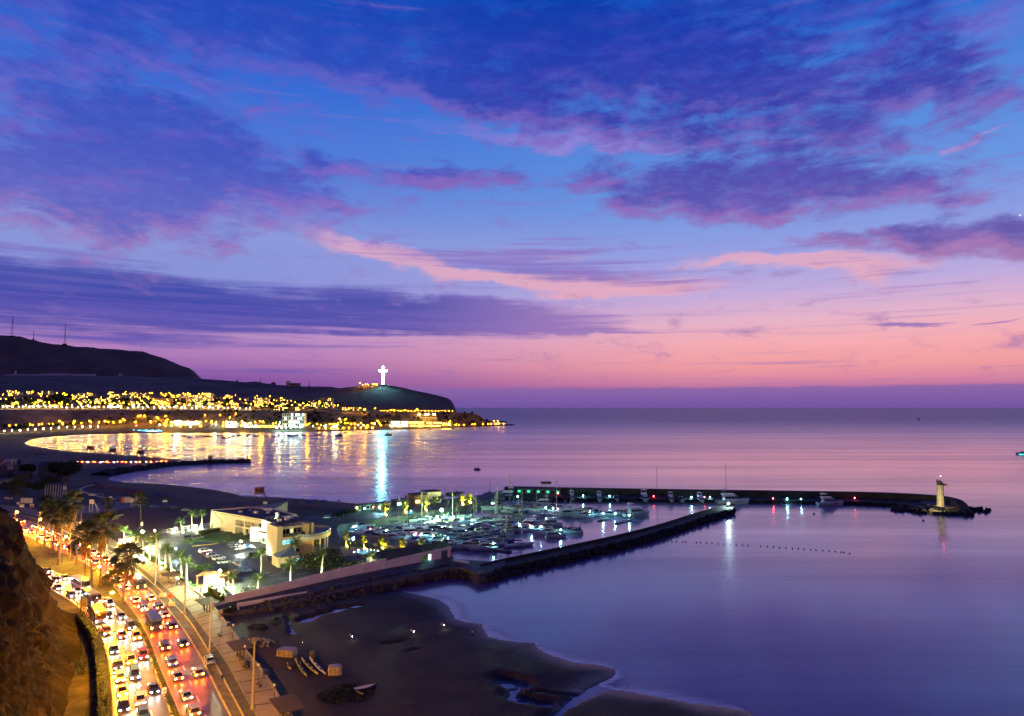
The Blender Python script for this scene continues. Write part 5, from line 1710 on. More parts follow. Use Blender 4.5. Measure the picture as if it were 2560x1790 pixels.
for i, (b, c, lb) in enumerate(YP):
 bb, tt = topof(b, c)
 fan_palm(bb, tt, lb, 'small fan palms lit yellow around the marina', nf=26, seed=70 + i, size=1.3 if i < 5 else 1.5, skirt=False, meshes=FAN_P, tr=0.28)
 if i < 10:
  uplight(bb + Vector((0.7, -0.9, 0.05)), M_UPLY, 'yellow spotlight below the ' + ' '.join(lb.replace('yellow-lit palm', 'palm').replace(',', '').split()[:12]), r=0.2 if i < 5 else 0.34)

# ================================================================== FLOODLIGHT MASTS AND OTHER LAMPS OF THE CLUB
def mast_lamp(p, z, label, em, r=0.35, name='floodlight', pole=M_POLED, cat='floodlight', group=None):
 q = G(p[0], p[1], z)
 t = empty(name, (q.x, q.y, 3.0)); tag(t, label, cat, group)
 MB().tube([(0, 0, 0), (0, 0, z - 3.0)], [0.12, 0.08], 7).build('pole', pole, t)
 h = MB().box(-0.35, 0.35, -0.2, 0.2, z - 3.0 + r * 0.5, z - 3.0 + r * 0.5 + 0.2).build('lamp_head', pole, t)
 MB().ball((0, 0, z - 3.0), r, 8, 6).build('lens', em, h)
 return t
E_FL1 = emi('greenish_floodlight', (0.80, 1.0, 0.55), 12000.0)
E_FL2 = emi('green_floodlight', (0.45, 1.0, 0.50), 7000.0)
E_FL3 = emi('small_white_lamp', (0.85, 1.0, 0.75), 2200.0)
mast_lamp((356, 1329), 9.5, 'very bright white floodlight above the lawn palms', E_FL1, 0.42)
mast_lamp((551, 1427), 8.0, 'bright floodlight mast over the gatehouse', E_FL1, 0.40)
mast_lamp((1104, 1275), 7.5, 'green-white floodlight on the far quay among the masts', E_FL2, 0.55)
mast_lamp((602, 1353), 5.5, 'white lamp mast at the head of the parked cars', E_FL3, 0.3)
mast_lamp((440, 1371), 6.5, 'bluish lamp mast left of the parked cars', emi('bluish_lamp', (0.6, 1.0, 1.0), 700.0), 0.26)
mast_lamp((676, 1352), 7.5, 'added white lamp brightening the clubhouse forecourt', emi('added_forecourt_lamp', (0.92, 1.0, 0.70), 5200.0), 0.4)  # added lamp, put in to brighten the forecourt ground
mast_lamp((387, 1326), 7.0, 'small white lamp behind the tallest lawn palm', E_FL3, 0.2)
mast_lamp((439, 1320), 4.5, 'low lamp on the fence between the green palms, left one', E_FL3, 0.24)
mast_lamp((489, 1314), 4.5, 'low lamp on the fence next to the hall corner', E_FL3, 0.26)
mast_lamp((541, 1314), 4.2, 'small white lamp at the hall side door', E_FL3, 0.16)
mast_lamp((465, 1338), 4.0, 'orange lamp on the pillar behind the car park', emi('orange_pillar_lamp', (1.0, 0.6, 0.15), 500), 0.16)
mast_lamp((354, 1390), 4.2, 'low white lamp on the lawn edge', E_FL3, 0.22)
mast_lamp((777, 1351), 7.0, 'small lamp at the left end of the restaurant', emi('restaurant_door_lamp', (1.0, 0.7, 0.3), 500), 0.16)
mast_lamp((949, 1269), 6.0, 'turquoise lamp on the quay beside the beach', emi('turquoise_lamp', (0.3, 0.9, 1.0), 900), 0.4)
mast_lamp((911, 1271), 5.0, 'small green lamp at the beach end of the quay', emi('green_lamp', (0.2, 1.0, 0.6), 260), 0.22)
mast_lamp((933, 1268), 6.5, 'small red lamp beside the turquoise quay lamp', emi('red_lamp', (1.0, 0.05, 0.03), 200), 0.25)
mast_lamp((1027, 1277), 4.0, 'small cyan lamp between quay palms', emi('cyan_lamp', (0.15, 0.85, 1.0), 260), 0.25)
E_GARD = emi('yellow_garden_light', (1.0, 0.72, 0.08), 650.0)
for (p, lb) in [((760, 1417), 'yellow garden light below the tall hedge'), ((783, 1371), 'bright yellow garden light under the restaurant bushes'), ((835, 1410), 'yellow garden light at the shrub near the white car'),
    ((876, 1421), 'yellow garden light left of the lit white wall'), ((900, 1416), 'yellow garden light in the hedge before the lit wall'), ((534, 1328), 'yellow garden light in the clipped hedge by the hall'),
    ((492, 1334), 'yellow garden light behind the palms left of the hall'), ((682, 1389), 'green-yellow garden light on the lawn before the white entrance')]:
 q = G(p[0], p[1], 3.3)
 uplight(Vector((q.x, q.y, 3.1)), E_GARD, lb, r=0.24, group='yellow garden lights')
for k, (x, y) in enumerate([(885, 1380), (896, 1375), (905, 1374), (918, 1373.5), (927, 1374.5), (936, 1376), (945, 1377.5), (955, 1379), (965, 1380.5), (974, 1382), (984, 1384)]):
 q = G(x, y, 3.5)
 t = empty('pool_lamp', (q.x, q.y, 3.0)); tag(t, 'small white globe lamp on the far pool edge, %s from the left' % ordn(k), 'lamp', 'globe lamps along the pool edge')
 MB().tube([(0, 0, 0), (0, 0, 0.45)], 0.05, 5).build('stem', M_POLED, t)
 MB().ball((0, 0, 0.55), 0.17, 6, 4).build('globe', emi('pool_globe', (1.0, 0.9, 0.7), 22.0), t)
def flood_at(src, dst, label, em, w=0.6):
 t = empty('wall_floodlight', src); tag(t, label, 'floodlight', 'floodlights aimed at the club entrance')
 d = (Vector(dst) - Vector(src)).normalized()
 Rm = d.to_track_quat('Z', 'Y').to_matrix().to_4x4()
 MB().box(-w / 2, w / 2, -w / 3, w / 3, -0.25, 0, M=Rm).build('housing', M_POLED, t)
 mb = MB(); k_ = 0.45 * w
 mb.add([Rm @ Vector(v) for v in ((-k_, -k_ * 0.6, 0.01), (k_, -k_ * 0.6, 0.01), (k_, k_ * 0.6, 0.01), (-k_, k_ * 0.6, 0.01))], [(0, 1, 2, 3)])
 mb.build('lens', em, t)
E_WF = emi('entrance_flood', (0.92, 1.0, 0.66), 9000.0)
flood_at(G(652, 1384, 3.2) , e2.lerp(e3, 0.3) + Vector((0, 0, 5)), 'floodlight on the forecourt aimed at the white entrance, left one', E_WF, 0.8)
flood_at(G(672, 1388, 3.2) , e2.lerp(e3, 0.6) + Vector((0, 0, 4)), 'floodlight on the forecourt aimed at the white entrance, right one', E_WF, 0.8)
flood_at(G(636, 1368, 3.2) , e0.lerp(e1, 0.5) + Vector((0, 0, 3)), 'floodlight aimed at the low white emblem wall', E_WF, 0.5)
E_WFY = emi('facade_flood', (1.0, 0.60, 0.10), 380.0)
flood_at(G(560, 1352, 3.2), hA.lerp(hB, 0.5) + Vector((0, 0, 5)), 'warm floodlight in the lawn aimed at the hall front', E_WFY, 0.8)
flood_at(G(604, 1352, 3.2), hB.lerp(hC, 0.5) + Vector((0, 0, 6)), 'warm floodlight in the lawn aimed at the hall windows', E_WFY, 0.6)
flood_at(G(668, 1432, 3.2), T(3, 0) + Vector((0, 0, 5)), 'warm floodlight on the car park aimed at the tower', E_WFY, 0.9)
flood_at(G(790, 1412, 3.2), T(9, 0) + Vector((0, 0, 5)), 'warm floodlight in the garden aimed at the tower', E_WFY, 0.5)

# ================================================================== TREES, HEDGES, SHRUBS
M_LEAF = mat('dark_foliage', (0.045, 0.065, 0.02), 0.85, var=0.45, vscale=0.7)
M_LEAFG = mat('green_foliage', (0.06, 0.12, 0.025), 0.8, var=0.4, vscale=0.7)
M_BARK = mat('bark', (0.10, 0.075, 0.05), 0.95, var=0.2)
def leaf_cloud(mb, c, rx, ry, rz, n, size, r, hollow=0.55):
 for k in range(n):
  while True:
   v = Vector((r.uniform(-1, 1), r.uniform(-1, 1), r.uniform(-1, 1)))
   if hollow < v.length < 1: break
  k1 = 0.75 + 0.35 * vnoise(np.array([v.x * 2.2 + 9]), np.array([v.y * 2.2 + v.z * 1.7 + 5]), 3)[0]
  p = Vector((c[0] + v.x * rx * k1, c[1] + v.y * ry * k1, c[2] + v.z * rz * k1))
  a = Vector((r.uniform(-1, 1), r.uniform(-1, 1), r.uniform(-1, 1))).normalized() * size * r.uniform(0.6, 1.3)
  b = a.cross(Vector((r.uniform(-1, 1), r.uniform(-1, 1), r.uniform(-1, 1)))).normalized() * size * 0.7
  mb.add([p - a, p + b, p + a, p - b], [(0, 1, 2, 3)])
def tree(name, base, h, w, label, m=M_LEAF, n=900, seed=0, group=None, lobes=5, leaf=0.45, cat='tree', trunk_h=0.4):
 r = random.Random(seed)
 t = empty(name, base); tag(t, label, cat, group)
 tb = MB()
 tb.tube([(0, 0, -0.2), (0.1, 0, h * trunk_h * 0.6), (0.0, 0.1, h * trunk_h)], [h * 0.035, h * 0.026, h * 0.02], 7)
 for k in range(4):
  a = k * 1.6 + r.random()
  tb.tube([(0, 0.1, h * trunk_h * 0.9), (math.cos(a) * w * 0.25, math.sin(a) * w * 0.25, h * 0.7)], [h * 0.016, h * 0.006], 5)
 tb.build('trunk', M_BARK, t)
 mb = MB()
 for k in range(lobes):
  a = k * 2.4 + r.random(); d = w * 0.24 * (k > 0)
  leaf_cloud(mb, (math.cos(a) * d, math.sin(a) * d, h * (trunk_h + 0.33) + r.uniform(-0.08, 0.14) * h), w * 0.36, w * 0.36, h * (0.62 - trunk_h) * 0.55 + 0.3, n // lobes, leaf, r, 0.35)
 mb.build('crown', m, t)
 return t
tree('round_tree', G(158, 1200, 3), 17, 22, 'large round dark tree between the sheds and the bay road', seed=1, n=2600, leaf=0.8, lobes=6, trunk_h=0.18)
tree('round_tree', G(70, 1192, 3), 12, 12, 'dark tree right of the shed with the billboard', seed=2, n=1200, leaf=0.7, trunk_h=0.2)
tree('round_tree', G(20, 1232, 3), 8, 12, 'dark tree low at the left edge under the beige wall', seed=3, n=800, leaf=0.5, trunk_h=0.2)
tree('round_tree', G(92, 1236, 3), 9, 12, 'dark tree left of the slim trunks in the fenced yard', seed=4, n=900, leaf=0.5, trunk_h=0.25)
tree('round_tree', G(122, 1234, 3), 10, 14, 'dark umbrella tree on pale slim trunks in the fenced yard', seed=5, n=1100, leaf=0.5, trunk_h=0.5)
tree('round_tree', G(60, 1228, 3), 7, 9, 'small dark tree behind the crooked timber pole', seed=6, n=500, leaf=0.5, trunk_h=0.3)
tree('shrub_tree', G(795, 1418, 3), 5.2, 16, 'dark hedge trees below the restaurant terrace', seed=7, n=1500, leaf=0.35, trunk_h=0.1)
tree('shrub_tree', G(830, 1420, 3), 5.0, 13, 'dark shrubs left of the white car near the wall', seed=8, n=1100, leaf=0.35, trunk_h=0.1)
tree('shrub_tree', G(795, 1374, 3), 4.5, 5, 'round bush glowing yellow from below beside the tower', m=M_LEAFG, seed=9, n=600, leaf=0.25, trunk_h=0.2)
tree('shrub_tree', G(755, 1378, 3), 4.0, 5, 'dark round bush at the foot of the tower', seed=10, n=500, leaf=0.25, trunk_h=0.2)
tree('shrub_tree', G(893, 1424, 3), 3.0, 10, 'bushes hanging over the white wall by the lit court', m=M_LEAF, seed=11, n=800, leaf=0.3, trunk_h=0.1)
tree('shrub_tree', G(826, 1394, 3), 3.4, 9, 'dark garden shrubs in front of the restaurant', m=M_LEAF, seed=12, n=700, leaf=0.3, trunk_h=0.1)
tree('shrub_tree', G(637, 1330, 3), 3.6, 3, 'slender pale shrub before the hall loggia', m=M_LEAFG, seed=13, n=260, leaf=0.2, trunk_h=0.5)
tree('shrub_tree', G(572, 1350, 3), 3.2, 3, 'slim bare-stemmed shrub left in the hall lawn', m=M_LEAFG, seed=14, n=160, leaf=0.2, trunk_h=0.55)
tree('shrub_tree', G(508, 1432, 3), 3.6, 7, 'green shrub behind the gatehouse roof', m=M_LEAFG, seed=15, n=500, leaf=0.25, trunk_h=0.1)
tree('shrub_tree', G(655, 1360, 3), 2.6, 2.6, 'yellowish bush on the bright entrance forecourt', m=M_LEAFG, seed=16, n=260, leaf=0.16, trunk_h=0.2)
tree('shrub_tree', G(634, 1484, 3), 2.4, 3, 'bright lit bush between black car and palm at the wall', m=M_LEAFG, seed=17, n=300, leaf=0.2, trunk_h=0.1)
for k, (x, y, w_, h_) in enumerate([(868, 1296, 8, 4), (885, 1293, 7, 4), (848, 1300, 7, 3.5), (1128, 1250, 10, 4), (1145, 1248, 12, 4.5), (1100, 1256, 8, 4), (640, 1290, 8, 3)]):
 tree('shrub_tree', G(x, y, 3), h_, w_, 'dark shrub on the beach side of the marina quay, %s from the left' % ordn([1, 2, 0, 4, 5, 3, 6][k] if k < 7 else k), seed=20 + k, n=260, leaf=0.4, group='dark shrubs on the quay')
def hedge(pts, w, h, label, m=M_LEAF, n=50, seed=0, name='hedge', leaf=0.22, per=26, z=3.0):
 c = crv(GX(pts, z), n)
 t = empty(name, c[0]); tag(t, label, 'hedge')
 r = random.Random(seed)
 core = rail('hedge_core', [p - c[0] for p in c], w * 0.82, -0.1, h * 0.9, m, parent=t)
 mb = MB()
 for i in range(n - 1):
  for k in range(per):
   p = c[i].lerp(c[i + 1], r.random()) - c[0]
   d = (c[i + 1] - c[i]).normalized(); nn = Vector((-d.y, d.x, 0))
   s_ = r.uniform(-0.5, 0.5)
   zz = h * r.uniform(0.1, 1.0)
   if r.random() < 0.5: zz = h * r.uniform(0.88, 1.05)
   else: s_ = 0.5 * (1 if s_ > 0 else -1) * r.uniform(0.85, 1.1)
   p = p + nn * w * s_ + Vector((0, 0, zz))
   a = Vector((r.uniform(-1, 1), r.uniform(-1, 1), r.uniform(-1, 1))).normalized() * leaf
   b = a.cross(Vector((0.3, 0.4, 1))).normalized() * leaf * 0.7
   mb.add([p - a, p + b, p + a, p - b], [(0, 1, 2, 3)])
 o = mb.build('leaves', m, t); o['kind'] = 'stuff'
hedge([(200, 1555), (214, 1572), (228, 1590), (240, 1615), (248, 1650), (252, 1700), (256, 1750), (258, 1800), (258, 1860)], 2.0, 2.4, 'dark clipped hedge between the dirt verge and the headlight lanes', seed=1, n=70)
hedge([(530, 1478), (545, 1486), (560, 1496), (563, 1506)], 3.2, 2.0, 'thick clipped hedge at the corner of the white wall', m=M_LEAFG, seed=2, n=20)
hedge([(556, 1533), (572, 1528), (588, 1524)], 2.2, 1.0, 'low dark hedge behind the short wall at the beach', seed=3, n=12)
hedge([(498, 1340), (520, 1334), (546, 1328)], 2.5, 1.6, 'clipped hedge in front of the hall side door', seed=4, n=16)
hedge([(330, 1375), (370, 1393), (410, 1412), (445, 1436), (475, 1460)], 0.9, 0.9, 'low bright green hedge behind the row of uplit palms', m=M_LEAFG, seed=5, n=50)
hedge([(700, 1418), (740, 1414), (770, 1412), (800, 1409)], 2.0, 1.2, 'dark hedge at the foot of the annex', seed=6, n=20)
t = MB(); r = random.Random(4)
c = crv(GX([(330, 1545), (360, 1592), (380, 1640), (398, 1690), (420, 1745), (436, 1789), (460, 1850)], 3.06), 60)
for k in range(900):
 i = r.randrange(59); p = c[i].lerp(c[i + 1], r.random()) + Vector((r.uniform(-0.7, 0.7), 0, r.uniform(0, 0.35)))
 a = Vector((r.uniform(-1, 1), r.uniform(-1, 1), r.uniform(-.3, 1))).normalized() * 0.22; b = a.cross(Vector((0, 0, 1))).normalized() * 0.12
 t.add([p - a, p + b, p + a, p - b], [(0, 1, 2, 3)])
o = t.build('ground_cover', M_LEAFG); tag(o, 'sparse low plants in the strip between the two carriageways', None, None, 'stuff')
t = MB(); r = random.Random(14)
def zn(x, y):
 z, _ = z_near(np.array([[x]]), np.array([[y]])); return float(z[0, 0])
for (x, y, rx, ry, n) in [(645, 1575, 26, 10, 260), (880, 1740, 50, 24, 900), (830, 1752, 40, 18, 500), (690, 1560, 14, 12, 160), (200, 1660, 16, 30, 300), (190, 1620, 14, 14, 200)]:
 for k in range(n):
  a_ = r.uniform(0, 2 * PI); q = math.sqrt(r.random())
  g_ = G(x + rx * q * math.cos(a_), y + ry * q * math.sin(a_), 2.9 if x < 300 else 1.8)
  z = 2.95 if x < 300 else zn(g_.x, g_.y)
  p = Vector((g_.x, g_.y, z + 0.05))
  a = Vector((r.uniform(-1, 1), r.uniform(-1, 1), r.uniform(0.1, 1))).normalized() * 0.3; b = a.cross(Vector((0, 0, 1))).normalized() * 0.16
  t.add([p - a * 0.4, p + b, p + a, p - b], [(0, 1, 2, 3)])
o = t.build('scrub', M_LEAF); tag(o, 'patches of low dark scrub on sand and verge', None, None, 'stuff')

# ================================================================== CARS
M_TYRE = mat('tyre', (0.02, 0.02, 0.02), 0.9, var=0)
M_CGL = mat('car_glass', (0.012, 0.014, 0.016), 0.08, var=0, spec=0.9)
E_HEAD = emi('headlight', (1.0, 0.88, 0.72), 520.0)
E_TAIL = emi('taillight', (1.0, 0.055, 0.004), 1400.0)
E_HEADF = emi('dim_headlight', (1.0, 0.9, 0.75), 60.0)
M_LOFF = mat('lamp_off', (0.5, 0.5, 0.5), 0.15, var=0)
M_ROFF = mat('tail_off', (0.25, 0.02, 0.02), 0.2, var=0)
CARC = [('white', (0.60, 0.60, 0.58)), ('silver', (0.28, 0.29, 0.30)), ('black', (0.02, 0.02, 0.025)), ('grey', (0.18, 0.18, 0.19)), ('dark red', (0.22, 0.02, 0.02)), ('blue', (0.03, 0.08, 0.25)), ('yellow', (0.65, 0.42, 0.04))]
def bus_proto(col, cname, head, tail):
 t = empty('bus'); tag(t, 'x', 'bus')
 m = mat('car_paint_' + cname.replace(' ', '_'), col, 0.3, var=0.0, spec=0.6, coat=0.6)
 MB().box(-5.2, 5.2, -1.25, 1.25, 0.45, 3.0).box(-4.9, 4.7, -1.1, 1.1, 3.0, 3.12).build('body', m, t)
 for s_ in (-1, 1):
  for k in range(7): MB().box(-4.9 + k * 1.4, -3.65 + k * 1.4, s_ * 1.27 - 0.02, s_ * 1.27 + 0.02, 1.5, 2.6).build('window', M_CGL, t)
  for x in (-3.4, 3.4):
   o = MB().tube([(0, -0.14, 0), (0, 0.14, 0)], 0.48, 10).build('wheel', M_TYRE, t); o.location = (x, s_ * 1.15, 0.48)
  MB().box(5.21, 5.25, s_ * 0.95 - 0.16, s_ * 0.95 + 0.16, 0.75, 0.98).build('headlight', head, t)
  MB().box(-5.25, -5.21, s_ * 1.0 - 0.12, s_ * 1.0 + 0.12, 0.85, 1.25).build('taillight', tail, t)
 MB().box(5.2, 5.24, -1.1, 1.1, 1.4, 2.75).build('windscreen', M_CGL, t); MB().box(-5.24, -5.2, -1.0, 1.0, 1.7, 2.6).build('rear_window', M_CGL, t)
 return t
def car_proto(kind, col, cname, head=None, tail=None):
 if kind == 'bus': return bus_proto(col, cname, head, tail)
 t = empty('car'); tag(t, 'x', 'car')
 m = mat('car_paint_' + cname.replace(' ', '_'), col, 0.3, var=0.0, spec=0.6, coat=0.6)
 Lc, Wc = (4.5, 1.8) if kind != 'suv' else (4.7, 1.9)
 hb, hr = {'sedan': (0.92, 1.45), 'suv': (1.08, 1.75), 'hatch': (0.95, 1.5), 'van': (1.1, 2.05)}[kind]
 x0, x1 = -Lc / 2, Lc / 2
 prof = {'sedan': (-1.55, -0.95, 0.35, 1.15), 'suv': (-2.15, -1.95, 0.5, 1.25), 'hatch': (-1.95, -1.55, 0.45, 1.25), 'van': (-2.15, -2.05, 1.15, 1.75)}[kind]
 st = [(x0, 0.42, hb * 0.72, 0.80), (x0 + 0.12, 0.28, hb * 0.93, 0.93), (x0 + 0.9, 0.25, hb, 1.0), (0, 0.25, hb, 1.0), (x1 - 1.0, 0.25, hb * 0.95, 0.99), (x1 - 0.25, 0.28, hb * 0.78, 0.92), (x1, 0.40, hb * 0.62, 0.78)]
 mb = MB(); vs = []
 for (x, zb, zt, wf) in st:
  w = Wc / 2 * wf
  vs += [(x, -w * 0.93, zb), (x, -w, zb + 0.18), (x, -w * 0.96, zt - 0.10), (x, -w * 0.82, zt), (x, w * 0.82, zt), (x, w * 0.96, zt - 0.10), (x, w, zb + 0.18), (x, w * 0.93, zb)]
 fs = [(8 * i + k, 8 * i + (k + 1) % 8, 8 * i + 8 + (k + 1) % 8, 8 * i + 8 + k) for i in range(6) for k in range(8)]
 fs += [tuple(range(8))[::-1], tuple(48 + k for k in range(8))]
 mb.add(vs, fs)
 a, b, c, d = prof
 w = Wc / 2
 mb.add([(b, -w * 0.68, hr), (c, -w * 0.68, hr), (c, w * 0.68, hr), (b, w * 0.68, hr), (b, -w * 0.72, hr - 0.07), (c, -w * 0.72, hr - 0.07), (c, w * 0.72, hr - 0.07), (b, w * 0.72, hr - 0.07)],
           [(0, 1, 2, 3), (4, 5, 1, 0), (5, 6, 2, 1), (6, 7, 3, 2), (7, 4, 0, 3)])
 for (xa, xb) in ((a, b), (d, c)):
  for s_ in (-1, 1):
   mb.bar((xa, s_ * w * 0.84, hb - 0.03), (xb, s_ * w * 0.70, hr - 0.05), 0.09)
 mb.bar(((a + d) / 2 - 0.1, -w * 0.85, hb - 0.02), ((b + c) / 2, -w * 0.71, hr - 0.05), 0.08); mb.bar(((a + d) / 2 - 0.1, w * 0.85, hb - 0.02), ((b + c) / 2, w * 0.71, hr - 0.05), 0.08)
 body = mb.build('body', m, t)
 g = MB()
 g.add([(a, -w * 0.82, hb - 0.02), (d, -w * 0.82, hb - 0.02), (d, w * 0.82, hb - 0.02), (a, w * 0.82, hb - 0.02), (b, -w * 0.68, hr - 0.06), (c, -w * 0.68, hr - 0.06), (c, w * 0.68, hr - 0.06), (b, w * 0.68, hr - 0.06)],
          [(0, 1, 5, 4), (1, 2, 6, 5), (2, 3, 7, 6), (3, 0, 4, 7)])
 g.build('windows', M_CGL, t)
 for sx in (-1, 1):
  for sy in (-1, 1):
   wh = MB(); wh.tube([(0, -0.11, 0), (0, 0.11, 0)], 0.33, 10)
   o = wh.build('wheel', M_TYRE, t); o.location = (sx * 1.38, sy * (w - 0.10), 0.33)
 for sy in (-1, 1):
  y = sy * w * 0.66
  h = MB(); h.add([(0.0, -0.16, -0.08), (0.0, 0.16, -0.08), (-0.05, 0.16, 0.09), (-0.05, -0.16, 0.09)], [(0, 1, 2, 3)])
  o = h.build('headlight', head or M_LOFF, t); o.location = (x1 + 0.02, y, hb * 0.66)
  h = MB(); h.add([(0, -0.17, -0.09), (0, 0.17, -0.09), (0.03, 0.17, 0.1), (0.03, -0.17, 0.1)], [(3, 2, 1, 0)])
  o = h.build('taillight', tail or M_ROFF, t); o.location = (x0 - 0.02, y * 1.05, hb * 0.78)
 return t
_protos = {}
def put_car(kind, ci, loc, rz, label, group, mode='park'):
 key = (kind, ci, mode)
 if key not in _protos:
  _protos[key] = car_proto(kind, CARC[ci][1], CARC[ci][0], E_HEAD if mode == 'drive' else None, E_TAIL if mode == 'drive' else None)
  o = _protos[key]; first = True
 else:
  o = _protos[key]; first = False
 q = place(o, first, loc, rz, 1.0, label, group)
 q['category'] = 'bus' if kind == 'bus' else 'car'
 return q
r = random.Random(12)
def traffic(Lc, Rc, fr, start, stop, gap, sign, lane_txt, seed):
 r = random.Random(seed)
 a, b = crv(GX(Lc, Z0), 300), crv(GX(Rc, Z0), 300)
 mid = [a[i].lerp(b[i], fr) for i in range(300)]
 s = 0; nxt = start; k = 0
 for i in range(1, 299):
  s += (mid[i] - mid[i - 1]).length
  if s > stop: break
  if s >= nxt:
   d = (mid[i + 1] - mid[i - 1]).normalized() * sign
   kind = r.choice(['sedan', 'sedan', 'hatch', 'suv', 'van']) if (k + seed) % 8 != 5 else 'bus'; ci = r.choice([0, 1, 2, 2, 3, 3, 4, 5, 6, 2])
   put_car(kind, ci, mid[i] + Vector((0, 0, 0.01)), math.atan2(d.y, d.x),
     '%s %s driving in the %s, %s from the far end' % (CARC[ci][0], {'sedan': 'saloon car', 'hatch': 'hatchback', 'suv': 'off-road car', 'van': 'van', 'bus': 'bus'}[kind], lane_txt, ordn(k)),
     'cars driving in the ' + lane_txt, 'drive')
   k += 1
   if kind == 'bus': s += 0
   nxt = s + (6 if kind == 'bus' else 0) + gap * r.choice([0.62, 0.7, 0.85, 1.0, 1.2, 1.7])
traffic(A_L, A_R, 0.18, 22, 150, 12.5, 1, 'hedge-side headlight lane', 1)
traffic(A_L, A_R, 0.50, 16, 150, 11.5, 1, 'middle headlight lane', 2)
traffic(A_L, A_R, 0.82, 12, 150, 12.5, 1, 'median-side headlight lane', 3)
traffic(B_L, B_R, 0.26, 14, 300, 13.0, -1, 'median-side tail-light lane', 4)
traffic(B_L, B_R, 0.74, 10, 300, 12.0, -1, 'seaward tail-light lane', 5)
PK = [((513, 1381), (540, 1377), 'suv', 0, 'white off-road car, rearmost of the row of five parked cars'),
      ((522, 1388), (548, 1383), 'hatch', 4, 'dark red hatchback half hidden in the row of five'),
      ((530, 1393), (556, 1388), 'suv', 1, 'silver off-road car, middle of the row of five'),
      ((547, 1399), (572, 1394), 'suv', 0, 'white estate car, second nearest of the row of five'),
      ((560, 1408), (586, 1404), 'sedan', 0, 'white saloon, nearest of the row of five'),
      ((583, 1365), (606, 1361), 'suv', 2, 'black off-road car under the lamp mast, leftmost of three'),
      ((591, 1370), (614, 1366), 'sedan', 3, 'grey saloon between two dark cars below the lamp mast'),
      ((601, 1374), (624, 1370), 'sedan', 1, 'silver-green saloon with its rear to the white forecourt'),
      ((619, 1369), (636, 1366), 'sedan', 5, 'blue car in the pool of light before the entrance'),
      ((637, 1391), (664, 1388), 'suv', 2, 'black van-like car alone left of the tall dark palm'),
      ((612, 1430), (640, 1428), 'suv', 5, 'dark blue pickup-sized car parked behind the gatehouse'),
      ((622, 1478), (640, 1474), 'hatch', 2, 'black hatchback with red tail-light by the white wall'),
      ((862, 1423), (846, 1425), 'hatch', 0, 'white hatchback near the hedge on the right of the car park'),
      ((815, 1296), (835, 1293), 'sedan', 1, 'silver car parked alone behind the round terrace'),
      ((470, 1346), (496, 1343), 'sedan', 2, 'black saloon behind the left car park lawn'),
      ((494, 1348), (518, 1345), 'suv', 2, 'black off-road car near the hall lawn'),
      ((522, 1655), (500, 1612), 'hatch', 1, 'silver hatchback parked on the shoulder beside a concrete pole'),
      ((385, 1268), (400, 1268), 'sedan', 5, 'blue and white car on the sand above the floodlight'),
      ((424, 1270), (440, 1268), 'sedan', 2, 'black car on the sand, left of two'),
      ((437, 1272), (452, 1270), 'suv', 2, 'black off-road car on the sand, right of two'),
      ((464, 1277), (480, 1276), 'sedan', 1, 'silver car on the sand above the lit palms'),
      ((232, 1239), (250, 1238), 'sedan', 0, 'white car beside the curved white line on the beach'),
      ((252, 1239), (268, 1240), 'sedan', 3, 'grey car next to the white one by the curved line'),
      ((300, 1250), (312, 1251), 'hatch', 4, 'dark red car at the end of the striped kiosk'),
      ((279, 1171), (290, 1171), 'sedan', 1, 'silver car alone on the flat by the bay road'),
      ((302, 1170), (312, 1169), 'sedan', 2, 'black car on the flat by the bay road'),
      ((323, 1169), (335, 1168), 'suv', 2, 'black off-road car on the flat with one headlight glint'),
      ((361, 1165), (372, 1164), 'sedan', 1, 'silver car nearest the groyne root'),
      ((103, 1141), (115, 1140), 'sedan', 0, 'white car at the far beach huts'),
      ((60, 1143), (50, 1142), 'sedan', 2, 'dark car with bluish lamp near the far beach huts')]
for (p, h, kind, ci, lb) in PK:
 a, b = G(*p, 3.05), G(*h, 3.05)
 z = 3.04 if p[1] > 1290 or p[0] > 800 else 2.95
 d = b - a
 put_car(kind, ci, Vector((a.x, a.y, z)), math.atan2(d.y, d.x), lb, 'parked cars')
for k, (x, y, s_) in enumerate([(200, 1156, 1), (213, 1156.4, -1), (228, 1156, 1), (246, 1156.6, -1), (262, 1156, 1), (280, 1156.8, -1), (300, 1156, 1), (322, 1157, -1), (345, 1156, 1), (372, 1155.6, 1), (398, 1154.4, 1), (410, 1154, 1)]):
 a = G(x, y, 3.0)
 put_car('sedan', [0, 1, 2, 3][k % 4], Vector((a.x, a.y, 2.95)), 0.0 if s_ < 0 else PI, 'small %s car on the dark bay road, %s from the left' % (CARC[[0, 1, 2, 3][k % 4]][0], ordn(k)), 'cars on the bay road', 'drive')
# ================================================================== BOATS
M_HULLW = mat('white_gelcoat', (0.50, 0.50, 0.54), 0.25, var=0.0, spec=0.6)
M_HULLN = mat('navy_gelcoat', (0.02, 0.035, 0.09), 0.2, var=0.0, spec=0.6)
M_HULLB = mat('black_gelcoat', (0.02, 0.02, 0.022), 0.25, var=0.0, spec=0.6)
M_DECK = mat('boat_deck', (0.55, 0.54, 0.52), 0.6, var=0.05)
M_TEAK = mat('teak', (0.25, 0.16, 0.09), 0.7, var=0.15, vscale=3)
M_BGL = mat('boat_window', (0.012, 0.014, 0.02), 0.1, var=0.0, spec=0.9)
M_CANV = mat('blue_canvas', (0.02, 0.04, 0.14), 0.8, var=0.1)
M_CANVR = mat('red_canvas', (0.35, 0.03, 0.03), 0.8, var=0.1)
M_MAST = mat('mast_alloy', (0.30, 0.24, 0.22), 0.5, var=0)
M_RUB = mat('rib_rubber', (0.06, 0.06, 0.07), 0.7, var=0)
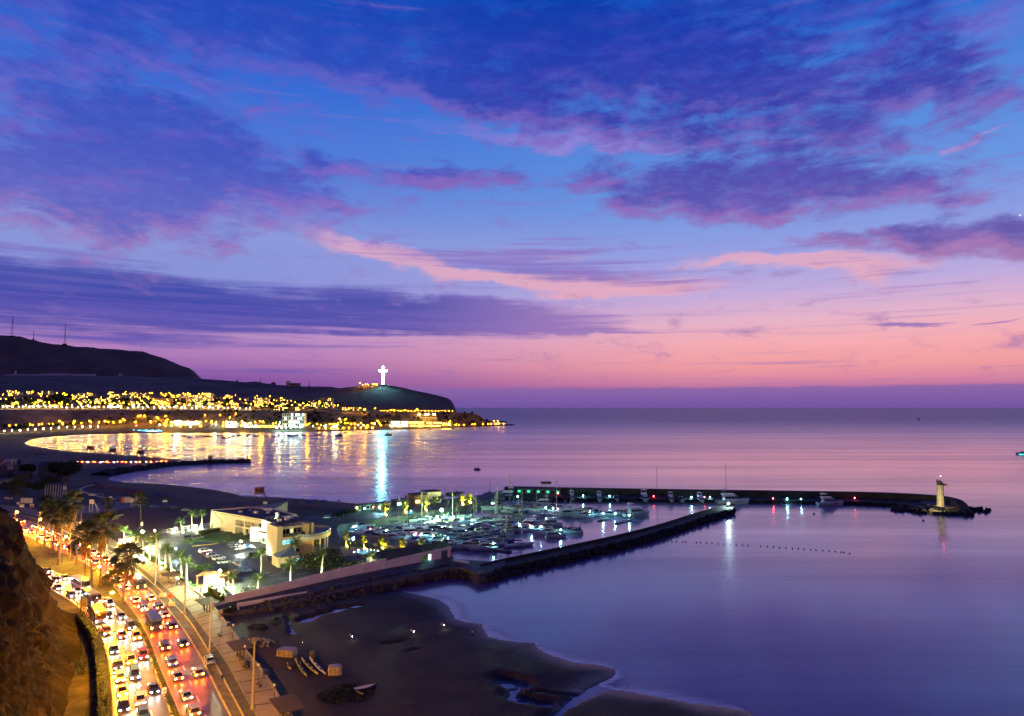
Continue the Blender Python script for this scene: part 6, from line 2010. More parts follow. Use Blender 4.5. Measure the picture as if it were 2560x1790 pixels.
def hull(L_, B, H, mtl, parent, sheer=0.28, flare=0.72, n=14, name='hull', y0=0.0, transom=0.86):
 mb = MB(); vs = []
 for i in range(n):
  t = i / (n - 1)
  x = -L_ / 2 + L_ * t
  w = B / 2 * (transom + (1 - transom) * min(1, t * 3)) * (1 - max(0, (t - 0.42) / 0.58) ** 2.3)
  w = max(w, 0.02)
  z = H * (0.82 + sheer * t * t * 1.6)
  xo = L_ * 0.07 * t * t
  vs += [(x - xo * 0.9, y0, -0.35), (x - xo * 0.5, y0 - w * flare * 0.85, 0.0), (x, y0 - w * 0.96, z * 0.6), (x + xo * 0.3, y0 - w, z), (x + xo * 0.3, y0 + w, z), (x, y0 + w * 0.96, z * 0.6), (x - xo * 0.5, y0 + w * flare * 0.85, 0.0)]
 fs = [(7 * i + k, 7 * i + (k + 1) % 7, 7 * i + 7 + (k + 1) % 7, 7 * i + 7 + k) for i in range(n - 1) for k in (0, 1, 2, 4, 5, 6)]
 fs.append(tuple(range(6, -1, -1)))
 mb.add(vs, fs)
 h = mb.build(name, mtl, parent)
 d = MB(); dv = []
 for i in range(n):
  a, b = vs[7 * i + 3], vs[7 * i + 4]
  dv += [(a[0], a[1] + (0.06 if abs(a[1] - y0) > 0.1 else 0), a[2] - 0.07), (b[0], b[1] - (0.06 if abs(b[1] - y0) > 0.1 else 0), b[2] - 0.07)]
 d.add(dv, [(2 * i, 2 * i + 2, 2 * i + 3, 2 * i + 1) for i in range(n - 1)])
 d.build('deck', M_DECK, parent)
 return h
def sheer_z(L_, H, x, sheer=0.28):
 t = (x + L_ / 2) / L_
 return H * (0.82 + sheer * t * t * 1.6)
def cabin(mb, x0, x1, xb0, xb1, w0, w1, z0, z1, mi=0):
 """lofted cabin block: bottom x0..x1 half width w0, top xb0..xb1 half width w1"""
 mb.add([(x0, -w0, z0), (x1, -w0 * 0.8, z0), (x1, w0 * 0.8, z0), (x0, w0, z0), (xb0, -w1, z1), (xb1, -w1 * 0.85, z1), (xb1, w1 * 0.85, z1), (xb0, w1, z1)],
           [(4, 5, 6, 7), (0, 1, 5, 4), (1, 2, 6, 5), (2, 3, 7, 6), (3, 0, 4, 7)], mi)
def bow_rail(parent, L_, B, H):
 mb = MB(); P = []
 for k in range(9):
  t = 0.55 + 0.45 * k / 8
  x = -L_ / 2 + L_ * t
  w = B / 2 * (1 - max(0, (t - 0.42) / 0.58) ** 2.3) * 0.93
  P.append((x, w, sheer_z(L_, H, x)))
 for s_ in (-1, 1):
  for k in range(8):
   a, b = P[k], P[k + 1]
   mb.bar((a[0], s_ * a[1], a[2] + 0.55), (b[0], s_ * b[1], b[2] + 0.55), 0.045)
  for k in range(0, 9, 2):
   a = P[k]; mb.bar((a[0], s_ * a[1], a[2] - 0.05), (a[0], s_ * a[1], a[2] + 0.55), 0.04)
 mb.build('bow_rail', M_RAILM, parent)
def motor_yacht(L_=12, kind='express', hm=None, canvas=None):
 hm = hm or M_HULLW
 t = empty('motor_yacht'); tag(t, 'x', 'boat')
 B = L_ * 0.30; H = L_ * 0.115 + 0.25
 hull(L_, B, H, hm, t)
 zd = H * 0.9
 m = MB()
 if kind == 'express':
  cabin(m, -L_ * 0.12, L_ * 0.36, -L_ * 0.04, L_ * 0.20, B * 0.36, B * 0.26, zd - 0.1, zd + L_ * 0.06)
  m.build('cabin', M_HULLW, t)
  g = MB(); cabin(g, -L_ * 0.10, L_ * 0.17, -L_ * 0.20, L_ * 0.02, B * 0.33, B * 0.27, zd + L_ * 0.058, zd + L_ * 0.125)
  g.build('windscreen', M_BGL, t)
  a = MB()
  for s_ in (-1, 1):
   a.bar((-L_ * 0.30, s_ * B * 0.40, zd), (-L_ * 0.20, s_ * B * 0.33, zd + L_ * 0.16), 0.35, 0.12)
  a.bar((-L_ * 0.20, -B * 0.33, zd + L_ * 0.16), (-L_ * 0.20, B * 0.33, zd + L_ * 0.16), 0.4, 0.14)
  a.build('radar_arch', M_HULLW, t)
  c = MB(); cabin(c, -L_ * 0.46, -L_ * 0.10, -L_ * 0.42, -L_ * 0.14, B * 0.40, B * 0.34, zd + L_ * 0.035, zd + L_ * 0.10)
  c.build('cockpit_cover' if canvas else 'cockpit', canvas or M_TEAK, t)
 elif kind == 'fly':
  cabin(m, -L_ * 0.30, L_ * 0.30, -L_ * 0.28, L_ * 0.10, B * 0.40, B * 0.34, zd - 0.1, zd + L_ * 0.13)
  m.build('cabin', M_HULLW, t)
  g = MB()
  cabin(g, -L_ * 0.27, L_ * 0.235, -L_ * 0.265, L_ * 0.115, B * 0.405, B * 0.350, zd + L_ * 0.045, zd + L_ * 0.115)
  g.build('saloon_windows', M_BGL, t)
  f = MB(); cabin(f, -L_ * 0.32, L_ * 0.08, -L_ * 0.34, L_ * 0.03, B * 0.36, B * 0.36, zd + L_ * 0.132, zd + L_ * 0.19)
  f.build('flybridge', M_HULLW, t)
  a = MB()
  for s_ in (-1, 1):
   a.bar((-L_ * 0.24, s_ * B * 0.34, zd + L_ * 0.18), (-L_ * 0.30, s_ * B * 0.30, zd + L_ * 0.30), 0.3, 0.1)
  a.box(-L_ * 0.36, -L_ * 0.14, -B * 0.32, B * 0.32, zd + L_ * 0.30, zd + L_ * 0.312)
  a.bar((-L_ * 0.27, 0, zd + L_ * 0.31), (-L_ * 0.27, 0, zd + L_ * 0.37), 0.1)
  a.box(-L_ * 0.30, -L_ * 0.24, -0.4, 0.4, zd + L_ * 0.335, zd + L_ * 0.35)
  a.build('hardtop', M_HULLW, t)
  w = MB()
  for s_ in (-1, 1):
   w.bar((0.02 * L_, s_ * (B * 0.475), H * 0.62), (0.22 * L_, s_ * (B * 0.42), H * 0.68), 0.06, 0.28)
  w.build('hull_window', M_BGL, t)
  c = MB(); c.box(-L_ * 0.49, -L_ * 0.31, -B * 0.38, B * 0.38, H * 0.78, H * 0.80); c.build('aft_deck', M_TEAK, t)
 elif kind == 'cuddy':
  cabin(m, -L_ * 0.05, L_ * 0.38, 0, L_ * 0.24, B * 0.34, B * 0.24, zd - 0.1, zd + L_ * 0.055)
  m.build('cabin', M_HULLW, t)
  g = MB(); cabin(g, -L_ * 0.04, L_ * 0.10, -L_ * 0.10, 0.0, B * 0.34, B * 0.30, zd + L_ * 0.05, zd + L_ * 0.14)
  g.build('windscreen', M_BGL, t)
  c = MB()
  if canvas:
   cabin(c, -L_ * 0.42, -L_ * 0.04, -L_ * 0.34, -L_ * 0.08, B * 0.40, B * 0.30, zd, zd + L_ * 0.15); c.build('canvas_cover', canvas, t)
  else:
   for s_ in (-1, 1):
    c.bar((-L_ * 0.2, s_ * B * 0.36, zd), (-L_ * 0.16, s_ * B * 0.3, zd + L_ * 0.2), 0.06)
    c.bar((-L_ * 0.02, s_ * B * 0.3, zd + L_ * 0.1), (-L_ * 0.04, s_ * B * 0.3, zd + L_ * 0.2), 0.06)
   c.box(-L_ * 0.2, 0, -B * 0.32, B * 0.32, zd + L_ * 0.2, zd + L_ * 0.21); c.build('t_top', M_HULLW, t)
   s2 = MB(); s2.box(-L_ * 0.4, -L_ * 0.34, -B * 0.3, B * 0.3, zd - 0.1, zd + 0.35); s2.box(-L_ * 0.16, -L_ * 0.06, -0.4, 0.4, zd - 0.1, zd + 0.8); s2.build('console', M_DECK, t)
 bow_rail(t, L_, B, H)
 for k in range(2):
  f = MB()
  f.tube([(-L_ * 0.3 + L_ * 0.25 * k, -B * 0.5 - 0.1, 0.15), (-L_ * 0.3 + L_ * 0.25 * k, -B * 0.5 - 0.1, 0.75)], 0.13, 6)
  f.build('fender', M_RUB, t)
 return t
def sailboat(L_=11, mast=15, hm=None, cover=None, cat=False):
 t = empty('catamaran' if cat else 'sailing_yacht'); tag(t, 'x', 'boat')
 H = 1.25
 if cat:
  B = L_ * 0.52
  hull(L_, 1.7, 1.7, hm or M_HULLW, t, y0=-B / 2 + 0.85, sheer=0.1)
  hull(L_, 1.7, 1.7, hm or M_HULLW, t, y0=B / 2 - 0.85, sheer=0.1)
  m = MB(); m.box(-L_ * 0.42, L_ * 0.2, -B / 2 + 1.4, B / 2 - 1.4, 0.75, 1.45); m.build('bridge_deck', M_HULLW, t)
  m = MB(); cabin(m, -L_ * 0.2, L_ * 0.2, -L_ * 0.18, L_ * 0.08, B * 0.34, B * 0.27, 1.44, 2.5); m.build('cabin', M_HULLW, t)
  g = MB(); cabin(g, -L_ * 0.17, L_ * 0.172, -L_ * 0.16, L_ * 0.10, B * 0.343, B * 0.285, 1.75, 2.3); g.build('saloon_windows', M_BGL, t)
  mx, bz = L_ * 0.1, 3.3
 else:
  B = L_ * 0.30
  hull(L_, B, H, hm or M_HULLW, t, sheer=0.15)
  m = MB(); cabin(m, -L_ * 0.12, L_ * 0.24, -L_ * 0.10, L_ * 0.17, B * 0.28, B * 0.2, 1.0, 1.62); m.build('coachroof', M_HULLW, t)
  g = MB()
  for s_ in (-1, 1):
   g.bar((-L_ * 0.08, s_ * B * 0.262, 1.36), (L_ * 0.16, s_ * B * 0.222, 1.36), 0.05, 0.16)
  g.build('port_lights', M_BGL, t)
  mx, bz = L_ * 0.08, 2.3
 MB().tube([(mx, 0, 1.0), (mx, 0, mast)], [0.20, 0.14], 7).build('mast', M_MAST, t)
 MB().tube([(mx - 0.1, 0, bz), (mx - L_ * 0.42, 0, bz + 0.1)], [0.09, 0.07], 6).build('boom', M_MAST, t)
 MB().tube([(mx - 0.2, 0, bz + 0.22), (mx - L_ * 0.2, 0, bz + 0.34), (mx - L_ * 0.41, 0, bz + 0.3)], [0.24, 0.24, 0.12], 7).build('sail_cover', cover or M_CANV, t)
 st = MB()
 zb = 1.2
 for (x, y, zz) in ((L_ * 0.48, 0, 1.0), (-L_ * 0.47, 0, 1.0), (mx, B * 0.46, 0.95), (mx, -B * 0.46, 0.95)):
  st.bar((mx, 0, mast * (0.97 if y == 0 else 0.8)), (x, y, zb), 0.05)
 st.bar((mx, -0.9, mast * 0.55), (mx, 0.9, mast * 0.55), 0.05)
 st.build('rigging', M_MAST, t)
 return t
def rib_boat(L_=5.5):
 t = empty('dinghy'); tag(t, 'x', 'boat')
 m = MB()
 P = [(-L_ / 2, -0.85, 0.3), (L_ * 0.2, -0.9, 0.35), (L_ * 0.42, -0.4, 0.5), (L_ * 0.47, 0, 0.55), (L_ * 0.42, 0.4, 0.5), (L_ * 0.2, 0.9, 0.35), (-L_ / 2, 0.85, 0.3)]
 m.tube(P, 0.25, 7); m.build('tube', M_RUB, t)
 m = MB(); m.add([(-L_ / 2, -0.8, 0.15), (L_ * 0.2, -0.8, 0.2), (L_ * 0.42, 0, 0.3), (L_ * 0.2, 0.8, 0.2), (-L_ / 2, 0.8, 0.15)], [(0, 1, 2, 3, 4)]); m.box(-0.5, 0.1, -0.3, 0.3, 0.15, 0.95); m.build('floor', M_DECK, t)
 m = MB(); m.box(-L_ / 2 - 0.35, -L_ / 2 - 0.02, -0.2, 0.2, 0.1, 0.95); m.build('outboard', M_HULLB, t)
 return t
BP = {}
def boat(kind, px, py, ang, label, group='boats moored in the marina', scale=1.0):
 mk = {'E12': lambda: motor_yacht(12, 'express'), 'E9': lambda: motor_yacht(9.5, 'express', canvas=M_CANV), 'E12N': lambda: motor_yacht(12, 'express', M_HULLN),
          'F16': lambda: motor_yacht(16, 'fly'), 'F20': lambda: motor_yacht(20, 'fly'), 'F13': lambda: motor_yacht(13, 'fly'), 'C8': lambda: motor_yacht(8, 'cuddy'), 'C8B': lambda: motor_yacht(8, 'cuddy', canvas=M_CANV),
          'S11': lambda: sailboat(11, 15), 'S13': lambda: sailboat(13, 18.5), 'S9': lambda: sailboat(9, 12.5, M_HULLN, M_CANVR), 'K12': lambda: sailboat(12, 17, cat=True), 'R': lambda: rib_boat()}
 first = kind not in BP
 if first: BP[kind] = mk[kind]()
 q = G(px, py, 0.0)
 o = place(BP[kind], first, (q.x, q.y, 0.0), math.radians(ang), scale, label, group)
 return o
BOATS = [
 ('E12', 906, 1322, 12, 'white express cruiser nearest the round terrace, two cyan lamps at its stern'),
 ('C8', 890, 1336, 190, 'small dark-sterned boat in front of the cruiser by the round terrace'),
 ('E12', 921, 1344, 190, 'long white sports cruiser with red lamp above, behind the second pool palm'),
 ('E12', 938, 1349, 182, 'white cruiser with black cockpit just above the third pool palm'),
 ('E9', 962, 1333, 12, 'blue-canopied cruiser with open arch and cyan lamp on its cockpit'),
 ('E12', 984, 1352, 4, 'large white open cruiser with black windscreen above the third and fourth pool palms'),
 ('E12N', 1000, 1332, 14, 'dark-hulled cruiser behind the blue canopied one'),
 ('F13', 1029, 1339, 10, 'flybridge yacht with dark saloon windows in the near row middle'),
 ('E9', 1051, 1331, 15, 'blue-covered sports boat between flybridge yachts in the near row'),
 ('E12', 1078, 1338, 10, 'white cruiser with broad black cover in the near row'),
 ('C8B', 1096, 1346, 10, 'small boat with blue canvas hood right of the black-covered cruiser'),
 ('E12', 1036, 1360, 188, 'white cruiser with low dark cabin beyond the fourth pool palm'),
 ('C8', 1066, 1363, 188, 'small white boat with open T-top above the fifth pool palm'),
 ('E9', 1090, 1366, 15, 'cyan-lit sports boat right of the fifth pool palm'),
 ('C8B', 1112, 1358, 190, 'little canvas-covered boat behind the fishing tower'),
 ('E9', 1136, 1372, 14, 'pale boat with small cabin nearest the end of the wedge building'),
 ('C8', 1128, 1345, 85, 'boat with ladder-like fishing tower in the near row'),
 ('E12', 1163, 1372, 188, 'white cruiser with dark windscreen, left of two at the near pontoon end'),
 ('E12', 1208, 1376, 190, 'white open cruiser, right of two at the near pontoon end'),
 ('E9', 1242, 1366, 20, 'cyan-glowing boat stern with a bright white lamp'),
 ('S13', 1298, 1366, 22, 'long white sailing yacht with yellow bundle on the foredeck at the near row end'),
 ('S9', 1262, 1356, 18, 'dark-hulled sailboat tucked behind the long white sailing yacht'),
 ('E12N', 1172, 1352, 12, 'navy cruiser in the near pontoon row before the catamarans'),
 ('C8B', 1196, 1345, 188, 'blue-hooded small boat in front of the left catamaran'),
 ('E9', 1222, 1349, 12, 'red-trimmed boat with wheelhouse before the right catamaran'),
 ('F13', 1152, 1341, 8, 'flybridge boat with arching canopy behind the fishing tower'),
 ('S11', 992, 1316, 10, 'sailing yacht with the leftmost tall mast of the basin'),
 ('S11', 1050, 1304, 12, 'sailing yacht with dark cover, left mast of the pair before the quay'),
 ('S9', 1064, 1297, 12, 'sailing yacht with navy hull, right mast of the pair before the quay'),
 ('E12', 1028, 1296, 8, 'grey-covered cruiser lying under the quay left of the two masts'),
 ('C8', 1082, 1306, 8, 'small tender-like boat before the green floodlight'),
 ('E12', 1118, 1312, 8, 'white cruiser below the green floodlight, left of two'),
 ('E12', 1146, 1311, 10, 'white cruiser with blue cover below the green floodlight, right of two'),
 ('E9', 1156, 1296, 8, 'covered blue boat against the quay right of the green floodlight'),
 ('E12', 1132, 1298, 8, 'sleek cruiser moored second from the floodlight pier'),
 ('S11', 1127, 1302, 12, 'sailing yacht whose tall mast stands right of the green floodlight'),
 ('K12', 1196, 1318, 200, 'catamaran with red sail cover, left one of the two catamarans'),
 ('K12', 1246, 1322, 200, 'catamaran with rounded cabin, right one of the two catamarans'),
 ('S13', 1238, 1306, 12, 'sailing yacht with the tallest mast behind the catamarans'),
 ('S11', 1200, 1356, 14, 'sailing yacht with white mast in front of the left catamaran'),
 ('S11', 1247, 1350, 14, 'sailing yacht with dark sail cover in front of the right catamaran'),
 ('S9', 1270, 1328, 200, 'dark small sailboat right of the catamarans'),
 ('E12N', 1280, 1317, 10, 'dark blue cruiser with cabin lights behind the dark sailboat'),
 ('E12', 1294, 1330, 10, 'pale motorboat with swept hull in the middle of the third row'),
 ('F13', 1318, 1318, 190, 'flybridge boat with a reddish lamp on its stern'),
 ('E12', 1345, 1330, 188, 'dark cruiser with tinted hardtop at the third row, red reflection beside it'),
 ('E12', 1366, 1338, 188, 'sports cruiser second from the end of the third row'),
 ('E9', 1390, 1344, 8, 'small blue-covered boat last in the third row at the dark pontoon'),
 ('F13', 1372, 1316, 190, 'white boat with square wheelhouse windows in the third row'),
 ('F16', 1262, 1246, 185, 'big brownish-white yacht on the slipway by the black sea wall'),
 ('E9', 1212, 1256, 190, 'pale boat hull lying ashore left of the big yacht'),
 ('C8', 1224, 1236, 10, 'turquoise-lit small boat behind the quay end'),
 ('E12', 1228, 1274, 195, 'white-green trawler-like boat with wire rails at the floodlit corner'),
 ('E12', 1284, 1275, 188, 'cyan-lit sleek cruiser in the second row, left of two'),
 ('E12', 1326, 1279, 188, 'sleek white cruiser in the second row, right of two'),
 ('F13', 1352, 1264, 190, 'lilac flybridge yacht at the far pontoon below the crane lamp'),
 ('E9', 1378, 1270, 190, 'boat with glowing yellow cabin lights by the tall mast'),
 ('E12N', 1400, 1276, 8, 'blue-hulled boat with red stern lamp at the tall mast'),
 ('S13', 1396, 1282, 190, 'sailing yacht with the highest mast next to the red lamp'),
 ('F13', 1416, 1289, 190, 'pale grey cruiser with curved cabin, first of the right-hand group'),
 ('E12', 1444, 1288, 188, 'cruiser with half-covered cockpit in the right-hand group'),
 ('E12', 1456, 1294, 186, 'low blue-white boat in front of the right-hand group'),
 ('E12N', 1474, 1281, 10, 'dark canopy cruiser at the back of the right-hand group'),
 ('C8', 1502, 1285, 8, 'open workboat with frame at the small pontoon lamps'),
 ('E12', 1546, 1288, 200, 'white cruiser with large tinted hardtop, left of the biggest yacht'),
 ('F16', 1592, 1290, 22, 'big white flybridge yacht with dark deck, rightmost of the basin group'),
 ('C8', 1412, 1330, 188, 'small blue-white boat berthed along the dark pontoon head'),
 ('E9', 1432, 1334, 190, 'long low boat with lilac hull at the foot of the dark pontoon'),
 ('R', 1412, 1250, 180, 'small rubber dinghy near the leftmost yacht of the outer wall'),
 ('F13', 1430, 1250, 270, 'small motor yacht moored bow-in, leftmost along the outer wall'),
 ('F13', 1499, 1253, 268, 'yacht with white arch, second along the outer wall'),
 ('E12', 1541, 1253, 268, 'cream cruiser, third along the outer wall'),
 ('F16', 1612, 1254, 268, 'tall yacht glowing blue at its bow along the outer wall'),
 ('F13', 1678, 1255, 268, 'flybridge yacht with cyan rail right of the red lamp'),
 ('E12', 1704, 1256, 270, 'white cruiser between two flybridge yachts at the outer wall'),
 ('F13', 1752, 1256, 268, 'dark flybridge yacht with a red lamp to its right'),
 ('F20', 1832, 1259, 2, 'long white flybridge yacht side-on beyond the tip of the diagonal breakwater'),
 ('F16', 2076, 1263, 3, 'white flybridge yacht moored side-on alone on the outer wall')]
FILL = [('C8B', 932, 1327), ('E9', 946, 1340), ('E12', 968, 1344), ('C8', 1010, 1347), ('E9', 1014, 1326), ('E12N', 1064, 1348), ('C8', 1058, 1354), ('E9', 1044, 1346), ('F13', 1090, 1330), ('E12', 1106, 1334), ('E9', 1124, 1330), ('C8', 1140, 1356), ('E12', 1122, 1366),
 ('E9', 1180, 1362), ('C8', 1206, 1364), ('E12N', 1226, 1362), ('E9', 1150, 1326), ('C8B', 1172, 1330), ('E12', 1216, 1334), ('E9', 1232, 1338), ('C8', 1262, 1340), ('E12', 1312, 1330), ('E9', 1330, 1322), ('E12', 1352, 1324), ('C8', 1376, 1330), ('E9', 1206, 1304), ('C8B', 1220, 1300), ('E12', 1262, 1306),
 ('E9', 1300, 1300), ('E12', 1308, 1270), ('E9', 1344, 1272), ('C8', 1362, 1277), ('E12N', 1430, 1281), ('E9', 1466, 1288), ('C8', 1486, 1290), ('E9', 1520, 1290), ('E12', 1248, 1270), ('C8', 1270, 1282), ('E9', 1064, 1312), ('C8', 1100, 1304), ('E12', 1172, 1310)]
for k, (kd, x, y) in enumerate(FILL):
 BOATS.append((kd, x, y, [8, 190, 14, 186][k % 4], '%s packed among the moored boats, %s of these from the left' % ({'C': 'small open boat', 'E': 'low cruiser', 'F': 'flybridge boat'}[kd[0]], ordn(sorted(FILL, key=lambda q: q[1]).index((kd, x, y))))))
BOATS += [('S13', 1012, 1336, 12, 'sailing yacht with tall mast in the near row left half'), ('S11', 1180, 1318, 10, 'sailing yacht just left of the two catamarans'), ('S11', 1338, 1300, 10, 'sailing yacht between third row and far row'), ('S13', 1270, 1262, 10, 'sailing yacht whose mast rises before the slipway yacht'), ('S11', 1424, 1292, 10, 'sailing yacht hidden among the right-hand cruisers'), ('S11', 1136, 1352, 12, 'sailing yacht with grey mast at the near pontoon, left of the navy cruiser'), ('S9', 1302, 1282, 10, 'sailing yacht before the far sea wall, mast left of the highest one'), ('S11', 1292, 1326, 10, 'sailing yacht with rust-brown mast in the third row'),
 ('S9', 1234, 1300, 12, 'dark sailboat tucked beside the tallest mast'), ('S11', 1364, 1306, 10, 'sailing yacht beneath the T-shaped floodlight mast')]
for b in BOATS:
 boat(*b)
fr_ = random.Random(31)
m_ = MB()
def fishing_boat(L_=7):
 t = empty('fishing_boat'); tag(t, 'x', 'boat')
 hull(L_, L_ * 0.34, 1.0, M_HULLB, t, sheer=0.5)
 m = MB(); m.box(-L_ * 0.25, L_ * 0.05, -0.8, 0.8, 0.8, 2.2); m.build('wheelhouse', M_DECK, t)
 return t
FB = fishing_boat()
fl = [(399, 1088), (432, 1090), (452, 1090), (460, 1091), (473, 1094), (492, 1091), (513, 1092), (524, 1092), (528, 1093), (545, 1090), (556, 1094), (561, 1097), (572, 1094), (583, 1091), (598, 1090), (616, 1092), (622, 1088),
      (636, 1090), (640, 1091), (655, 1086), (664, 1091), (684, 1092), (689, 1093), (698, 1088), (722, 1089), (728, 1091), (740, 1089), (752, 1086), (760, 1089), (775, 1089), (790, 1089), (800, 1087), (850, 1086), (862, 1083), (920, 1084), (926, 1084), (1075, 1074), (1020, 1074), (1132, 1072)]
for k, (x, y) in enumerate(fl):
 place(FB, k == 0, G(x, y, 0), fr_.uniform(-0.5, 0.5) + (PI if k % 3 else 0), fr_.uniform(0.9, 1.6), 'small dark fishing boat moored off the far harbour lights', 'fishing boats off the far harbour')
BG = copy_tree(FB); place(BG, True, G(970, 1089, 0), 0.2, 2.3, 'dark trawler silhouetted in the cyan reflection of the cross', None)
if 'group' in BG: del BG['group']
BG = copy_tree(FB); place(BG, True, G(846, 1091, 0), 0.1, 2.2, 'dark trawler just below the brightest harbour light', None)
if 'group' in BG: del BG['group']
BG = copy_tree(FB); place(BG, True, G(1193, 1174, 0), 3.0, 0.9, 'lone rowing-size boat on open water above the marina', None)
if 'group' in BG: del BG['group']
o = motor_yacht(12, 'fly'); place(o, True, G(2296, 1050, 0), 1.2, 2.2, 'faint motor vessel far out near the horizon on the right', None)
o = motor_yacht(14, 'express'); place(o, True, G(2556, 1136, 0), 3.0, 1.1, 'boat entering at the right edge with a turquoise waterline light', None)
o = MB().box(-5, 5, -0.1, 0.1, 0.0, 0.3).build('waterline_light', emi('turquoise_hull_light', (0.1, 0.9, 0.8), 3.0)); o.parent = bpy.data.objects[[x.name for x in bpy.data.objects if x.get('label', '').startswith('boat entering')][0]]; o.location = (0, 2.3, 0.2)

M_PONT = mat('pontoon_planks', (0.11, 0.10, 0.10), 0.8, var=0.15, vscale=2)
def pontoon(p0, p1, w, label, posts=3):
 a, b = G(*p0, 0.0), G(*p1, 0.0)
 t = empty('pontoon', a); tag(t, label, 'pontoon')
 d = (b - a); L_ = d.length; d.normalize(); nn = Vector((-d.y, d.x, 0)) * w / 2
 n = max(4, int(L_ / 6))
 for k in range(n):
  q0 = d * (L_ * k / n + 0.06); q1 = d * (L_ * (k + 1) / n - 0.06)
  mb = MB(); mb.prism([(p.x, p.y) for p in (q0 - nn, q1 - nn, q1 + nn, q0 + nn)], -0.3, 0.55); mb.build('deck_section', M_PONT, t)
 for k in range(posts):
  p = d * L_ * (k + 1) / posts - nn * 1.15
  MB().tube([p + Vector((0, 0, -1)), p + Vector((0, 0, 3.0))], 0.22, 7).build('pile', M_POLED, t)
pontoon((870, 1330), (1110, 1349), 2.4, 'near pontoon carrying the row of cruisers behind the pool palms')
pontoon((1080, 1320), (1450, 1322), 2.4, 'middle pontoon ending in the dark pile head')
pontoon((1090, 1352), (1276, 1382), 2.2, 'short pontoon under the bright cyan-white stern lamp')
pontoon((1240, 1284), (1590, 1297), 2.4, 'far pontoon of the right-hand yacht group with three lamps')
pontoon((1496, 1304), (1530, 1296), 1.6, 'little finger pontoon, left of two before the lamps', 1)
pontoon((1540, 1310), (1580, 1300), 1.6, 'little finger pontoon, right of two before the lamps', 1)
pontoon((1300, 1256), (1800, 1259), 2.0, 'walkway float along the inner face of the outer breakwater')
pontoon((1000, 1302), (1180, 1298), 2.2, 'pontoon beneath the green floodlight')
E_DOCK = emi('cyan_dock_lamp', (0.28, 0.90, 1.0), 560.0)
E_DOCKR = emi('red_dock_lamp', (1.0, 0.03, 0.04), 230.0)
DL = [(884, 1317, 0), (890, 1315, 0), (926, 1322, 1), (964, 1328, 0), (967, 1326, 0), (1036, 1337, 0), (1040, 1334, 1), (1053, 1336, 0), (1083, 1340, 0), (1120, 1346, 0), (1093, 1291, 0), (1110, 1291, 0), (1135, 1296, 0), (1156, 1297, 0),
      (1180, 1300, 0), (1231, 1258, 0), (1234, 1358, 0), (1300, 1312, 0), (1325, 1313, 1), (1329, 1316, 0), (1352, 1316, 0), (1364, 1270, 0), (1383, 1271, 0), (1395, 1272, 1), (1475, 1278, 0), (1508, 1283, 0), (1538, 1284, 0), (1573, 1288, 0),
      (1458, 1239, 0), (1524, 1240, 0), (1400, 1226, 0), (1395, 1233, 1), (1634, 1240, 1), (1729, 1243, 0), (1761, 1242, 1), (1775, 1243, 0), (1402, 1325, 0), (1933, 1246, 1), (1968, 1248, 0), (2003, 1248, 0), (2137, 1245, 1), (1294, 1241, 0)]
dp = {}
for k, (x, y, c) in enumerate(DL):
 z = 2.8
 q = G(x, y + 0.0, z)
 if c not in dp:
  t = empty('dock_lamp'); tag(t, 'x', 'lamp')
  MB().tube([(0, 0, -2.6), (0, 0, -0.1)], 0.07, 5).build('post', M_POLED, t)
  MB().ball((0, 0, 0), 0.24, 7, 5).build('lantern', E_DOCKR if c else E_DOCK, t)
  dp[c] = t; first = True
 else: first = False
 near = 'along the outer wall' if (x > 1390 and y < 1250) else ('between the moored boats' if y < 1300 or x > 1200 else 'on the near pontoons')
 place(dp[c], first, q, 0, 1.0, '%s dock lamp %s, lamp %s counted rightwards' % ('red' if c else 'cyan-white', near, ordn(sorted(DL).index((x, y, c)))), 'dock lamps')
q = G(1821, 1259, 4.8); t = empty('beacon_lamp', (q.x, q.y, 2.6)); tag(t, 'bright white beacon lamp at the tip of the diagonal breakwater', 'lamp')
MB().tube([(0, 0, 0), (0, 0, 2.0)], 0.12, 6).build('post', M_POLED, t)
MB().ball((0, 0, 2.2), 0.36, 8, 6).build('lens', emi('beacon_white', (0.65, 1.0, 1.0), 1500.0), t)
def pole_at(px, pyb, pyt, z0, label, arms=None, r=0.16, name='flagpole', cat='pole'):
 b = G(px, pyb, z0); top = W(px, pyt, b.y)
 t = empty(name, b); tag(t, label, cat)
 MB().tube([(0, 0, 0), (0, 0, top.z - z0)], [r, r * 0.6], 6).build('shaft', M_POLED, t)
 if arms:
  MB().box(-arms[0], arms[1], -0.4, 0.4, top.z - z0, top.z - z0 + 1.3).build('floodlight_box', M_POLED, t)
 return t
pole_at(1363, 1300, 1210, 0.5, 'dark T-shaped floodlight mast standing among the boats', (2.2, 3.2), name='light_mast')
pole_at(1643, 1246, 1167, 1.8, 'thin flagpole rising from the outer breakwater, left one', name='flagpole')
pole_at(1816, 1246, 1158, 1.8, 'thin tall flagpole rising from the outer breakwater, right one', name='flagpole')
pole_at(1476, 1240, 1208, 5.0, 'short whip aerial on the outer breakwater', r=0.08, name='aerial')
pole_at(1114, 1254, 1213, 3.0, 'slim pale mast behind the green floodlight', name='flagpole')
pole_at(1225, 1234, 1197, 3.0, 'thin mast of the boats ashore behind the quay palms', name='flagpole')
pole_at(980, 1282, 1262, 3.0, 'short dark post on the quay between palms', name='bollard_post')

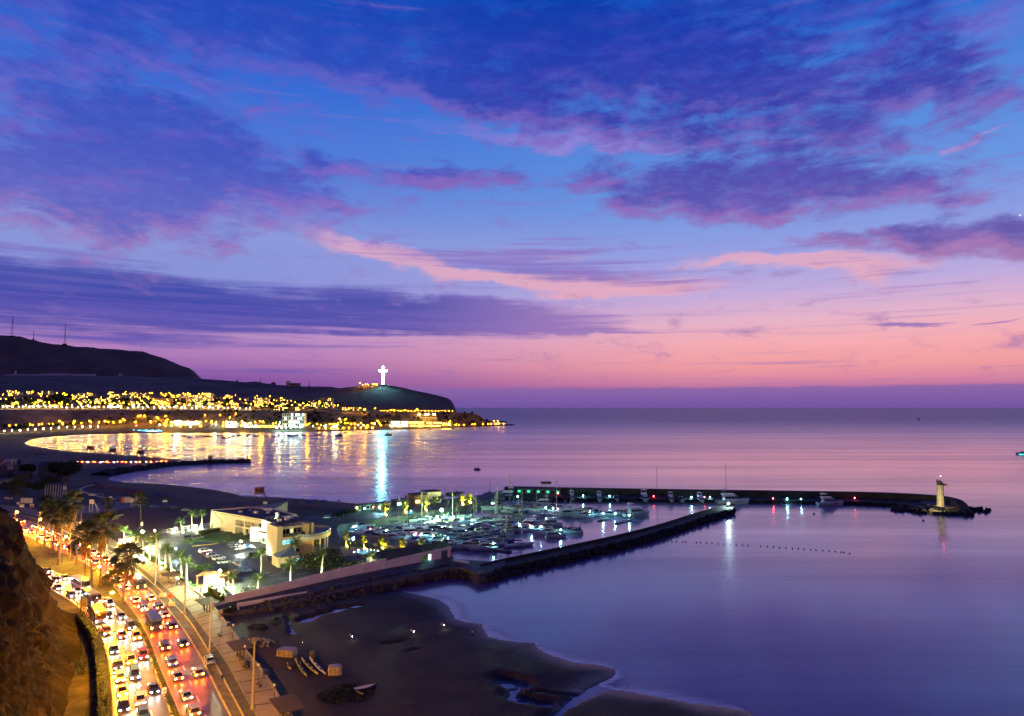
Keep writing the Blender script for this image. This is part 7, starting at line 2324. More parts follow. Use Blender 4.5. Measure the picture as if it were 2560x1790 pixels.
lh = empty('lighthouse', G(2352, 1266, 2.4)); tag(lh, 'beige tapering lighthouse with dark slanted top and side balcony', 'lighthouse')
m = MB()
def ring(r_, z, n=8, sx=1.0): return [(r_ * sx * math.cos(2 * PI * (k + 0.5) / n), r_ * math.sin(2 * PI * (k + 0.5) / n), z) for k in range(n)]
lv = [(1.95, 0), (1.88, 4), (1.72, 11), (1.68, 12.0)]
vs = []
for r_, z in lv: vs += ring(r_, z)
m.add(vs, [(8 * i + k, 8 * i + (k + 1) % 8, 8 * i + 8 + (k + 1) % 8, 8 * i + 8 + k) for i in range(3) for k in range(8)] + [tuple(24 + k for k in range(8))])
m.build('tower', mat('lighthouse_render', (0.55, 0.50, 0.34), 0.7, var=0.08, vscale=0.5), lh)
m = MB(); a = ring(1.64, 12.02); b = [(x * 0.98, y * 0.98, 14.2 + x * -0.55) for x, y, z in ring(1.64, 0)]
m.add(a + b, [(k, (k + 1) % 8, 8 + (k + 1) % 8, 8 + k) for k in range(8)] + [tuple(8 + k for k in range(8))])
m.build('lantern_hood', mat('dark_hood', (0.06, 0.05, 0.06), 0.35, var=0), lh)
m = MB(); m.box(1.5, 3.9, -1.0, 1.0, 11.4, 11.7); m.box(2.3, 3.9, -1.05, -0.95, 11.7, 12.7); m.box(2.3, 3.9, 0.95, 1.05, 11.7, 12.7); m.box(3.8, 3.9, -1.0, 1.0, 11.7, 12.7)
m.build('balcony', M_BEIGE, lh)
for z in (3.2, 5.2): MB().box(1.5, 1.9, -2.12, -1.9, z, z + 0.7).build('window', M_BGL, lh)
MB().tube([(0.6, 0, 13.6), (0.6, 0, 16.8)], 0.06, 5).build('aerial', M_POLED, lh)
MB().ball((0.6, 0, 16.9), 0.28, 7, 5).build('red_light', emi('red_beacon', (1.0, 0.05, 0.1), 60.0), lh)
flood_at(G(2340, 1274, 2.6), lh.location + Vector((-0.9, -1, 7)), 'warm floodlight at the foot of the lighthouse', emi('lighthouse_flood', (1.0, 0.82, 0.35), 5000.0), 0.7)
bpy.data.objects[[x.name for x in bpy.data.objects if x.get('label', '').startswith('warm floodlight at the foot')][0]]['group'] = 'lighthouse floodlight'

def simple_building(name, p0, p1, depth, h, label, m=M_WHITE, roof=M_ROOFD, lights=None, z=3.0, cat='building', over=0.5):
 a, b = G(*p0, z), G(*p1, z)
 t = empty(name, a); tag(t, label, cat)
 d = (b - a).normalized(); nn = Vector((-d.y, d.x, 0)); L_ = (b - a).length
 MB().prism([(p.x, p.y) for p in (Vector((0, 0, 0)), d * L_, d * L_ + nn * depth, nn * depth)], 0, h).build('wall', m, t)
 MB().prism([(p.x, p.y) for p in (-d * over - nn * over, d * (L_ + over) - nn * over, d * (L_ + over) + nn * (depth + over), -d * over + nn * (depth + over))], h + 0.01, h + 0.3).build('roof', roof, t)
 n = max(2, int(L_ / 3))
 for k in range(n):
  q = d * (L_ * (k + 0.2) / n); e = d * (L_ * (k + 0.8) / n)
  MB().prism([(p.x, p.y) for p in (q - nn * 0.05, e - nn * 0.05, e - nn * 0.01, q - nn * 0.01)], 0.9, min(h - 0.3, 2.4)).build('window', (lights or M_BGL) if (k % 2 == 0 or lights is None) else M_BGL, t)
 return t
simple_building('quay_restaurant', (1036, 1262), (1070, 1259), 9, 5.2, 'lit restaurant with orange lamps on the far quay', mat('ochre_render', (0.35, 0.22, 0.10), 0.8, var=0.1), lights=emi('orange_restaurant_light', (1.0, 0.55, 0.12), 9.0))
simple_building('boat_shed', (1070, 1259), (1103, 1256), 9, 6.4, 'long pale shed with red edge right of the lit restaurant', M_WHITE)
simple_building('quay_hut', (948, 1277), (975, 1274), 6, 3.6, 'low ochre hut beside the turquoise lamp', mat('ochre_render2', (0.36, 0.30, 0.14), 0.8, var=0.1))
simple_building('quay_canopy', (990, 1268), (1022, 1264), 5, 3.4, 'dark roofed pavilion with cyan strip light on the quay', mat('dark_panel', (0.05, 0.05, 0.06), 0.6, var=0.1), lights=emi('cyan_strip', (0.5, 0.95, 1.0), 4.0))
simple_building('quay_kiosk', (1018, 1258), (1034, 1257), 4, 3.6, 'white-lit kiosk with chimney left of the restaurant', mat('dark_panel', (0.05, 0.05, 0.06), 0.6), lights=emi('white_kiosk', (0.9, 0.95, 1.0), 8.0))
simple_building('beach_hut', (888, 1278), (903, 1277), 4, 2.6, 'small hut glowing orange where quay meets beach', M_BEIGE, lights=emi('hut_orange', (1.0, 0.6, 0.2), 4.0))
simple_building('beach_wall_hut', (915, 1276), (934, 1274), 4, 3.0, 'pale grey-green hut under the small red lamp', mat('green_grey', (0.35, 0.42, 0.38), 0.8, var=0.1))
simple_building('boat_hangar', (1292, 1234), (1400, 1237), 6, 3.4, 'open boat rack glowing green at the root of the outer breakwater', mat('dark_panel', (0.05, 0.05, 0.06), 0.6), z=1.8, lights=emi('green_rack_light', (0.05, 0.8, 0.45), 1.4))
def fence(pts, z, h, label, m=M_RAILM, name='fence', step=2.4, rails=2, cat='fence', group=None):
 P = GX(pts, z) if len(pts[0]) == 2 else [Vector(p) for p in pts]
 t = empty(name, P[0]); tag(t, label, cat, group)
 mb = MB()
 for i in range(len(P) - 1):
  a, b = P[i] - P[0], P[i + 1] - P[0]
  for r_ in range(rails):
   zz = h * (1 - r_ / rails)
   mb.bar(a + Vector((0, 0, zz)), b + Vector((0, 0, zz)), 0.06)
  n = max(1, int((b - a).length / step))
  for k in range(n):
   p = a.lerp(b, k / n)
   MB().bar(p, p + Vector((0, 0, h)), 0.08).build('post', m, t)
 mb.build('rail', m, t)
fence([(874, 1350), (942, 1358), (1038, 1371), (1098, 1381)], 3.0, 1.1, 'pale railing between pool lawn and boats')
fence([(1134, 1396), (1190, 1402), (1240, 1404)], 3.0, 1.1, 'railing at the basin corner beside the wedge building')
fence([(526, 1316), (500, 1319), (470, 1324), (430, 1330), (405, 1336)], 3.0, 1.6, 'pale fence behind the car park left of the hall', m=M_WHITE)
o = MB().prism(GX([(1132, 1399), (1170, 1407), (1174, 1404), (1136, 1396)], 3.5), 3.0, 3.55).build('kerb_wall', M_WHITE); tag(o, 'low bright wall next to the corner railing', 'wall')
# ================================================================== FAR TOWN, HARBOUR AND HILLS
SODF = (1.0, 0.43, 0.0018)
E_FARO = emi('far_orange_lamp', SODF, 650.0)
E_FARO2 = emi('far_bright_orange_lamp', (1.0, 0.44, 0.0015), 1200.0)
E_FARW = emi('far_white_lamp', (1.0, 0.74, 0.28), 340.0)
E_FARC = emi('far_cool_lamp', (0.60, 1.0, 0.80), 900.0)
E_FARR = emi('far_red_lamp', (1.0, 0.03, 0.04), 160.0)
def far_lamp_proto(em, h, r):
 mb = MB(); mb.tube([(0, 0, 0), (0, 0, h - r)], 0.14, 4, mi=0, cap=False); mb.ball((0, 0, h), r, 6, 4, mi=1)
 return mb.mesh('street_lamp', [M_POLE, em])
LM = {'o': far_lamp_proto(E_FARO, 9, 0.55), 'O': far_lamp_proto(E_FARO2, 12, 0.85), 'w': far_lamp_proto(E_FARW, 4.5, 0.75), 'c': far_lamp_proto(E_FARC, 8, 0.9), 'r': far_lamp_proto(E_FARR, 12, 0.9),
      'h': far_lamp_proto(E_FARO, 5, 0.6), 's': far_lamp_proto(E_FARO, 4, 0.35)}
HH = {'o': 9, 'O': 12, 'w': 4.5, 'c': 8, 'r': 12, 'h': 5, 's': 4}
_J = {}
def join_lamp(kind, p, key):
 j = _J.setdefault(key, MB()); me = LM[kind]; me_m = {'o': 0, 'h': 0, 's': 0, 'w': 1}[kind]
 j.add([v.co + Vector(p) for v in me.vertices], [tuple(f.vertices) for f in me.polygons])
 j.m[-len(me.polygons):] = [0 if f.material_index == 0 else 1 + me_m for f in me.polygons]
def far_lamp(kind, p, label, group):
 if group in ('orange lamps among the town houses', 'tiny lamps under the cross hill', 'lamps of the headland club', 'lamps on the harbour front') and kind in 'ohsw':
  join_lamp(kind, p, group)
  return
 o = bpy.data.objects.new('street_lamp', LM[kind]); C.objects.link(o); o.location = p
 tag(o, label, 'street lamp', group)
def fat(px, py, lo, hi, h=0.0):
 """distance on the terrain where a point h above ground is seen at (px,py)"""
 best = None
 for k in range(80):
  d = lo + (hi - lo) * k / 79
  z = far_z(px, d) + h
  e = abs(z - zof(py, d))
  if best is None or e < best[0]: best = (e, d)
 return best[1]
fr_ = random.Random(77)
k = 0
for k, x in enumerate(np.arange(6, 640, 13.5)):
 x = x + fr_.uniform(-3, 3); d = float(F_CT_D(x)) + 22 + fr_.uniform(0, 18)
 far_lamp('w', far_p(x, d), 'white lamp in the clifftop promenade row, %s from the left' % ordn(k), 'white clifftop lamps')
for k, x in enumerate(np.arange(12, 600, 17)):
 x = x + fr_.uniform(-6, 6); d = float(F_CT_D(x)) + 60 + fr_.uniform(-10, 30)
 far_lamp('w' if fr_.random() < 0.5 else 'o', far_p(x, d), 'lamp of the second row behind the clifftop promenade, %s from the left' % ordn(k), 'lamps behind the clifftop promenade')
for x in [40, 88, 122, 155, 197, 226, 262, 308, 342, 378, 410, 446, 498, 522, 560, 592, 628, 655, 702, 730, 768, 772]:
 d = float(F_CT_D(x)) + 70
 far_lamp('O', far_p(x, d), 'bright orange lamp above the town trees', 'bright orange lamps in the town')
for q in range(110):
 x = fr_.uniform(0, 850); d = fr_.uniform(float(F_CT_D(x)) + 80, float(F_TB_D(x)) - 10)
 far_lamp('o', far_p(x, d), 'orange street lamp scattered among the town houses', 'orange lamps among the town houses')
for k, x in enumerate(np.arange(-6, 250, 19.5)):
 d = float(F_ROAD_D(x)) + 4
 far_lamp('w', far_p(x, d, 0), 'white lamp in the bay road row, %s from the left' % ordn(k), 'white lamps along the bay road')
for x in [0, 26, 42, 77, 84, 99, 107, 126, 134, 158, 158, 184, 186, 205, 230, 250, 272, 285, 308, 312, 346, 352, 362, 392, 396, 415, 420, 450, 470, 500, 560]:
 d = float(F_ROAD_D(x)) + fr_.uniform(30, 75)
 far_lamp('o', far_p(x, d, 1.0), 'orange lamp on the road below the cliff', 'orange lamps on the road below the cliff')
for x in np.concatenate([np.arange(400, 640, 13), np.arange(640, 960, 8.5)]):
 x = x + fr_.uniform(-3, 3); d = float(F_ROAD_D(x)) + fr_.uniform(-6, 60)
 far_lamp(fr_.choice(['o', 'o', 'h', 'w', 'h']), far_p(x, d), 'lamp on the fishing harbour front', 'lamps on the harbour front')
for (x, y, k) in [(571, 1056, 'c'), (579, 1056, 'c'), (590, 1056, 'c'), (612, 1058, 'c'), (627, 1057, 'c'), (541, 1061, 'c'), (651, 1053, 'O'), (658, 1055, 'O'), (605, 1068, 'O'), (613, 1068, 'O'), (590, 1034, 'o'), (514, 1038, 'o'), (551, 1037, 'o'), (576, 1043, 'o'),
                  (415, 1068, 'O'), (430, 1066, 'O'), (343, 1069, 'r'), (838, 1060, 'O'), (845, 1061, 'O'), (842, 1064, 'c'), (836, 1066, 'c'), (865, 1047, 'O'), (850, 1047, 'w'), (1043, 1023, 'O'), (1029, 1054, 'O'), (944, 1052, 'o'), (966, 1053, 'o'),
                  (693, 1068, 'c'), (705, 1069, 'c'), (716, 1069, 'c'), (728, 1069, 'c'), (740, 1069, 'c'), (752, 1068, 'c'), (700, 1056, 'c'), (872, 1021, 'O'), (912, 1023, 'O'), (938, 1021, 'o'), (985, 1024, 'o'), (448, 1052, 'c'), (462, 1053, 'c'), (440, 1055, 'c'), (475, 1054, 'c')]:  # orange lamps at the cross hill's foot are added to light its base
 d = fat(x, y, float(F_SHORE(x)) + 30, float(F_CT_D(x)) + 80, HH[k])
 far_lamp(k, far_p(x, d), {'c': 'cool white floodlight at the harbour clubs', 'O': 'glaring orange lamp at the harbour or added under the cross hill', 'r': 'red lamp above the bay jetty', 'o': 'orange lamp on the slope above the harbour or added under the cross hill', 'w': 'white lamp left of the orange glare'}[k],
             {'c': 'cool floodlights at the harbour', 'O': 'glaring orange harbour lamps', 'r': 'red lamp', 'o': 'slope lamps', 'w': 'slope lamp'}[k])
for k, x in enumerate([1085, 1110, 1124, 1136, 1146, 1155, 1164, 1174, 1185, 1194, 1201, 1212, 1223, 1235, 1244]):
 p = G(x, 1055.5 + (1180 - x) * 0.008, 5); far_lamp('h', (p.x, p.y, 3.5), 'orange lamp in the upper headland row, %s from the left' % ordn(k), 'upper row of headland lamps')
for k, x in enumerate([980, 997, 1013, 1030, 1048, 1062, 1078, 1094, 1107, 1114, 1120, 1126, 1139, 1147, 1160, 1181, 1188, 1208, 1221, 1228, 1240, 1247, 1259]):
 y = np.interp(x, [980, 1100, 1200, 1260], [1066, 1063.5, 1060.5, 1059.5]); p = G(x, y, 8); far_lamp('h', (p.x, p.y, 3.0), 'orange lamp in the lower headland row, %s from the left' % ordn(k), 'lower row of headland lamps')
for x in np.concatenate([np.arange(952, 1135, 8.5)]):
 far_lamp('s', far_p(x, float(F_CT_D(x)) + 15), 'tiny lamp on the path under the cross hill', 'tiny lamps under the cross hill')
for q in range(60):
 x = fr_.uniform(975, 1125); d = fr_.uniform(float(F_ROAD_D(x)), float(F_CB_D(x)) + 10)
 far_lamp(fr_.choice(['h', 'w', 'h']), far_p(x, d), 'lamp of the club terraces at the foot of the headland', 'lamps of the headland club')
for x in (1044, 1049, 1063, 1067, 1071, 1083, 1088):
 p = W(x, 1036, 2010); far_lamp('w', (p.x, 2010, p.z - 4.5), 'white lamp on a terrace post on the headland slope', 'terrace lamps on the headland')
for x in (899, 906, 913, 919, 926, 931, 936, 941):
 d = float(F_RG_D(x)) - 15
 far_lamp('O' if x == 899 else 'h', far_p(x, d, 0), 'orange lamp on the hilltop left of the cross' if x != 899 else 'brightest orange lamp on the hilltop left of the cross', 'hilltop lamps')
for k, x in enumerate(np.arange(150, 640, 38)):  # added row of lamps, put in to light up the cliff face
 d = float(F_CB_D(x)) - 22
 far_lamp('O', far_p(x, d), 'added orange lamp lighting the ochre cliff from its foot, %s from the left' % ordn(k), 'added lamps at the cliff foot')
rp_ = []
for x in np.linspace(-20, 830, 160):
 p = far_p(x, float(F_CT_D(x)) + 3, 0.0); rp_.append(p)
m_edge = mat('pale_parapet', (0.55, 0.50, 0.40), 0.8, var=0.1)
o = rail('clifftop_parapet', rp_, 1.0, [p.z - 1 for p in rp_], [p.z + 1.3 for p in rp_], m_edge); tag(o, 'pale parapet running along the clifftop below the town', 'wall')

WM = [mat('far_render_cream', (0.60, 0.50, 0.34), 0.85, var=0.1, vscale=0.05), mat('far_render_white', (0.62, 0.58, 0.50), 0.85, var=0.08, vscale=0.05), mat('far_render_ochre', (0.42, 0.28, 0.12), 0.85, var=0.1, vscale=0.05),
      mat('far_render_grey', (0.30, 0.27, 0.25), 0.85, var=0.1, vscale=0.05)]
E_WIN = emi('lit_window', (1.0, 0.62, 0.12), 7.0)
E_WINC = emi('cool_lit_window', (0.80, 1.0, 0.90), 7.0)
M_WIND = mat('far_dark_window', (0.02, 0.02, 0.03), 0.3, var=0)
def far_building(px, d, w, dep, h, label, m=None, floors=3, litp=0.35, cool=False, seed=0, name='building', group=None, bay=3.4, rot=0.0):
 r = random.Random(seed)
 p = far_p(px, d, -1.0)
 t = empty(name, p, rot); tag(t, label, 'building', group)
 m = m or WM[r.randrange(4)]
 MB().box(-w / 2, w / 2, 0, dep, 0, h + 1).build('wall', m, t)
 MB().box(-w / 2 - 0.3, w / 2 + 0.3, -0.3, dep + 0.3, h + 1.0, h + 1.5).build('roof', M_ROOFD, t)
 n = max(1, int(w / bay)); dark, lit = MB(), MB()
 fh = h / floors
 for f in range(floors):
  for k in range(n):
   x0 = -w / 2 + w * (k + 0.22) / n; x1 = -w / 2 + w * (k + 0.78) / n
   b = lit if r.random() < litp else dark
   b.box(x0, x1, -0.08, -0.01, 1 + fh * (f + 0.3), 1 + fh * (f + 0.82))
 if dark.f: o = dark.build('windows', M_WIND, t); o['kind'] = 'stuff'
 if lit.f: o = lit.build('lit_windows', E_WINC if cool else E_WIN, t); o['kind'] = 'stuff'
 return t
for q in range(160):
 x = fr_.uniform(-5, 845); d = fr_.uniform(float(F_CT_D(x)) + 75, float(F_TB_D(x)) - 5)
 far_building(x, d, fr_.uniform(9, 22), fr_.uniform(8, 14), fr_.choice([5, 6, 7, 9, 12]), 'low house in the dense far town', floors=fr_.choice([2, 2, 3]), litp=0.45, seed=q, group='low houses of the far town')
def special(px0, px1, ytop, d, dep, label, m, floors, litp, cool=False, seed=0, bay=3.4, ybase=None):
 xw = FX(px1, d) - FX(px0, d); zc = (px0 + px1) / 2
 z0 = far_z(zc, d); h = zof(ytop, d) - z0
 return far_building(zc, d, xw, dep, max(4, h), label, m, floors, litp, cool, seed, bay=bay)
special(447, 468, 991, 1880, 16, 'white windowless gable block with a dark round mark in the town', WM[1], 1, 0.0, seed=500, bay=40)
t = special(468, 525, 989, 1885, 18, 'large white apartment block with banded balconies beside the windowless gable', WM[1], 8, 0.35, seed=501)
special(378, 425, 997, 1850, 16, 'yellow-lit apartment block left of the large white one', WM[2], 6, 0.35, seed=502)
special(636, 667, 995, 1950, 16, 'boxy apartment tower with yellow windows right of the town centre', WM[0], 7, 0.5, seed=503)
special(801, 830, 995, 2010, 16, 'dark apartment tower near the foot of the cross hill', WM[3], 7, 0.35, seed=504)
special(684, 760, 1018, 1860, 14, 'long low yellow floodlit building on the clifftop', mat('yellow_render', (0.62, 0.42, 0.10), 0.8, var=0.1), 2, 0.4, seed=505)
special(850, 903, 1018, 1990, 12, 'low yellow building at the foot of the cross hill', mat('yellow_render', (0.62, 0.42, 0.10), 0.8), 2, 0.4, seed=506)
special(268, 300, 1012, 1790, 10, 'bright white-green lit low block at the promenade', WM[1], 3, 0.7, True, seed=507)
special(318, 332, 1003, 1840, 10, 'small pale block above the promenade lamps', WM[1], 4, 0.4, seed=508)
special(68, 92, 990, 2050, 12, 'pair of pale houses high on the left of the town', WM[0], 3, 0.0, seed=509)
special(112, 122, 987, 2080, 10, 'narrow grey tower block at the left of the town', WM[3], 6, 0.0, seed=510)
special(95, 111, 992, 2050, 10, 'brownish apartment block beside the narrow grey tower', WM[2], 4, 0.1, seed=511)
special(232, 244, 1014, 1780, 8, 'white striped kiosk building on the promenade', WM[1], 1, 0.0, seed=512)
E_HB = emi('harbour_cool_light', (0.75, 1.0, 0.85), 6.0)
hb = special(706, 761, 1033, 1700, 18, 'white four-storey club building glowing cool green at the harbour', mat('club_render', (0.50, 0.55, 0.50), 0.8, var=0.05), 4, 0.45, True, seed=520, bay=5)
special(431, 500, 1053, 1690, 14, 'long bright glass hall at the bay road', WM[1], 2, 0.85, True, seed=521, bay=4)
special(565, 592, 1062, 1665, 10, 'cool white lit clubhouse below three floodlights', WM[1], 2, 0.9, True, seed=522)
special(608, 645, 1062, 1665, 10, 'low lit hall between floodlights on the harbour front', WM[1], 2, 0.8, True, seed=523)
special(645, 690, 1063, 1668, 10, 'yellow-lit restaurant row on the harbour front', WM[2], 2, 0.8, seed=524, bay=2.5)
special(975, 1020, 1052, 1850, 12, 'brightly lit club pavilion at the foot of the headland', WM[1], 2, 0.9, True, seed=525)
special(1022, 1060, 1053, 1890, 10, 'glowing terrace building in the middle of the headland club', WM[1], 2, 0.9, seed=526)
special(1060, 1105, 1054, 1925, 10, 'lit restaurant terraces right on the headland shore', WM[2], 2, 0.8, seed=527)
special(1055, 1092, 1042, 1990, 8, 'pale terrace ledge carrying lamp posts on the headland slope', WM[0], 1, 0.0, seed=528)
special(722, 745, 1027, 1735, 8, 'dark rooftop pavilion behind the green glowing club', WM[3], 1, 0.0, seed=529)
p = far_p(512, 1668, 0); t = empty('ribbed_roof_hall', p); tag(t, 'dark ribbed sloping roof hall in front of the bright glass hall', 'building')
mb = MB(); mb.add([(-22, -10, 0), (16, -14, 0), (22, 8, 9), (-4, 10, 12), (-22, 8, 4), (22, 10, 0), (-22, 10, 0)], [(0, 1, 2, 3), (0, 3, 4), (1, 5, 2), (5, 6, 3, 2), (6, 0, 4), (6, 4, 3)]); mb.build('roof', M_ROOFD, t)
for k in range(7):
 MB().bar((-15 + k * 5.5, -11.6, 0.6), (-3 + k * 4.2, 9.2, 11.6 - 0.4 * k), 0.6).build('rib', WM[1], t)
a, b = G(790, 1078, 2.0), G(937, 1076, 2.0)
t = empty('harbour_pier', a); tag(t, 'long harbour pier on thick piles with orange lamps', 'pier')
MB().prism([(p.x - a.x, p.y - a.y) for p in (a, b, b + Vector((0, 9, 0)), a + Vector((0, 9, 0)))], 0.2, 2.0).build('deck', M_QUAY, t)
for k in range(14):
 q = a.lerp(b, (k + 0.5) / 14) - a
 MB().box(q.x - 0.8, q.x + 0.8, 0.5, 2.5, -3, 0.19).build('pile', M_QUAY, t)
for k in range(10):
 p = a.lerp(b, (k + 0.5) / 10); far_lamp('h', (p.x, p.y + 3, 4.0), 'orange lamp on the harbour pier', 'lamps on the harbour pier')
a, b = G(292, 1080, 1.5), G(388, 1081, 1.5)
t = empty('lit_jetty', a); tag(t, 'jetty strung with blue and white lights under the red lamp', 'pier')
MB().prism([(p.x - a.x, p.y - a.y) for p in (a, b, b + Vector((0, 8, 0)), a + Vector((0, 8, 0)))], -2, 0.5).build('deck', M_QUAY, t)
mb = MB()
for k in range(22):
 q = a.lerp(b, k / 21) - a; mb.box(q.x - 1.5, q.x + 1.5, 0.2, 0.8, 1.8, 3.6 + (k % 3) * 0.8)
mb.build('blue_lights', emi('blue_jetty_light', (0.10, 0.55, 1.0), 5.0), t)
mb = MB()
for k in range(15):
 q = a.lerp(b, 0.3 + 0.6 * k / 14) - a; mb.box(q.x - 0.8, q.x + 0.8, -0.6, 0.0, 1.2, 2.0)
mb.build('white_lights', emi('white_jetty_light', (0.8, 0.95, 1.0), 18.0), t)

def far_tree_mesh(seed, m, n=90):
 r = random.Random(seed); mb = MB()
 mb.tube([(0, 0, 0), (0, 0, 3)], 0.4, 5, mi=1)
 for k in range(n):
  v = Vector((r.gauss(0, 1), r.gauss(0, 1), r.gauss(0, 1))).normalized() * r.uniform(0.4, 1)
  p = Vector((v.x * 4.5, v.y * 4.5, 6 + v.z * 3.4))
  a = Vector((r.uniform(-1, 1), r.uniform(-1, 1), r.uniform(-1, 1))).normalized() * 1.8; b = a.cross(Vector((r.uniform(-1, 1), 0.3, 1))).normalized() * 1.3
  mb.add([p - a, p + b, p + a, p - b], [(0, 1, 2, 3)], 0)
 return mb.mesh('tree', [m, M_BARK])
FT = [far_tree_mesh(i, M_LEAFG if i % 2 else M_LEAF) for i in range(6)]
def far_tree(p, s_, label, group):
 o = bpy.data.objects.new('tree', FT[fr_.randrange(6)]); C.objects.link(o); o.location = p; o.scale = (s_, s_, s_ * fr_.uniform(0.8, 1.2)); o.rotation_euler = (0, 0, fr_.uniform(0, 6))
 tag(o, label, 'tree', group)
for q in range(150):
 x = fr_.uniform(-5, 850); d = float(F_CT_D(x)) + fr_.uniform(45, 260)
 far_tree(far_p(x, d), fr_.uniform(0.8, 1.6), 'tree between the lamps of the far town', 'trees in the far town')
for q in range(26):
 x = fr_.uniform(120, 175); d = float(F_CT_D(x)) + fr_.uniform(120, 300)
 far_tree(far_p(x, d), fr_.uniform(1.2, 2.0), 'tree of the dense green park on the left of the town', 'trees of the town park')
for q in range(70):
 x = fr_.choice([fr_.uniform(0, 480), fr_.uniform(780, 1000)]); d = float(F_ROAD_D(x)) + fr_.uniform(25, 110)
 far_tree(far_p(x, d), fr_.uniform(0.7, 1.3), 'dark tree beside the road below the cliff', 'trees below the cliff')
slope_b = MB()
for q in range(170):
 x = fr_.uniform(560, 1225); u = fr_.random()
 d = float(F_CB_D(x)) * (1 - u) + float(F_CT_D(x)) * u
 me = FT[fr_.randrange(6)]; s_ = fr_.uniform(0.6, 1.1); p = far_p(x, d, -2.0)
 slope_b.add([v.co * s_ + p for v in me.vertices], [tuple(f.vertices) for f in me.polygons])

o = slope_b.build('undergrowth', M_LEAF); tag(o, 'dark bushes covering the slope above the fishing harbour', None, None, 'stuff')
E_CROSS = emi('cross_light', (0.22, 0.85, 1.0), 120.0)
zc = far_z(957, 2335); base = Vector((FX(957, 2335), 2335, zc - 1))
top = zof(915, 2335)
cr = empty('illuminated_cross', base); tag(cr, 'tall illuminated cross blazing cyan-white on the hilltop', 'cross')
Hc = top - base.z
m_lat = mat('steel_lattice', (0.3, 0.3, 0.3), 0.5, var=0)
MB().box(-7, 7, -6, 6, 0, 3).build('plinth', mat('plinth_stone', (0.35, 0.33, 0.30), 0.8, var=0.1), cr)
mb = MB()
w0 = 4.2
for (x0, x1) in ((-w0, -w0 + 0.8), (w0 - 0.8, w0)):
 for y in (-3.6, 3.4): mb.box(x0, x1, y, y + 0.3, 3, Hc * 0.99)
for k in range(20):
 z = 3 + (Hc - 5) * k / 19
 mb.bar((-w0, -3.5, z), (w0, -3.5, z), 0.3)
mb.build('lattice', m_lat, cr)
def lightbars(name, x0, x1, z0, z1, n):
 mb = MB()
 for k in range(n):
  z = z0 + (z1 - z0) * (k + 0.5) / n
  mb.box(x0, x1, -4.1, -3.75, z - (z1 - z0) / n * 0.30, z + (z1 - z0) / n * 0.30)
 return mb.build(name, E_CROSS, cr)
lightbars('shaft_lights', -3.4, 3.4, 4, Hc * 0.60, 16)
lightbars('head_lights', -3.0, 3.0, Hc * 0.60, Hc * 0.99, 12)
lightbars('arm_lights', -13.5, -3.1, Hc * 0.70, Hc * 0.80, 3)
lightbars('arm_lights', 3.1, 13.5, Hc * 0.70, Hc * 0.80, 3)
MB().box(-14, 14, -3.6, -3.2, Hc * 0.69, Hc * 0.81).build('arm', m_lat, cr)
p = far_p(926, 2335, 0); t = empty('statue', p); tag(t, 'small white statue with raised arms beside the hilltop lamps', 'statue')
MB().tube([(0, 0, 0), (0, 0, 9)], [1.6, 0.9], 8).build('pedestal', M_WHITE, t)
mb = MB(); mb.tube([(0, 0, 9), (0, 0, 12), (0, 0, 14.5)], [0.8, 1.0, 0.5], 7); mb.ball((0, 0, 15.4), 0.7, 7, 5); mb.bar((-0.6, 0, 13.6), (-2.4, 0, 15.8), 0.5); mb.bar((0.6, 0, 13.6), (2.4, 0, 15.8), 0.5); mb.build('figure', M_WHITE, t)
o = MB(); o.box(-38, 38, 0, 3, 0, 3.0); q = o.build('hilltop_wall', WM[2]); q.location = far_p(918, 2310, 0); tag(q, 'ochre retaining wall of the hilltop viewpoint', 'wall')
p = far_p(682, 2655, 0); t = empty('observatory_dome', p); tag(t, 'dark observatory dome on the ridge', 'dome')
MB().box(-13, 13, -6, 10, 0, 5).build('base', WM[3], t)
mb = MB()
vs = []
for i in range(6):
 a = PI / 2 * i / 5
 vs += [(11 * math.cos(a) * math.cos(2 * PI * k / 14), 11 * math.cos(a) * math.sin(2 * PI * k / 14), 5 + 13 * math.sin(a)) for k in range(14)]
mb.add(vs, [(14 * i + k, 14 * i + (k + 1) % 14, 14 * i + 14 + (k + 1) % 14, 14 * i + 14 + k) for i in range(5) for k in range(14)])
mb.build('dome', mat('dome_metal', (0.12, 0.10, 0.12), 0.5, var=0), t, smooth=True)
p = far_p(731, 2590, 0); t = empty('ridge_building', p); tag(t, 'long flat building with a taller left wing on the ridge', 'building')
MB().box(-26, -14, 0, 12, -4, 19).build('wing', WM[0], t); MB().box(-14, 26, 0, 12, -4, 11).build('wall', WM[3], t)
for k in range(6): MB().box(-12 + k * 6.3, -8 + k * 6.3, -0.1, 0, 3, 9).build('window', M_WIND, t)
def mast(px, pyb, pyt, d, label, w=5.0, lattice=True):
 b = Vector((FX(px, d), d, zof(pyb, d))); h = zof(pyt, d) - b.z
 t = empty('radio_mast', b); tag(t, label, 'mast', 'masts on the far hills')
 mb = MB()
 for s_ in (-1, 1): mb.bar((s_ * w, 0, -6), (0.3 * s_, 0, h), 0.9)
 if lattice:
  for k in range(9):
   f0, f1 = k / 9 * 0.8, (k + 1) / 9 * 0.8
   mb.bar((-w * (1 - f0), 0, h * f0), (w * (1 - f1), 0, h * f1), 0.5); mb.bar((w * (1 - f0), 0, h * f0), (-w * (1 - f1), 0, h * f1), 0.5)
 mb.build('lattice', M_POLED, t)
 MB().box(-w * 2.2, w * 2.2, -4, 4, -8, 4).build('hut', M_POLED, t)
mast(20, 841, 791, 3690, 'tall lattice mast on the hill at the left edge', 7)
mast(75, 848, 826, 3690, 'short thin mast between the two lattice masts', 1.2, False)
mast(154, 861, 808, 3690, 'tall slender lattice mast right on the big hill', 4.5)
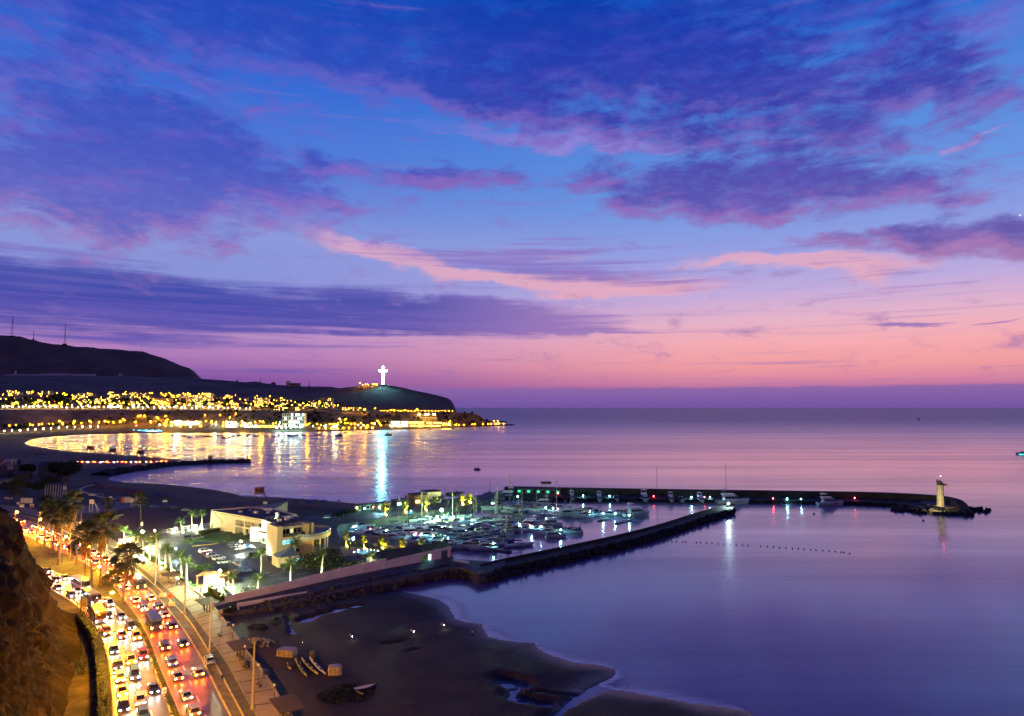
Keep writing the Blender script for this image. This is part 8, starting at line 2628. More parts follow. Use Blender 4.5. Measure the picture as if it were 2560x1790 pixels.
mast(143, 937, 905, 3020, 'thin mast over the white ridge wall', 1.0, False)
mast(216, 937, 911, 3020, 'dark red lattice mast at the end of the white ridge wall', 3.0)
mast(650, 958, 944, 2700, 'thin aerial left of the observatory dome', 0.8, False)
mast(772, 967, 955, 2560, 'thin aerial right of the ridge building', 0.8, False)
mast(591, 953, 946, 2760, 'tiny aerial on the ridge left of the dome', 0.8, False)
for (x0, x1, y, h, lb) in [(5, 95, 938, 8, 'long white wall on the ridge, left part'), (95, 170, 936.5, 9, 'white terrace walls in the middle of the ridge'), (168, 236, 937, 7, 'white wall on the ridge, right part ending by the red mast')]:
 d = 3000
 a = Vector((FX(x0, d), d, zof(y, d))); b = Vector((FX(x1, d), d, zof(y, d)))
 o = rail('ridge_wall', [a, b], 4.0, a.z - 6, a.z + h * 0.5, mat('ridge_white', (0.75, 0.70, 0.66), 0.8, var=0.05)); tag(o, lb, 'wall')
d = 3000; b = Vector((FX(34, d), d, zof(936, d))); o = MB().tube([(0, 0, 0), (0, 0, 15)], [6, 4], 4).build('monument', mat('ridge_white', (0.75, 0.70, 0.66), 0.8)); o.location = b; tag(o, 'small white tapered monument standing on the ridge wall', 'monument')
d = 2950; b = Vector((FX(297, d), d, zof(939, d))); o = MB(); o.box(-7, 7, 0, 5, -3, 5); o.box(-7, -2, 0, 5, 5, 9); o = o.build('ridge_hut', mat('ridge_white', (0.75, 0.70, 0.66), 0.8)); o.location = b; tag(o, 'small white hut alone on the ridge', 'hut')
def hillroad(pts, w, label):
 P = []
 for (x, y) in pts:
  d = fat(x, y, float(F_TB_D(x)), float(F_RG_D(x)), 0)
  P.append(Vector((FX(x, d), d, far_z(x, d) + 1.5)))
 c = crv(P, 30)
 o = rail('hillside_track', c, w, [p.z - 8 for p in c], [p.z + 1.5 for p in c], mat('pale_track', (0.24, 0.18, 0.12), 0.9, var=0.1)); tag(o, label, 'track')
hillroad([(818, 990), (850, 986), (878, 982), (895, 972), (905, 967)], 6, 'pale track climbing to the viewpoint beside the cross')
hillroad([(852, 1010), (862, 1000), (866, 990), (880, 983)], 5, 'steep pale track below the viewpoint')
hillroad([(862, 1016), (880, 1008), (896, 1005)], 8, 'short pale cutting on the slope above the yellow building')
hillroad([(0, 958), (100, 963), (200, 972), (300, 981), (340, 984)], 4, 'faint long track crossing the hill above the town')

for key, j in _J.items():
 o = j.build('street_lamps', [M_POLE, E_FARO, E_FARW]); tag(o, key, None, None, 'stuff')
# ================================================================== PROMENADE FURNITURE, BEACH THINGS, SIGNS
def shelter(roof_px, ground_px, label, L_=7.2, Wd=4.4, rot=-0.95):
 g = G(ground_px[0], ground_px[1], 3.05)
 t = empty('shelter', g, rot); tag(t, label, 'shelter', 'wooden shelters on the promenade')
 for k in range(6):
  x = -L_ / 2 + L_ * k / 6
  MB().box(x + 0.02, x + L_ / 6 - 0.02, -Wd / 2, Wd / 2, 2.75 + 0.02 * (k % 2), 2.9 + 0.02 * (k % 2)).build('roof_board', M_WOOD, t)
 for x in (-1.1, 1.1):
  for y in (-0.35, 0.35):
   MB().box(x - 0.12, x + 0.12, y - 0.12, y + 0.12, 0, 2.7).build('post', M_WOOD, t)
  MB().bar((x, -Wd / 2 + 0.2, 2.68), (x, Wd / 2 - 0.2, 2.68), 0.14).build('beam', M_WOOD, t)
 MB().box(-1.8, 1.8, -0.3, 0.3, 0.40, 0.48).build('seat', M_WOOD, t)
shelter(None, (428, 1459), 'wooden shelter farthest up the promenade near the lawn palms', rot=-0.75)
shelter(None, (517, 1530), 'wooden shelter at the corner of the club driveway and beach', rot=-0.85)
shelter(None, (600, 1645), 'wooden shelter in front of the pile of stones', rot=-0.95)
shelter(None, (716, 1800), 'nearest wooden shelter at the bottom edge of the promenade', rot=-0.98)
def bin_(px, py, m, label, name='litter_bin', s_=1.0, z=3.05):
 g = G(px, py, z); t = empty(name, g); tag(t, label, 'litter bin')
 MB().tube([(0, 0, 0.35), (0, 0, 1.25)], [0.36 * s_, 0.44 * s_], 10).build('drum', m, t)
 for s__ in (-1, 1): MB().bar((s__ * 0.48, 0, 0), (s__ * 0.48, 0, 1.35), 0.07).build('leg', M_POLED, t)
 MB().tube([(0, 0, 1.26), (0, 0, 1.34)], [0.3 * s_, 0.2 * s_], 10).build('lid', m, t)
M_BLUE = mat('blue_plastic', (0.015, 0.04, 0.22), 0.5, var=0); M_BLK = mat('black_plastic', (0.01, 0.01, 0.012), 0.5, var=0)
bin_(572, 1568, M_BLUE, 'blue bin leaning at the beach edge behind the first globe lamps', s_=1.3)
bin_(663, 1690, M_BLUE, 'blue bin at the beach edge beside the tall concrete pole', s_=1.3)
bin_(360, 1412, M_BLK, 'black bin beside the lawn palms on the promenade')
bin_(408, 1443, M_BLK, 'black bin left of the far wooden shelter')
bin_(444, 1466, M_BLK, 'black bin right of the far wooden shelter')
g = G(617, 1669, 3.05)
t = empty('rubbish_bag', g); tag(t, 'black rubbish bag slumped on the promenade with a yellow tie', 'bag')
mb = MB(); mb.ball((0, 0, 0.55), 0.75, 10, 7);
for i, v in enumerate(mb.v):
 k = 1 + 0.22 * math.sin(i * 2.3); mb.v[i] = (v[0] * k, v[1] * k, max(0.0, v[2] * (1.15 if v[2] > 0.8 else 0.9)))
mb.build('bag', M_BLK, t, smooth=True); MB().ball((0.3, -0.55, 0.35), 0.16, 6, 5).build('tie', mat('yellow_plastic', (0.7, 0.6, 0.03), 0.5, var=0), t)
def bench(px, py, rot, label):
 t = empty('bench', G(px, py, 3.05), rot); tag(t, label, 'bench')
 for k in range(3): MB().box(-0.9, 0.9, -0.3 + k * 0.21, -0.12 + k * 0.21, 0.42, 0.47).build('seat_slat', M_WOOD, t)
 for x in (-0.7, 0.7): MB().box(x - 0.06, x + 0.06, -0.28, 0.28, 0, 0.42).build('leg', M_POLED, t)
 for k in range(2): MB().box(-0.9, 0.9, 0.32, 0.36, 0.6 + k * 0.2, 0.74 + k * 0.2).build('back_slat', M_WOOD, t)
bench(648, 1715, -0.9, 'dark bench beside the globe lamp between the two blue bins')
bench(549, 1590, -0.9, 'dark bench by the globe lamp above the near shelter')
t = empty('road_sign', G(424, 1518, 3.0)); tag(t, 'orange diamond road works sign on a white post between barriers', 'road sign')
MB().tube([(0, 0, 0), (0, 0, 2.3)], 0.09, 6).build('post', M_WHITE, t)
MB().add([(-1.1, -0.03, 3.0), (0, -0.03, 2.1), (1.1, -0.03, 3.0), (0, -0.03, 3.9), (-1.1, 0.03, 3.0), (0, 0.03, 2.1), (1.1, 0.03, 3.0), (0, 0.03, 3.9)], [(0, 1, 2, 3), (7, 6, 5, 4), (0, 4, 5, 1), (1, 5, 6, 2), (2, 6, 7, 3), (3, 7, 4, 0)]).build('plate', mat('orange_sign', (0.85, 0.12, 0.03), 0.5, var=0), t)
for (y, w_) in ((3.15, 0.9), (2.85, 1.1)): MB().box(-w_ / 2, w_ / 2, -0.06, -0.035, y - 0.07, y + 0.07).build('sign_bar', M_BLK, t)
for (p, lb) in (((406, 1492), 'pale plastic barrier block left of the orange sign'), ((429, 1515), 'pale plastic barrier block right of the orange sign')):
 g = G(*p, 2.96); o = MB().prism([(-0.9, -0.35), (0.9, -0.35), (0.9, 0.35), (-0.9, 0.35)], 0, 0.45); o.prism([(-0.8, -0.15), (0.8, -0.15), (0.8, 0.15), (-0.8, 0.15)], 0.45, 1.1)
 o = o.build('barrier', mat('barrier_plastic', (0.75, 0.68, 0.35), 0.5, var=0)); o.location = g; tag(o, lb, 'barrier')
t = empty('traffic_drum', G(410, 1736, 3.06)); tag(t, 'white and orange drum on the median strip', 'drum')
for k in range(4): MB().tube([(0, 0, 0.3 * k + 0.02), (0, 0, 0.3 * k + 0.3)], 0.42, 10).build('band', M_WHITE if k % 2 else mat('orange_plastic', (0.8, 0.2, 0.03), 0.5, var=0), t)
t = empty('road_sign', G(206, 1416, 3.05)); tag(t, 'small round pale sign on a post in the grass median', 'road sign')
MB().tube([(0, 0, 0), (0, 0, 2.2)], 0.06, 6).build('post', M_POLE, t)
o = MB().tube([(0, -0.03, 2.5), (0, 0.03, 2.5)], 0.5, 14).build('plate', M_WHITE, t)
o = MB().tube([(0, -0.05, 2.5), (0, -0.032, 2.5)], 0.28, 12).build('ring', mat('red_sign', (0.6, 0.03, 0.03), 0.5, var=0), t)
t = empty('banner_sign', G(201, 1541, 3.0)); tag(t, 'brownish box banner on the dark pole at the cliff foot', 'sign')
MB().box(0.15, 1.5, -0.1, 0.1, 2.6, 4.6).build('panel', mat('brown_banner', (0.35, 0.22, 0.12), 0.7, var=0.1), t)
MB().tube([(0.1, 0, 0), (0.1, 0, 4.8)], 0.06, 5).build('post', M_POLED, t)
for k in range(11):
 p = G(183 + k * 3.6, 1500 + k * 5.4, 3.0)
 o = MB().tube([(0, 0, 0), (0.05, 0, 1.9)], [0.12, 0.09], 5).build('stake', M_WOOD); o.location = p
 tag(o, 'rough wooden stake at the cliff foot, %s from the far end' % ordn(k), 'stake', 'wooden stakes along the cliff foot')
mc = MB()
for (p0, z0, p1, z1) in [((461, 1536), 11.5, (524, 1632), 11.5), ((524, 1632), 11.5, (632, 1773), 12), ((388, 1466), 12, (461, 1536), 11.5)]:
 a = G(*p0, 3.0); a.z += z0; b = G(*p1, 3.0); b.z += z1
 pts = []
 for k in range(9):
  u = k / 8; q = a.lerp(b, u); q.z -= 1.0 * math.sin(PI * u); pts.append(q)
 mc.tube(pts, 0.03, 4)
o = mc.build('overhead_cable', M_POLED); tag(o, 'thin overhead cable strung between the pale poles', 'cable')
def board(px, pyt, pyb, wpx, label, text=None, base_y=None, m=M_WHITE, z0=3.0, legs=2, name='sign_board', lines=0):
 b = G(px, base_y or pyb + 10, z0)
 top = W(px, pyt, b.y); bot = W(px, pyb, b.y); w = wpx / FPX * b.y
 t = empty(name, b); tag(t, label, 'sign board')
 h0, h1 = bot.z - z0, top.z - z0
 MB().box(-w / 2, w / 2, -0.08, 0.08, h0, h1).build('panel', m, t)
 for k in range(legs):
  x = -w * 0.4 + (w * 0.8 * k / max(1, legs - 1) if legs > 1 else w * 0.4)
  MB().box(x - 0.1, x + 0.1, 0.1, 0.3, 0, h1).build('leg', M_POLED, t)
 if lines:
  r = random.Random(int(px)); mb = MB()
  for li in range(lines):
   zc_ = h1 - (h1 - h0) * (li + 0.6) / lines; x = -w * 0.44
   while x < w * 0.42:
    ww = r.uniform(0.02, 0.06) * w; hh = (h1 - h0) / lines * r.uniform(0.25, 0.4)
    mb.bar((x, -0.1, zc_ - hh * r.uniform(-1, 1)), (x + ww, -0.1, zc_ + hh * r.uniform(-1, 1)), 0.05, 0.12 * (h1 - h0) / lines + 0.05); x += ww * 1.25
  mb.build('lettering', mat('red_lettering', (0.45, 0.06, 0.04), 0.6, var=0), t)
 return t
board(65.5, 1245, 1258, 29, 'white board covered with red writing at the left edge', base_y=1268, lines=3)
board(20.5, 1243, 1248, 19, 'narrow white and red board left of the written one', base_y=1262, lines=1)
board(54, 1261, 1268, 11, 'small blank white board under the written one', base_y=1280)
board(79, 1260, 1268, 10, 'greyish patterned board at the right foot of the written one', base_y=1272, lines=1)
board(44, 1255, 1261, 6, 'small beige board left of the blank one', base_y=1275, legs=1)
def shed(p0, p1, depth, h, label, m, roof_m, pitch=0.0, name='shed'):
 a, b = G(*p0, 3.0), G(*p1, 3.0)
 t = empty(name, a); tag(t, label, 'building')
 d = (b - a).normalized(); nn = Vector((-d.y, d.x, 0)); L_ = (b - a).length
 MB().prism([(p.x, p.y) for p in (Vector(), d * L_, d * L_ + nn * depth, nn * depth)], 0, h).build('wall', m, t)
 mb = MB(); o_ = -d * 0.4 - nn * 0.4
 P = [o_, d * (L_ + 0.4) - nn * 0.4, d * (L_ + 0.4) + nn * (depth + 0.4), -d * 0.4 + nn * (depth + 0.4)]
 r0, r1 = (P[0] + P[3]) / 2, (P[1] + P[2]) / 2
 mb.add([(*P[0].xy, h + 0.02), (*P[1].xy, h + 0.02), (*P[2].xy, h + 0.02), (*P[3].xy, h + 0.02), (*r0.xy, h + pitch + 0.2), (*r1.xy, h + pitch + 0.2)], [(0, 1, 5, 4), (2, 3, 4, 5), (0, 4, 3), (1, 2, 5), (3, 2, 1, 0)])
 mb.build('roof', roof_m, t)
 return t, d, nn, L_
M_GREYB = mat('dirty_block_wall', (0.22, 0.18, 0.14), 0.9, var=0.2, vscale=0.3); M_BRN = mat('brown_roof', (0.12, 0.07, 0.05), 0.85, var=0.2)
t, d_, n_, L_ = shed((-14, 1192), (51, 1190), 14, 9.0, 'grey shed carrying a colourful billboard at the left edge', M_GREYB, M_BRN)
def on_wall(t, d_, n_, u0, u1, z0, z1, m, nm, off=0.1):
 MB().prism([(p.x, p.y) for p in (d_ * u0 - n_ * off, d_ * u1 - n_ * off, d_ * u1 - n_ * (off - 0.06), d_ * u0 - n_ * (off - 0.06))], z0, z1).build(nm, m, t)
M_RED = mat('billboard_red', (0.45, 0.03, 0.04), 0.6, var=0.05); M_LB = mat('billboard_pale_blue', (0.40, 0.45, 0.62), 0.6, var=0.05); M_NB = mat('billboard_navy', (0.03, 0.05, 0.14), 0.6, var=0)
s_ = L_ / 65
on_wall(t, d_, n_, 14 * s_, 25 * s_, 9.2, 13.8, M_RED, 'billboard_field', 0.1)
on_wall(t, d_, n_, 25.02 * s_, 40 * s_, 9.2, 13.8, M_LB, 'billboard_field', 0.1)
on_wall(t, d_, n_, 40.02 * s_, 54 * s_, 9.2, 13.8, M_WHITE, 'billboard_field', 0.1)
on_wall(t, d_, n_, 54.02 * s_, 66 * s_, 9.2, 12.6, M_NB, 'billboard_field', 0.1)
for u in (28, 33): on_wall(t, d_, n_, u * s_, (u + 4) * s_, 10.0, 11.4, M_RED, 'billboard_box', 0.18)
mb = MB()
c_ = d_ * 48 * s_ - n_ * 0.2
mb.ball((c_.x, c_.y, 12.7), 0.75, 8, 6); mb.ball((c_.x, c_.y, 10.6), 1.3, 8, 6, sz=0.9)
mb.build('billboard_portrait_shape', mat('billboard_beige', (0.42, 0.30, 0.24), 0.6, var=0), t)
mb = MB(); a_ = d_ * 15 * s_ - n_ * 0.2; b_ = d_ * 26 * s_ - n_ * 0.2; mb.bar((a_.x, a_.y, 9.6), (b_.x, b_.y, 13.4), 0.1, 0.9); mb.build('billboard_stripe', M_WHITE, t)
on_wall(t, d_, n_, 31 * s_, 46 * s_, 5.2, 8.6, mat('faded_poster', (0.62, 0.52, 0.46), 0.7, var=0.1), 'poster', 0.12)
on_wall(t, d_, n_, 18 * s_, 34 * s_, 0.6, 2.2, M_GREYB, 'ledge', 0.5)
shed((94, 1188), (130, 1188), 10, 8.0, 'pinkish-grey gabled shed left of the large round tree', mat('pinkish_wall', (0.26, 0.20, 0.18), 0.9, var=0.15), M_ROOFD, 2.5)
shed((100, 1202), (150, 1204), 7, 3.2, 'low brown hut roofs before the pinkish shed', M_BRN, M_BRN, 1.0)
shed((-20, 1222), (34, 1210), 8, 4.0, 'low beige-lit building at the far left below the billboard', mat('beige_lit', (0.50, 0.38, 0.22), 0.8, var=0.1), M_BRN)
shed((36, 1200), (80, 1196), 9, 4.2, 'dark brown low roof behind the crooked timber', M_BRN, M_BRN, 1.2)
t = empty('timber_gallows', G(69, 1228, 3.0)); tag(t, 'crooked timber pole with a slanting beam over the dark trees', 'pole')
MB().tube([(0, 0, 0), (-0.5, 0, 10)], [0.4, 0.3], 6).build('post', M_WOOD, t); MB().bar((-6, 0, 7.5), (3.0, 0, 12.5), 0.5).build('beam', M_WOOD, t)
for k in range(9):
 o = MB().tube([(0, 0, 0), (0.2, 0, 7)], [0.28, 0.2], 6).build('slim_trunk', M_CPOLE); o.location = G(112 + k * 6.5, 1242 - (k % 3), 2.9)
 tag(o, 'pale slim bare trunk in the fenced yard, %s from the left' % ordn(k), 'tree trunk', 'slim bare trunks in the fenced yard')
def two_boards(px, pyb, pyt, by0, by1, wpx, label, n=2, low=None):
 b = G(px, pyb, 2.95); t = empty('sign_mast', b); tag(t, label, 'sign')
 tz = W(px, pyt, b.y).z - b.z
 MB().tube([(0, 0, 0), (0, 0, tz)], [0.14, 0.08], 6).build('pole', M_POLE, t)
 z1, z0 = W(px, by0, b.y).z - b.z, W(px, by1, b.y).z - b.z; w = wpx / FPX * b.y
 for k in range(n):
  x0 = -w / 2 + w * k / n + 0.05; MB().box(x0, x0 + w / n - 0.15, -0.18, -0.1, z0, z1).build('board', M_WHITE, t)
two_boards(161, 1244, 1202, 1216, 1223, 8, 'tall pole with twin white boards in the yard')
two_boards(202, 1325, 1284, 1303, 1313, 7, 'pole with a white notice board above the road bend')
two_boards(355, 1322, 1300, 1305, 1314, 7, 'white board just above the bright floodlight')
sheet('sports_court', GX([(196, 1284), (240, 1283), (300, 1273), (370, 1262), (350, 1252), (300, 1252), (250, 1258), (196, 1268)], 3.0), 3.0, mat('court_surface', (0.20, 0.17, 0.22), 0.8, var=0.1))
def goal(px, py, label, s_=1.0):
 t = empty('basketball_goal', G(px, py, 3.0)); tag(t, label, 'basketball goal')
 for x in (-1.3, 0.1): MB().bar((x, 0, 0), (x, 0, 3.6 * s_), 0.16).build('post', M_WHITE, t)
 for x in (2.6, 3.8): MB().bar((x, 0.5, 0), (1.0, 0.3, 3.9 * s_), 0.14).build('brace', M_WHITE, t)
 MB().box(-1.5, 0.9, -0.1, 0, 3.3 * s_, 5.0 * s_).build('backboard', M_WHITE, t); MB().box(-0.7, 0.1, -0.14, -0.11, 3.9 * s_, 4.4 * s_).build('target', mat('grey_paint', (0.2, 0.2, 0.2), 0.6, var=0), t)
goal(230, 1279, 'white basketball goal on the court above the bend', 1.25)
goal(334, 1268, 'thin far basketball goal at the right end of the court', 0.9)
c = crv(GX([(236, 1213), (220, 1216), (206, 1221), (202, 1226), (212, 1232), (240, 1240), (270, 1246), (300, 1250)], 2.95), 40)
o = rail('curved_wall', c, 0.6, 2.6, 3.4, mat('pale_kerb_wall', (0.60, 0.55, 0.55), 0.8, var=0.1)); tag(o, 'thin pale curved wall bounding the umbrella beach', 'wall')
t = empty('kiosk', G(306, 1256, 2.95)); tag(t, 'long striped kiosk with an orange end wall on the beach', 'kiosk')
MB().box(0, 10, -1.3, 1.3, 0, 3.2).build('wall', mat('grey_stripe', (0.34, 0.33, 0.35), 0.7, var=0), t); MB().box(0.0, 1.8, -1.36, -1.31, 0, 3.2).build('end_panel', mat('orange_wall', (0.55, 0.14, 0.04), 0.7, var=0), t)
for k in range(6): MB().box(2.4 + k * 1.25, 2.9 + k * 1.25, -1.36, -1.31, 0.1, 3.1).build('stripe', M_WHITE, t)
M_PAR = mat('closed_parasol_red', (0.30, 0.05, 0.035), 0.8, var=0.1); M_PARB = mat('closed_parasol_blue', (0.03, 0.06, 0.14), 0.8, var=0.1)
def parasol_mesh(m, open_=True):
 mb = MB(); mb.tube([(0, 0, 0), (0, 0, 2.3)], 0.05, 5, mi=1)
 n = 10; R = 1.7
 vs = [(0, 0, 2.75)] + [(R * math.cos(2 * PI * k / n), R * math.sin(2 * PI * k / n), 2.1 - 0.12 * (k % 2)) for k in range(n)]
 mb.add(vs, [(0, 1 + k, 1 + (k + 1) % n) for k in range(n)], 0)
 return mb.mesh('beach_parasol', [m, M_POLED])
PM = [parasol_mesh(M_PAR), parasol_mesh(M_PARB)]
r = random.Random(55)
def parasols(cx, cy_, rx, ry, n, ci, group, label):
 for k in range(n):
  a = r.uniform(0, 2 * PI); q = math.sqrt(r.random())
  o = bpy.data.objects.new('beach_parasol', PM[ci]); C.objects.link(o); o.location = G(cx + rx * q * math.cos(a), cy_ + ry * q * math.sin(a), 2.9)
  tag(o, label, 'parasol', group)
for (x, y) in [(252, 1220), (285, 1229), (315, 1233), (336, 1238), (350, 1238)]:
 parasols(x, y, 12, 4, 9, 0, 'red parasols by the curved wall', 'red parasol in the clusters behind the curved wall')
parasols(240, 1217, 22, 3, 10, 1, 'dark parasols inside the curved wall', 'dark blue parasol inside the curved wall')
parasols(400, 1244, 30, 6, 10, 1, 'dark parasols on the open sand', 'dark blue parasol on the open sand')
parasols(60, 1136, 60, 8, 26, 1, 'parasols of the far beach', 'small dark parasol on the far beach left')
parasols(120, 1137, 60, 7, 16, 0, 'red parasols of the far beach', 'small red parasol on the far beach left')
parasols(230, 1146, 50, 3, 12, 0, 'parasols by the bay road', 'small red parasol between the bay road and the water')
parasols(760, 1262, 90, 5, 12, 1, 'dark beach shades behind the hall', 'dark blue shade on the sand behind the clubhouse')
for k, (x, y) in enumerate([(688, 1262), (716, 1264), (737, 1264), (756, 1266), (777, 1269), (829, 1276)]):
 t = empty('sun_canopy', G(x, y, 2.8)); tag(t, 'dark blue square beach shade, %s from the left behind the hall' % ordn(k), 'beach shade', 'square shades behind the hall')
 MB().box(-1.9, 1.9, -1.5, 1.5, 2.2, 2.5).build('canopy', M_PARB, t)
 for (a, b) in ((-1.7, -1.3), (1.7, -1.3), (1.7, 1.3), (-1.7, 1.3)): MB().bar((a, b, 0), (a, b, 2.2), 0.1).build('leg', M_POLED, t)
def lifeguard(px, py, s_, label, m):
 t = empty('lifeguard_tower', G(px, py, 1.6)); tag(t, label, 'lifeguard tower')
 for (a, b) in ((-1.6, -1.4), (1.6, -1.4), (1.6, 1.4), (-1.6, 1.4)): MB().bar((a * 1.15 * s_, b * s_, 0), (a * s_, b * s_, 2.6 * s_), 0.2 * s_).build('leg', M_WOOD, t)
 MB().box(-2.2 * s_, 2.2 * s_, -2.0 * s_, 2.0 * s_, 2.6 * s_, 2.8 * s_).build('deck', M_WOOD, t)
 MB().box(-1.7 * s_, 1.7 * s_, -1.4 * s_, 1.4 * s_, 2.8 * s_, 4.9 * s_).build('cabin', m, t)
 for k in range(3): MB().box((-1.35 + k * 1.0) * s_, (-0.65 + k * 1.0) * s_, -1.46 * s_, -1.41 * s_, 3.5 * s_, 4.5 * s_).build('window', M_BGL, t)
 MB().box(-2.1 * s_, 2.1 * s_, -1.8 * s_, 1.8 * s_, 4.92 * s_, 5.1 * s_).build('roof', m, t)
 MB().bar((1.9 * s_, 0, 2.6 * s_), (4.2 * s_, -0.5, 0.1), 0.25 * s_).build('ramp', M_WOOD, t)
M_RC = mat('red_cabin', (0.32, 0.06, 0.03), 0.7, var=0.1)
lifeguard(648, 1247, 1.35, 'red lifeguard tower on the dark beach behind the hall', M_RC)
lifeguard(225, 1134, 1.8, 'small red lifeguard cabin far up the bay beach', M_RC)
lifeguard(281, 1139, 1.6, 'brown lifeguard cabin on the bay beach, second from the left', mat('brown_cabin', (0.12, 0.08, 0.06), 0.8, var=0))
lifeguard(351, 1144, 1.6, 'dark lifeguard chair on the bay beach, third from the left', mat('brown_cabin', (0.12, 0.08, 0.06), 0.8))
lifeguard(525, 1153, 1.1, 'tiny hut on the dark groyne', mat('brown_cabin', (0.12, 0.08, 0.06), 0.8))
board(412, 1250, 1255, 11, 'white sign panel standing on the open sand', base_y=1262, z0=2.9)
board(276, 1241, 1246, 8, 'pale sign panel beside the striped kiosk', base_y=1258, z0=2.9, legs=1)
board(663, 1254, 1260, 10, 'white box panel on the sand behind the hall', base_y=1262, z0=2.8)
t = board(309, 1347, 1356, 26, 'small colourful lit board under the first uplit palm', base_y=1366, m=mat('pinkish_board', (0.6, 0.35, 0.45), 0.6, var=0.1), lines=2)
o = simple_building('gate_kiosk', (318, 1362), (345, 1358), 4, 3.0, 'brightly lit orange and white gate kiosk beside the first palms', mat('orange_wall2', (0.6, 0.25, 0.05), 0.7, var=0.05), lights=emi('kiosk_white', (0.9, 1.0, 0.85), 14.0))
t = empty('traffic_cone', G(532, 1460, 3.05)); tag(t, 'orange traffic cone in front of the glowing sign board', 'traffic cone')
MB().tube([(0, 0, 0.06), (0, 0, 1.0)], [0.32, 0.05], 8).build('cone', mat('cone_orange', (0.8, 0.12, 0.02), 0.5, var=0), t); MB().box(-0.4, 0.4, -0.4, 0.4, 0, 0.06).build('foot', mat('cone_orange', (0.8, 0.12, 0.02), 0.5), t)

M_UMB = mat('closed_umbrella', (0.02, 0.03, 0.035), 0.8, var=0)
um = empty('closed_umbrella'); tag(um, 'x', 'umbrella')
MB().tube([(0, 0, 0), (0, 0, 0.9)], 0.05, 5).build('pole', M_POLED, um); MB().tube([(0, 0, 0.8), (0, 0, 1.3), (0, 0, 3.0)], [0.12, 0.30, 0.05], 8).build('canopy', M_UMB, um)
for k, (x, y) in enumerate([(873, 1382), (893, 1384), (905, 1386), (958, 1390), (877, 1366), (890, 1366), (894, 1402), (900, 1406), (920, 1404), (974, 1388), (942, 1362), (971, 1366)]):
 place(um, k == 0, G(x, y, 3.06), 0, 1.0, 'closed dark umbrella on the pool deck, number %s from the left' % ordn(sorted([873, 893, 905, 958, 877, 890, 894, 900, 920, 974, 942, 971]).index(x)), 'closed umbrellas round the pool')
lg = empty('sun_lounger'); tag(lg, 'x', 'sun lounger')
M_LNG = mat('lounger_fabric', (0.55, 0.45, 0.25), 0.7, var=0)
MB().box(-0.35, 0.35, -0.9, 0.4, 0.30, 0.38).build('seat', M_LNG, lg)
MB().add([(-0.35, 0.4, 0.3), (0.35, 0.4, 0.3), (0.35, 1.05, 0.85), (-0.35, 1.05, 0.85), (-0.35, 0.4, 0.38), (0.35, 0.4, 0.38), (0.35, 1.0, 0.92), (-0.35, 1.0, 0.92)], [(0, 3, 2, 1), (4, 5, 6, 7), (0, 1, 5, 4), (1, 2, 6, 5), (2, 3, 7, 6), (3, 0, 4, 7)]).build('backrest', M_LNG, lg)
for (a, b) in ((-0.3, -0.8), (0.3, -0.8), (0.3, 0.5), (-0.3, 0.5)): MB().bar((a, b, 0), (a, b, 0.3), 0.06).build('leg', M_POLED, lg)
ll = [(938 + 5.2 * k, 1367.5 + 0.55 * k) for k in range(19)] + [(870 + 6 * k, 1390 + 0.6 * k) for k in range(5)] + [(905 + 6 * k, 1394 + 0.8 * k) for k in range(6)]
for k, (x, y) in enumerate(ll):
 place(lg, k == 0, G(x, y, 3.07), 0.5 if k < 19 else -0.6, 1.25, 'sun lounger %s in the row %s' % (ordn(k if k < 19 else k - 19), 'between pool palms and railing' if k < 19 else 'on the near side of the pool'), 'sun loungers round the pool')

def zb(px, py):
 g = G(px, py, 1.2)
 for _ in range(4):
  g = G(px, py, zn(g.x, g.y))
 return g
M_CAR = mat('cream_tarpaulin', (0.62, 0.50, 0.30), 0.8, var=0.12, vscale=1.5); M_TPL = mat('lilac_tarpaulin_top', (0.45, 0.42, 0.46), 0.7, var=0.1)
def covered_stack(px, py, w, d_, h, rot, label, seed):
 t = empty('covered_stack', zb(px, py), rot); tag(t, label, 'covered stack')
 r = random.Random(seed); n = 16; mb = MB(); vs = []
 per = []
 for k in range(n):
  a = 2 * PI * k / n
  x = (abs(math.cos(a)) ** 0.35) * (1 if math.cos(a) > 0 else -1) * w / 2; y = (abs(math.sin(a)) ** 0.35) * (1 if math.sin(a) > 0 else -1) * d_ / 2
  per.append((x, y))
 lv = [(1.0, 0.0), (0.96, h * 0.35), (1.02, h * 0.6), (0.94, h * 0.9), (0.80, h * 1.02)]
 for (s_, z) in lv:
  for (x, y) in per:
   j = r.uniform(-0.09, 0.09); vs.append((x * (s_ + j * 0.6), y * (s_ + j * 0.6), z + (r.uniform(-0.06, 0.06) if z > 0 else 0)))
 mb.add(vs, [(n * i + k, n * i + (k + 1) % n, n * i + n + (k + 1) % n, n * i + n + k) for i in range(4) for k in range(n)])
 mb.build('tarpaulin', M_CAR, t)
 tp = MB(); c = [(x * 0.80, y * 0.80, h * 1.02 + 0.03) for x, y in per]; tp.add(c + [(0, 0, h * 1.12)], [(k, (k + 1) % n, n) for k in range(n)]); tp.build('top_sheet', M_TPL, t)
 for k in range(3):
  x = -w * 0.3 + k * w * 0.3
  MB().bar((x, -d_ * 0.53, 0.1), (x, -d_ * 0.5, h * 0.95), 0.05).build('strap', M_POLED, t)
covered_stack(717, 1638, 4.2, 2.6, 1.5, -0.25, 'cream covered stack, the larger one beside the kayaks', 1)
covered_stack(837, 1684, 2.8, 2.2, 1.6, 0.2, 'cream covered stack, the smaller one right of the kayaks', 2)
t = empty('wicker_drum', zb(782, 1646)); tag(t, 'round beige wicker drum behind the kayaks', 'drum')
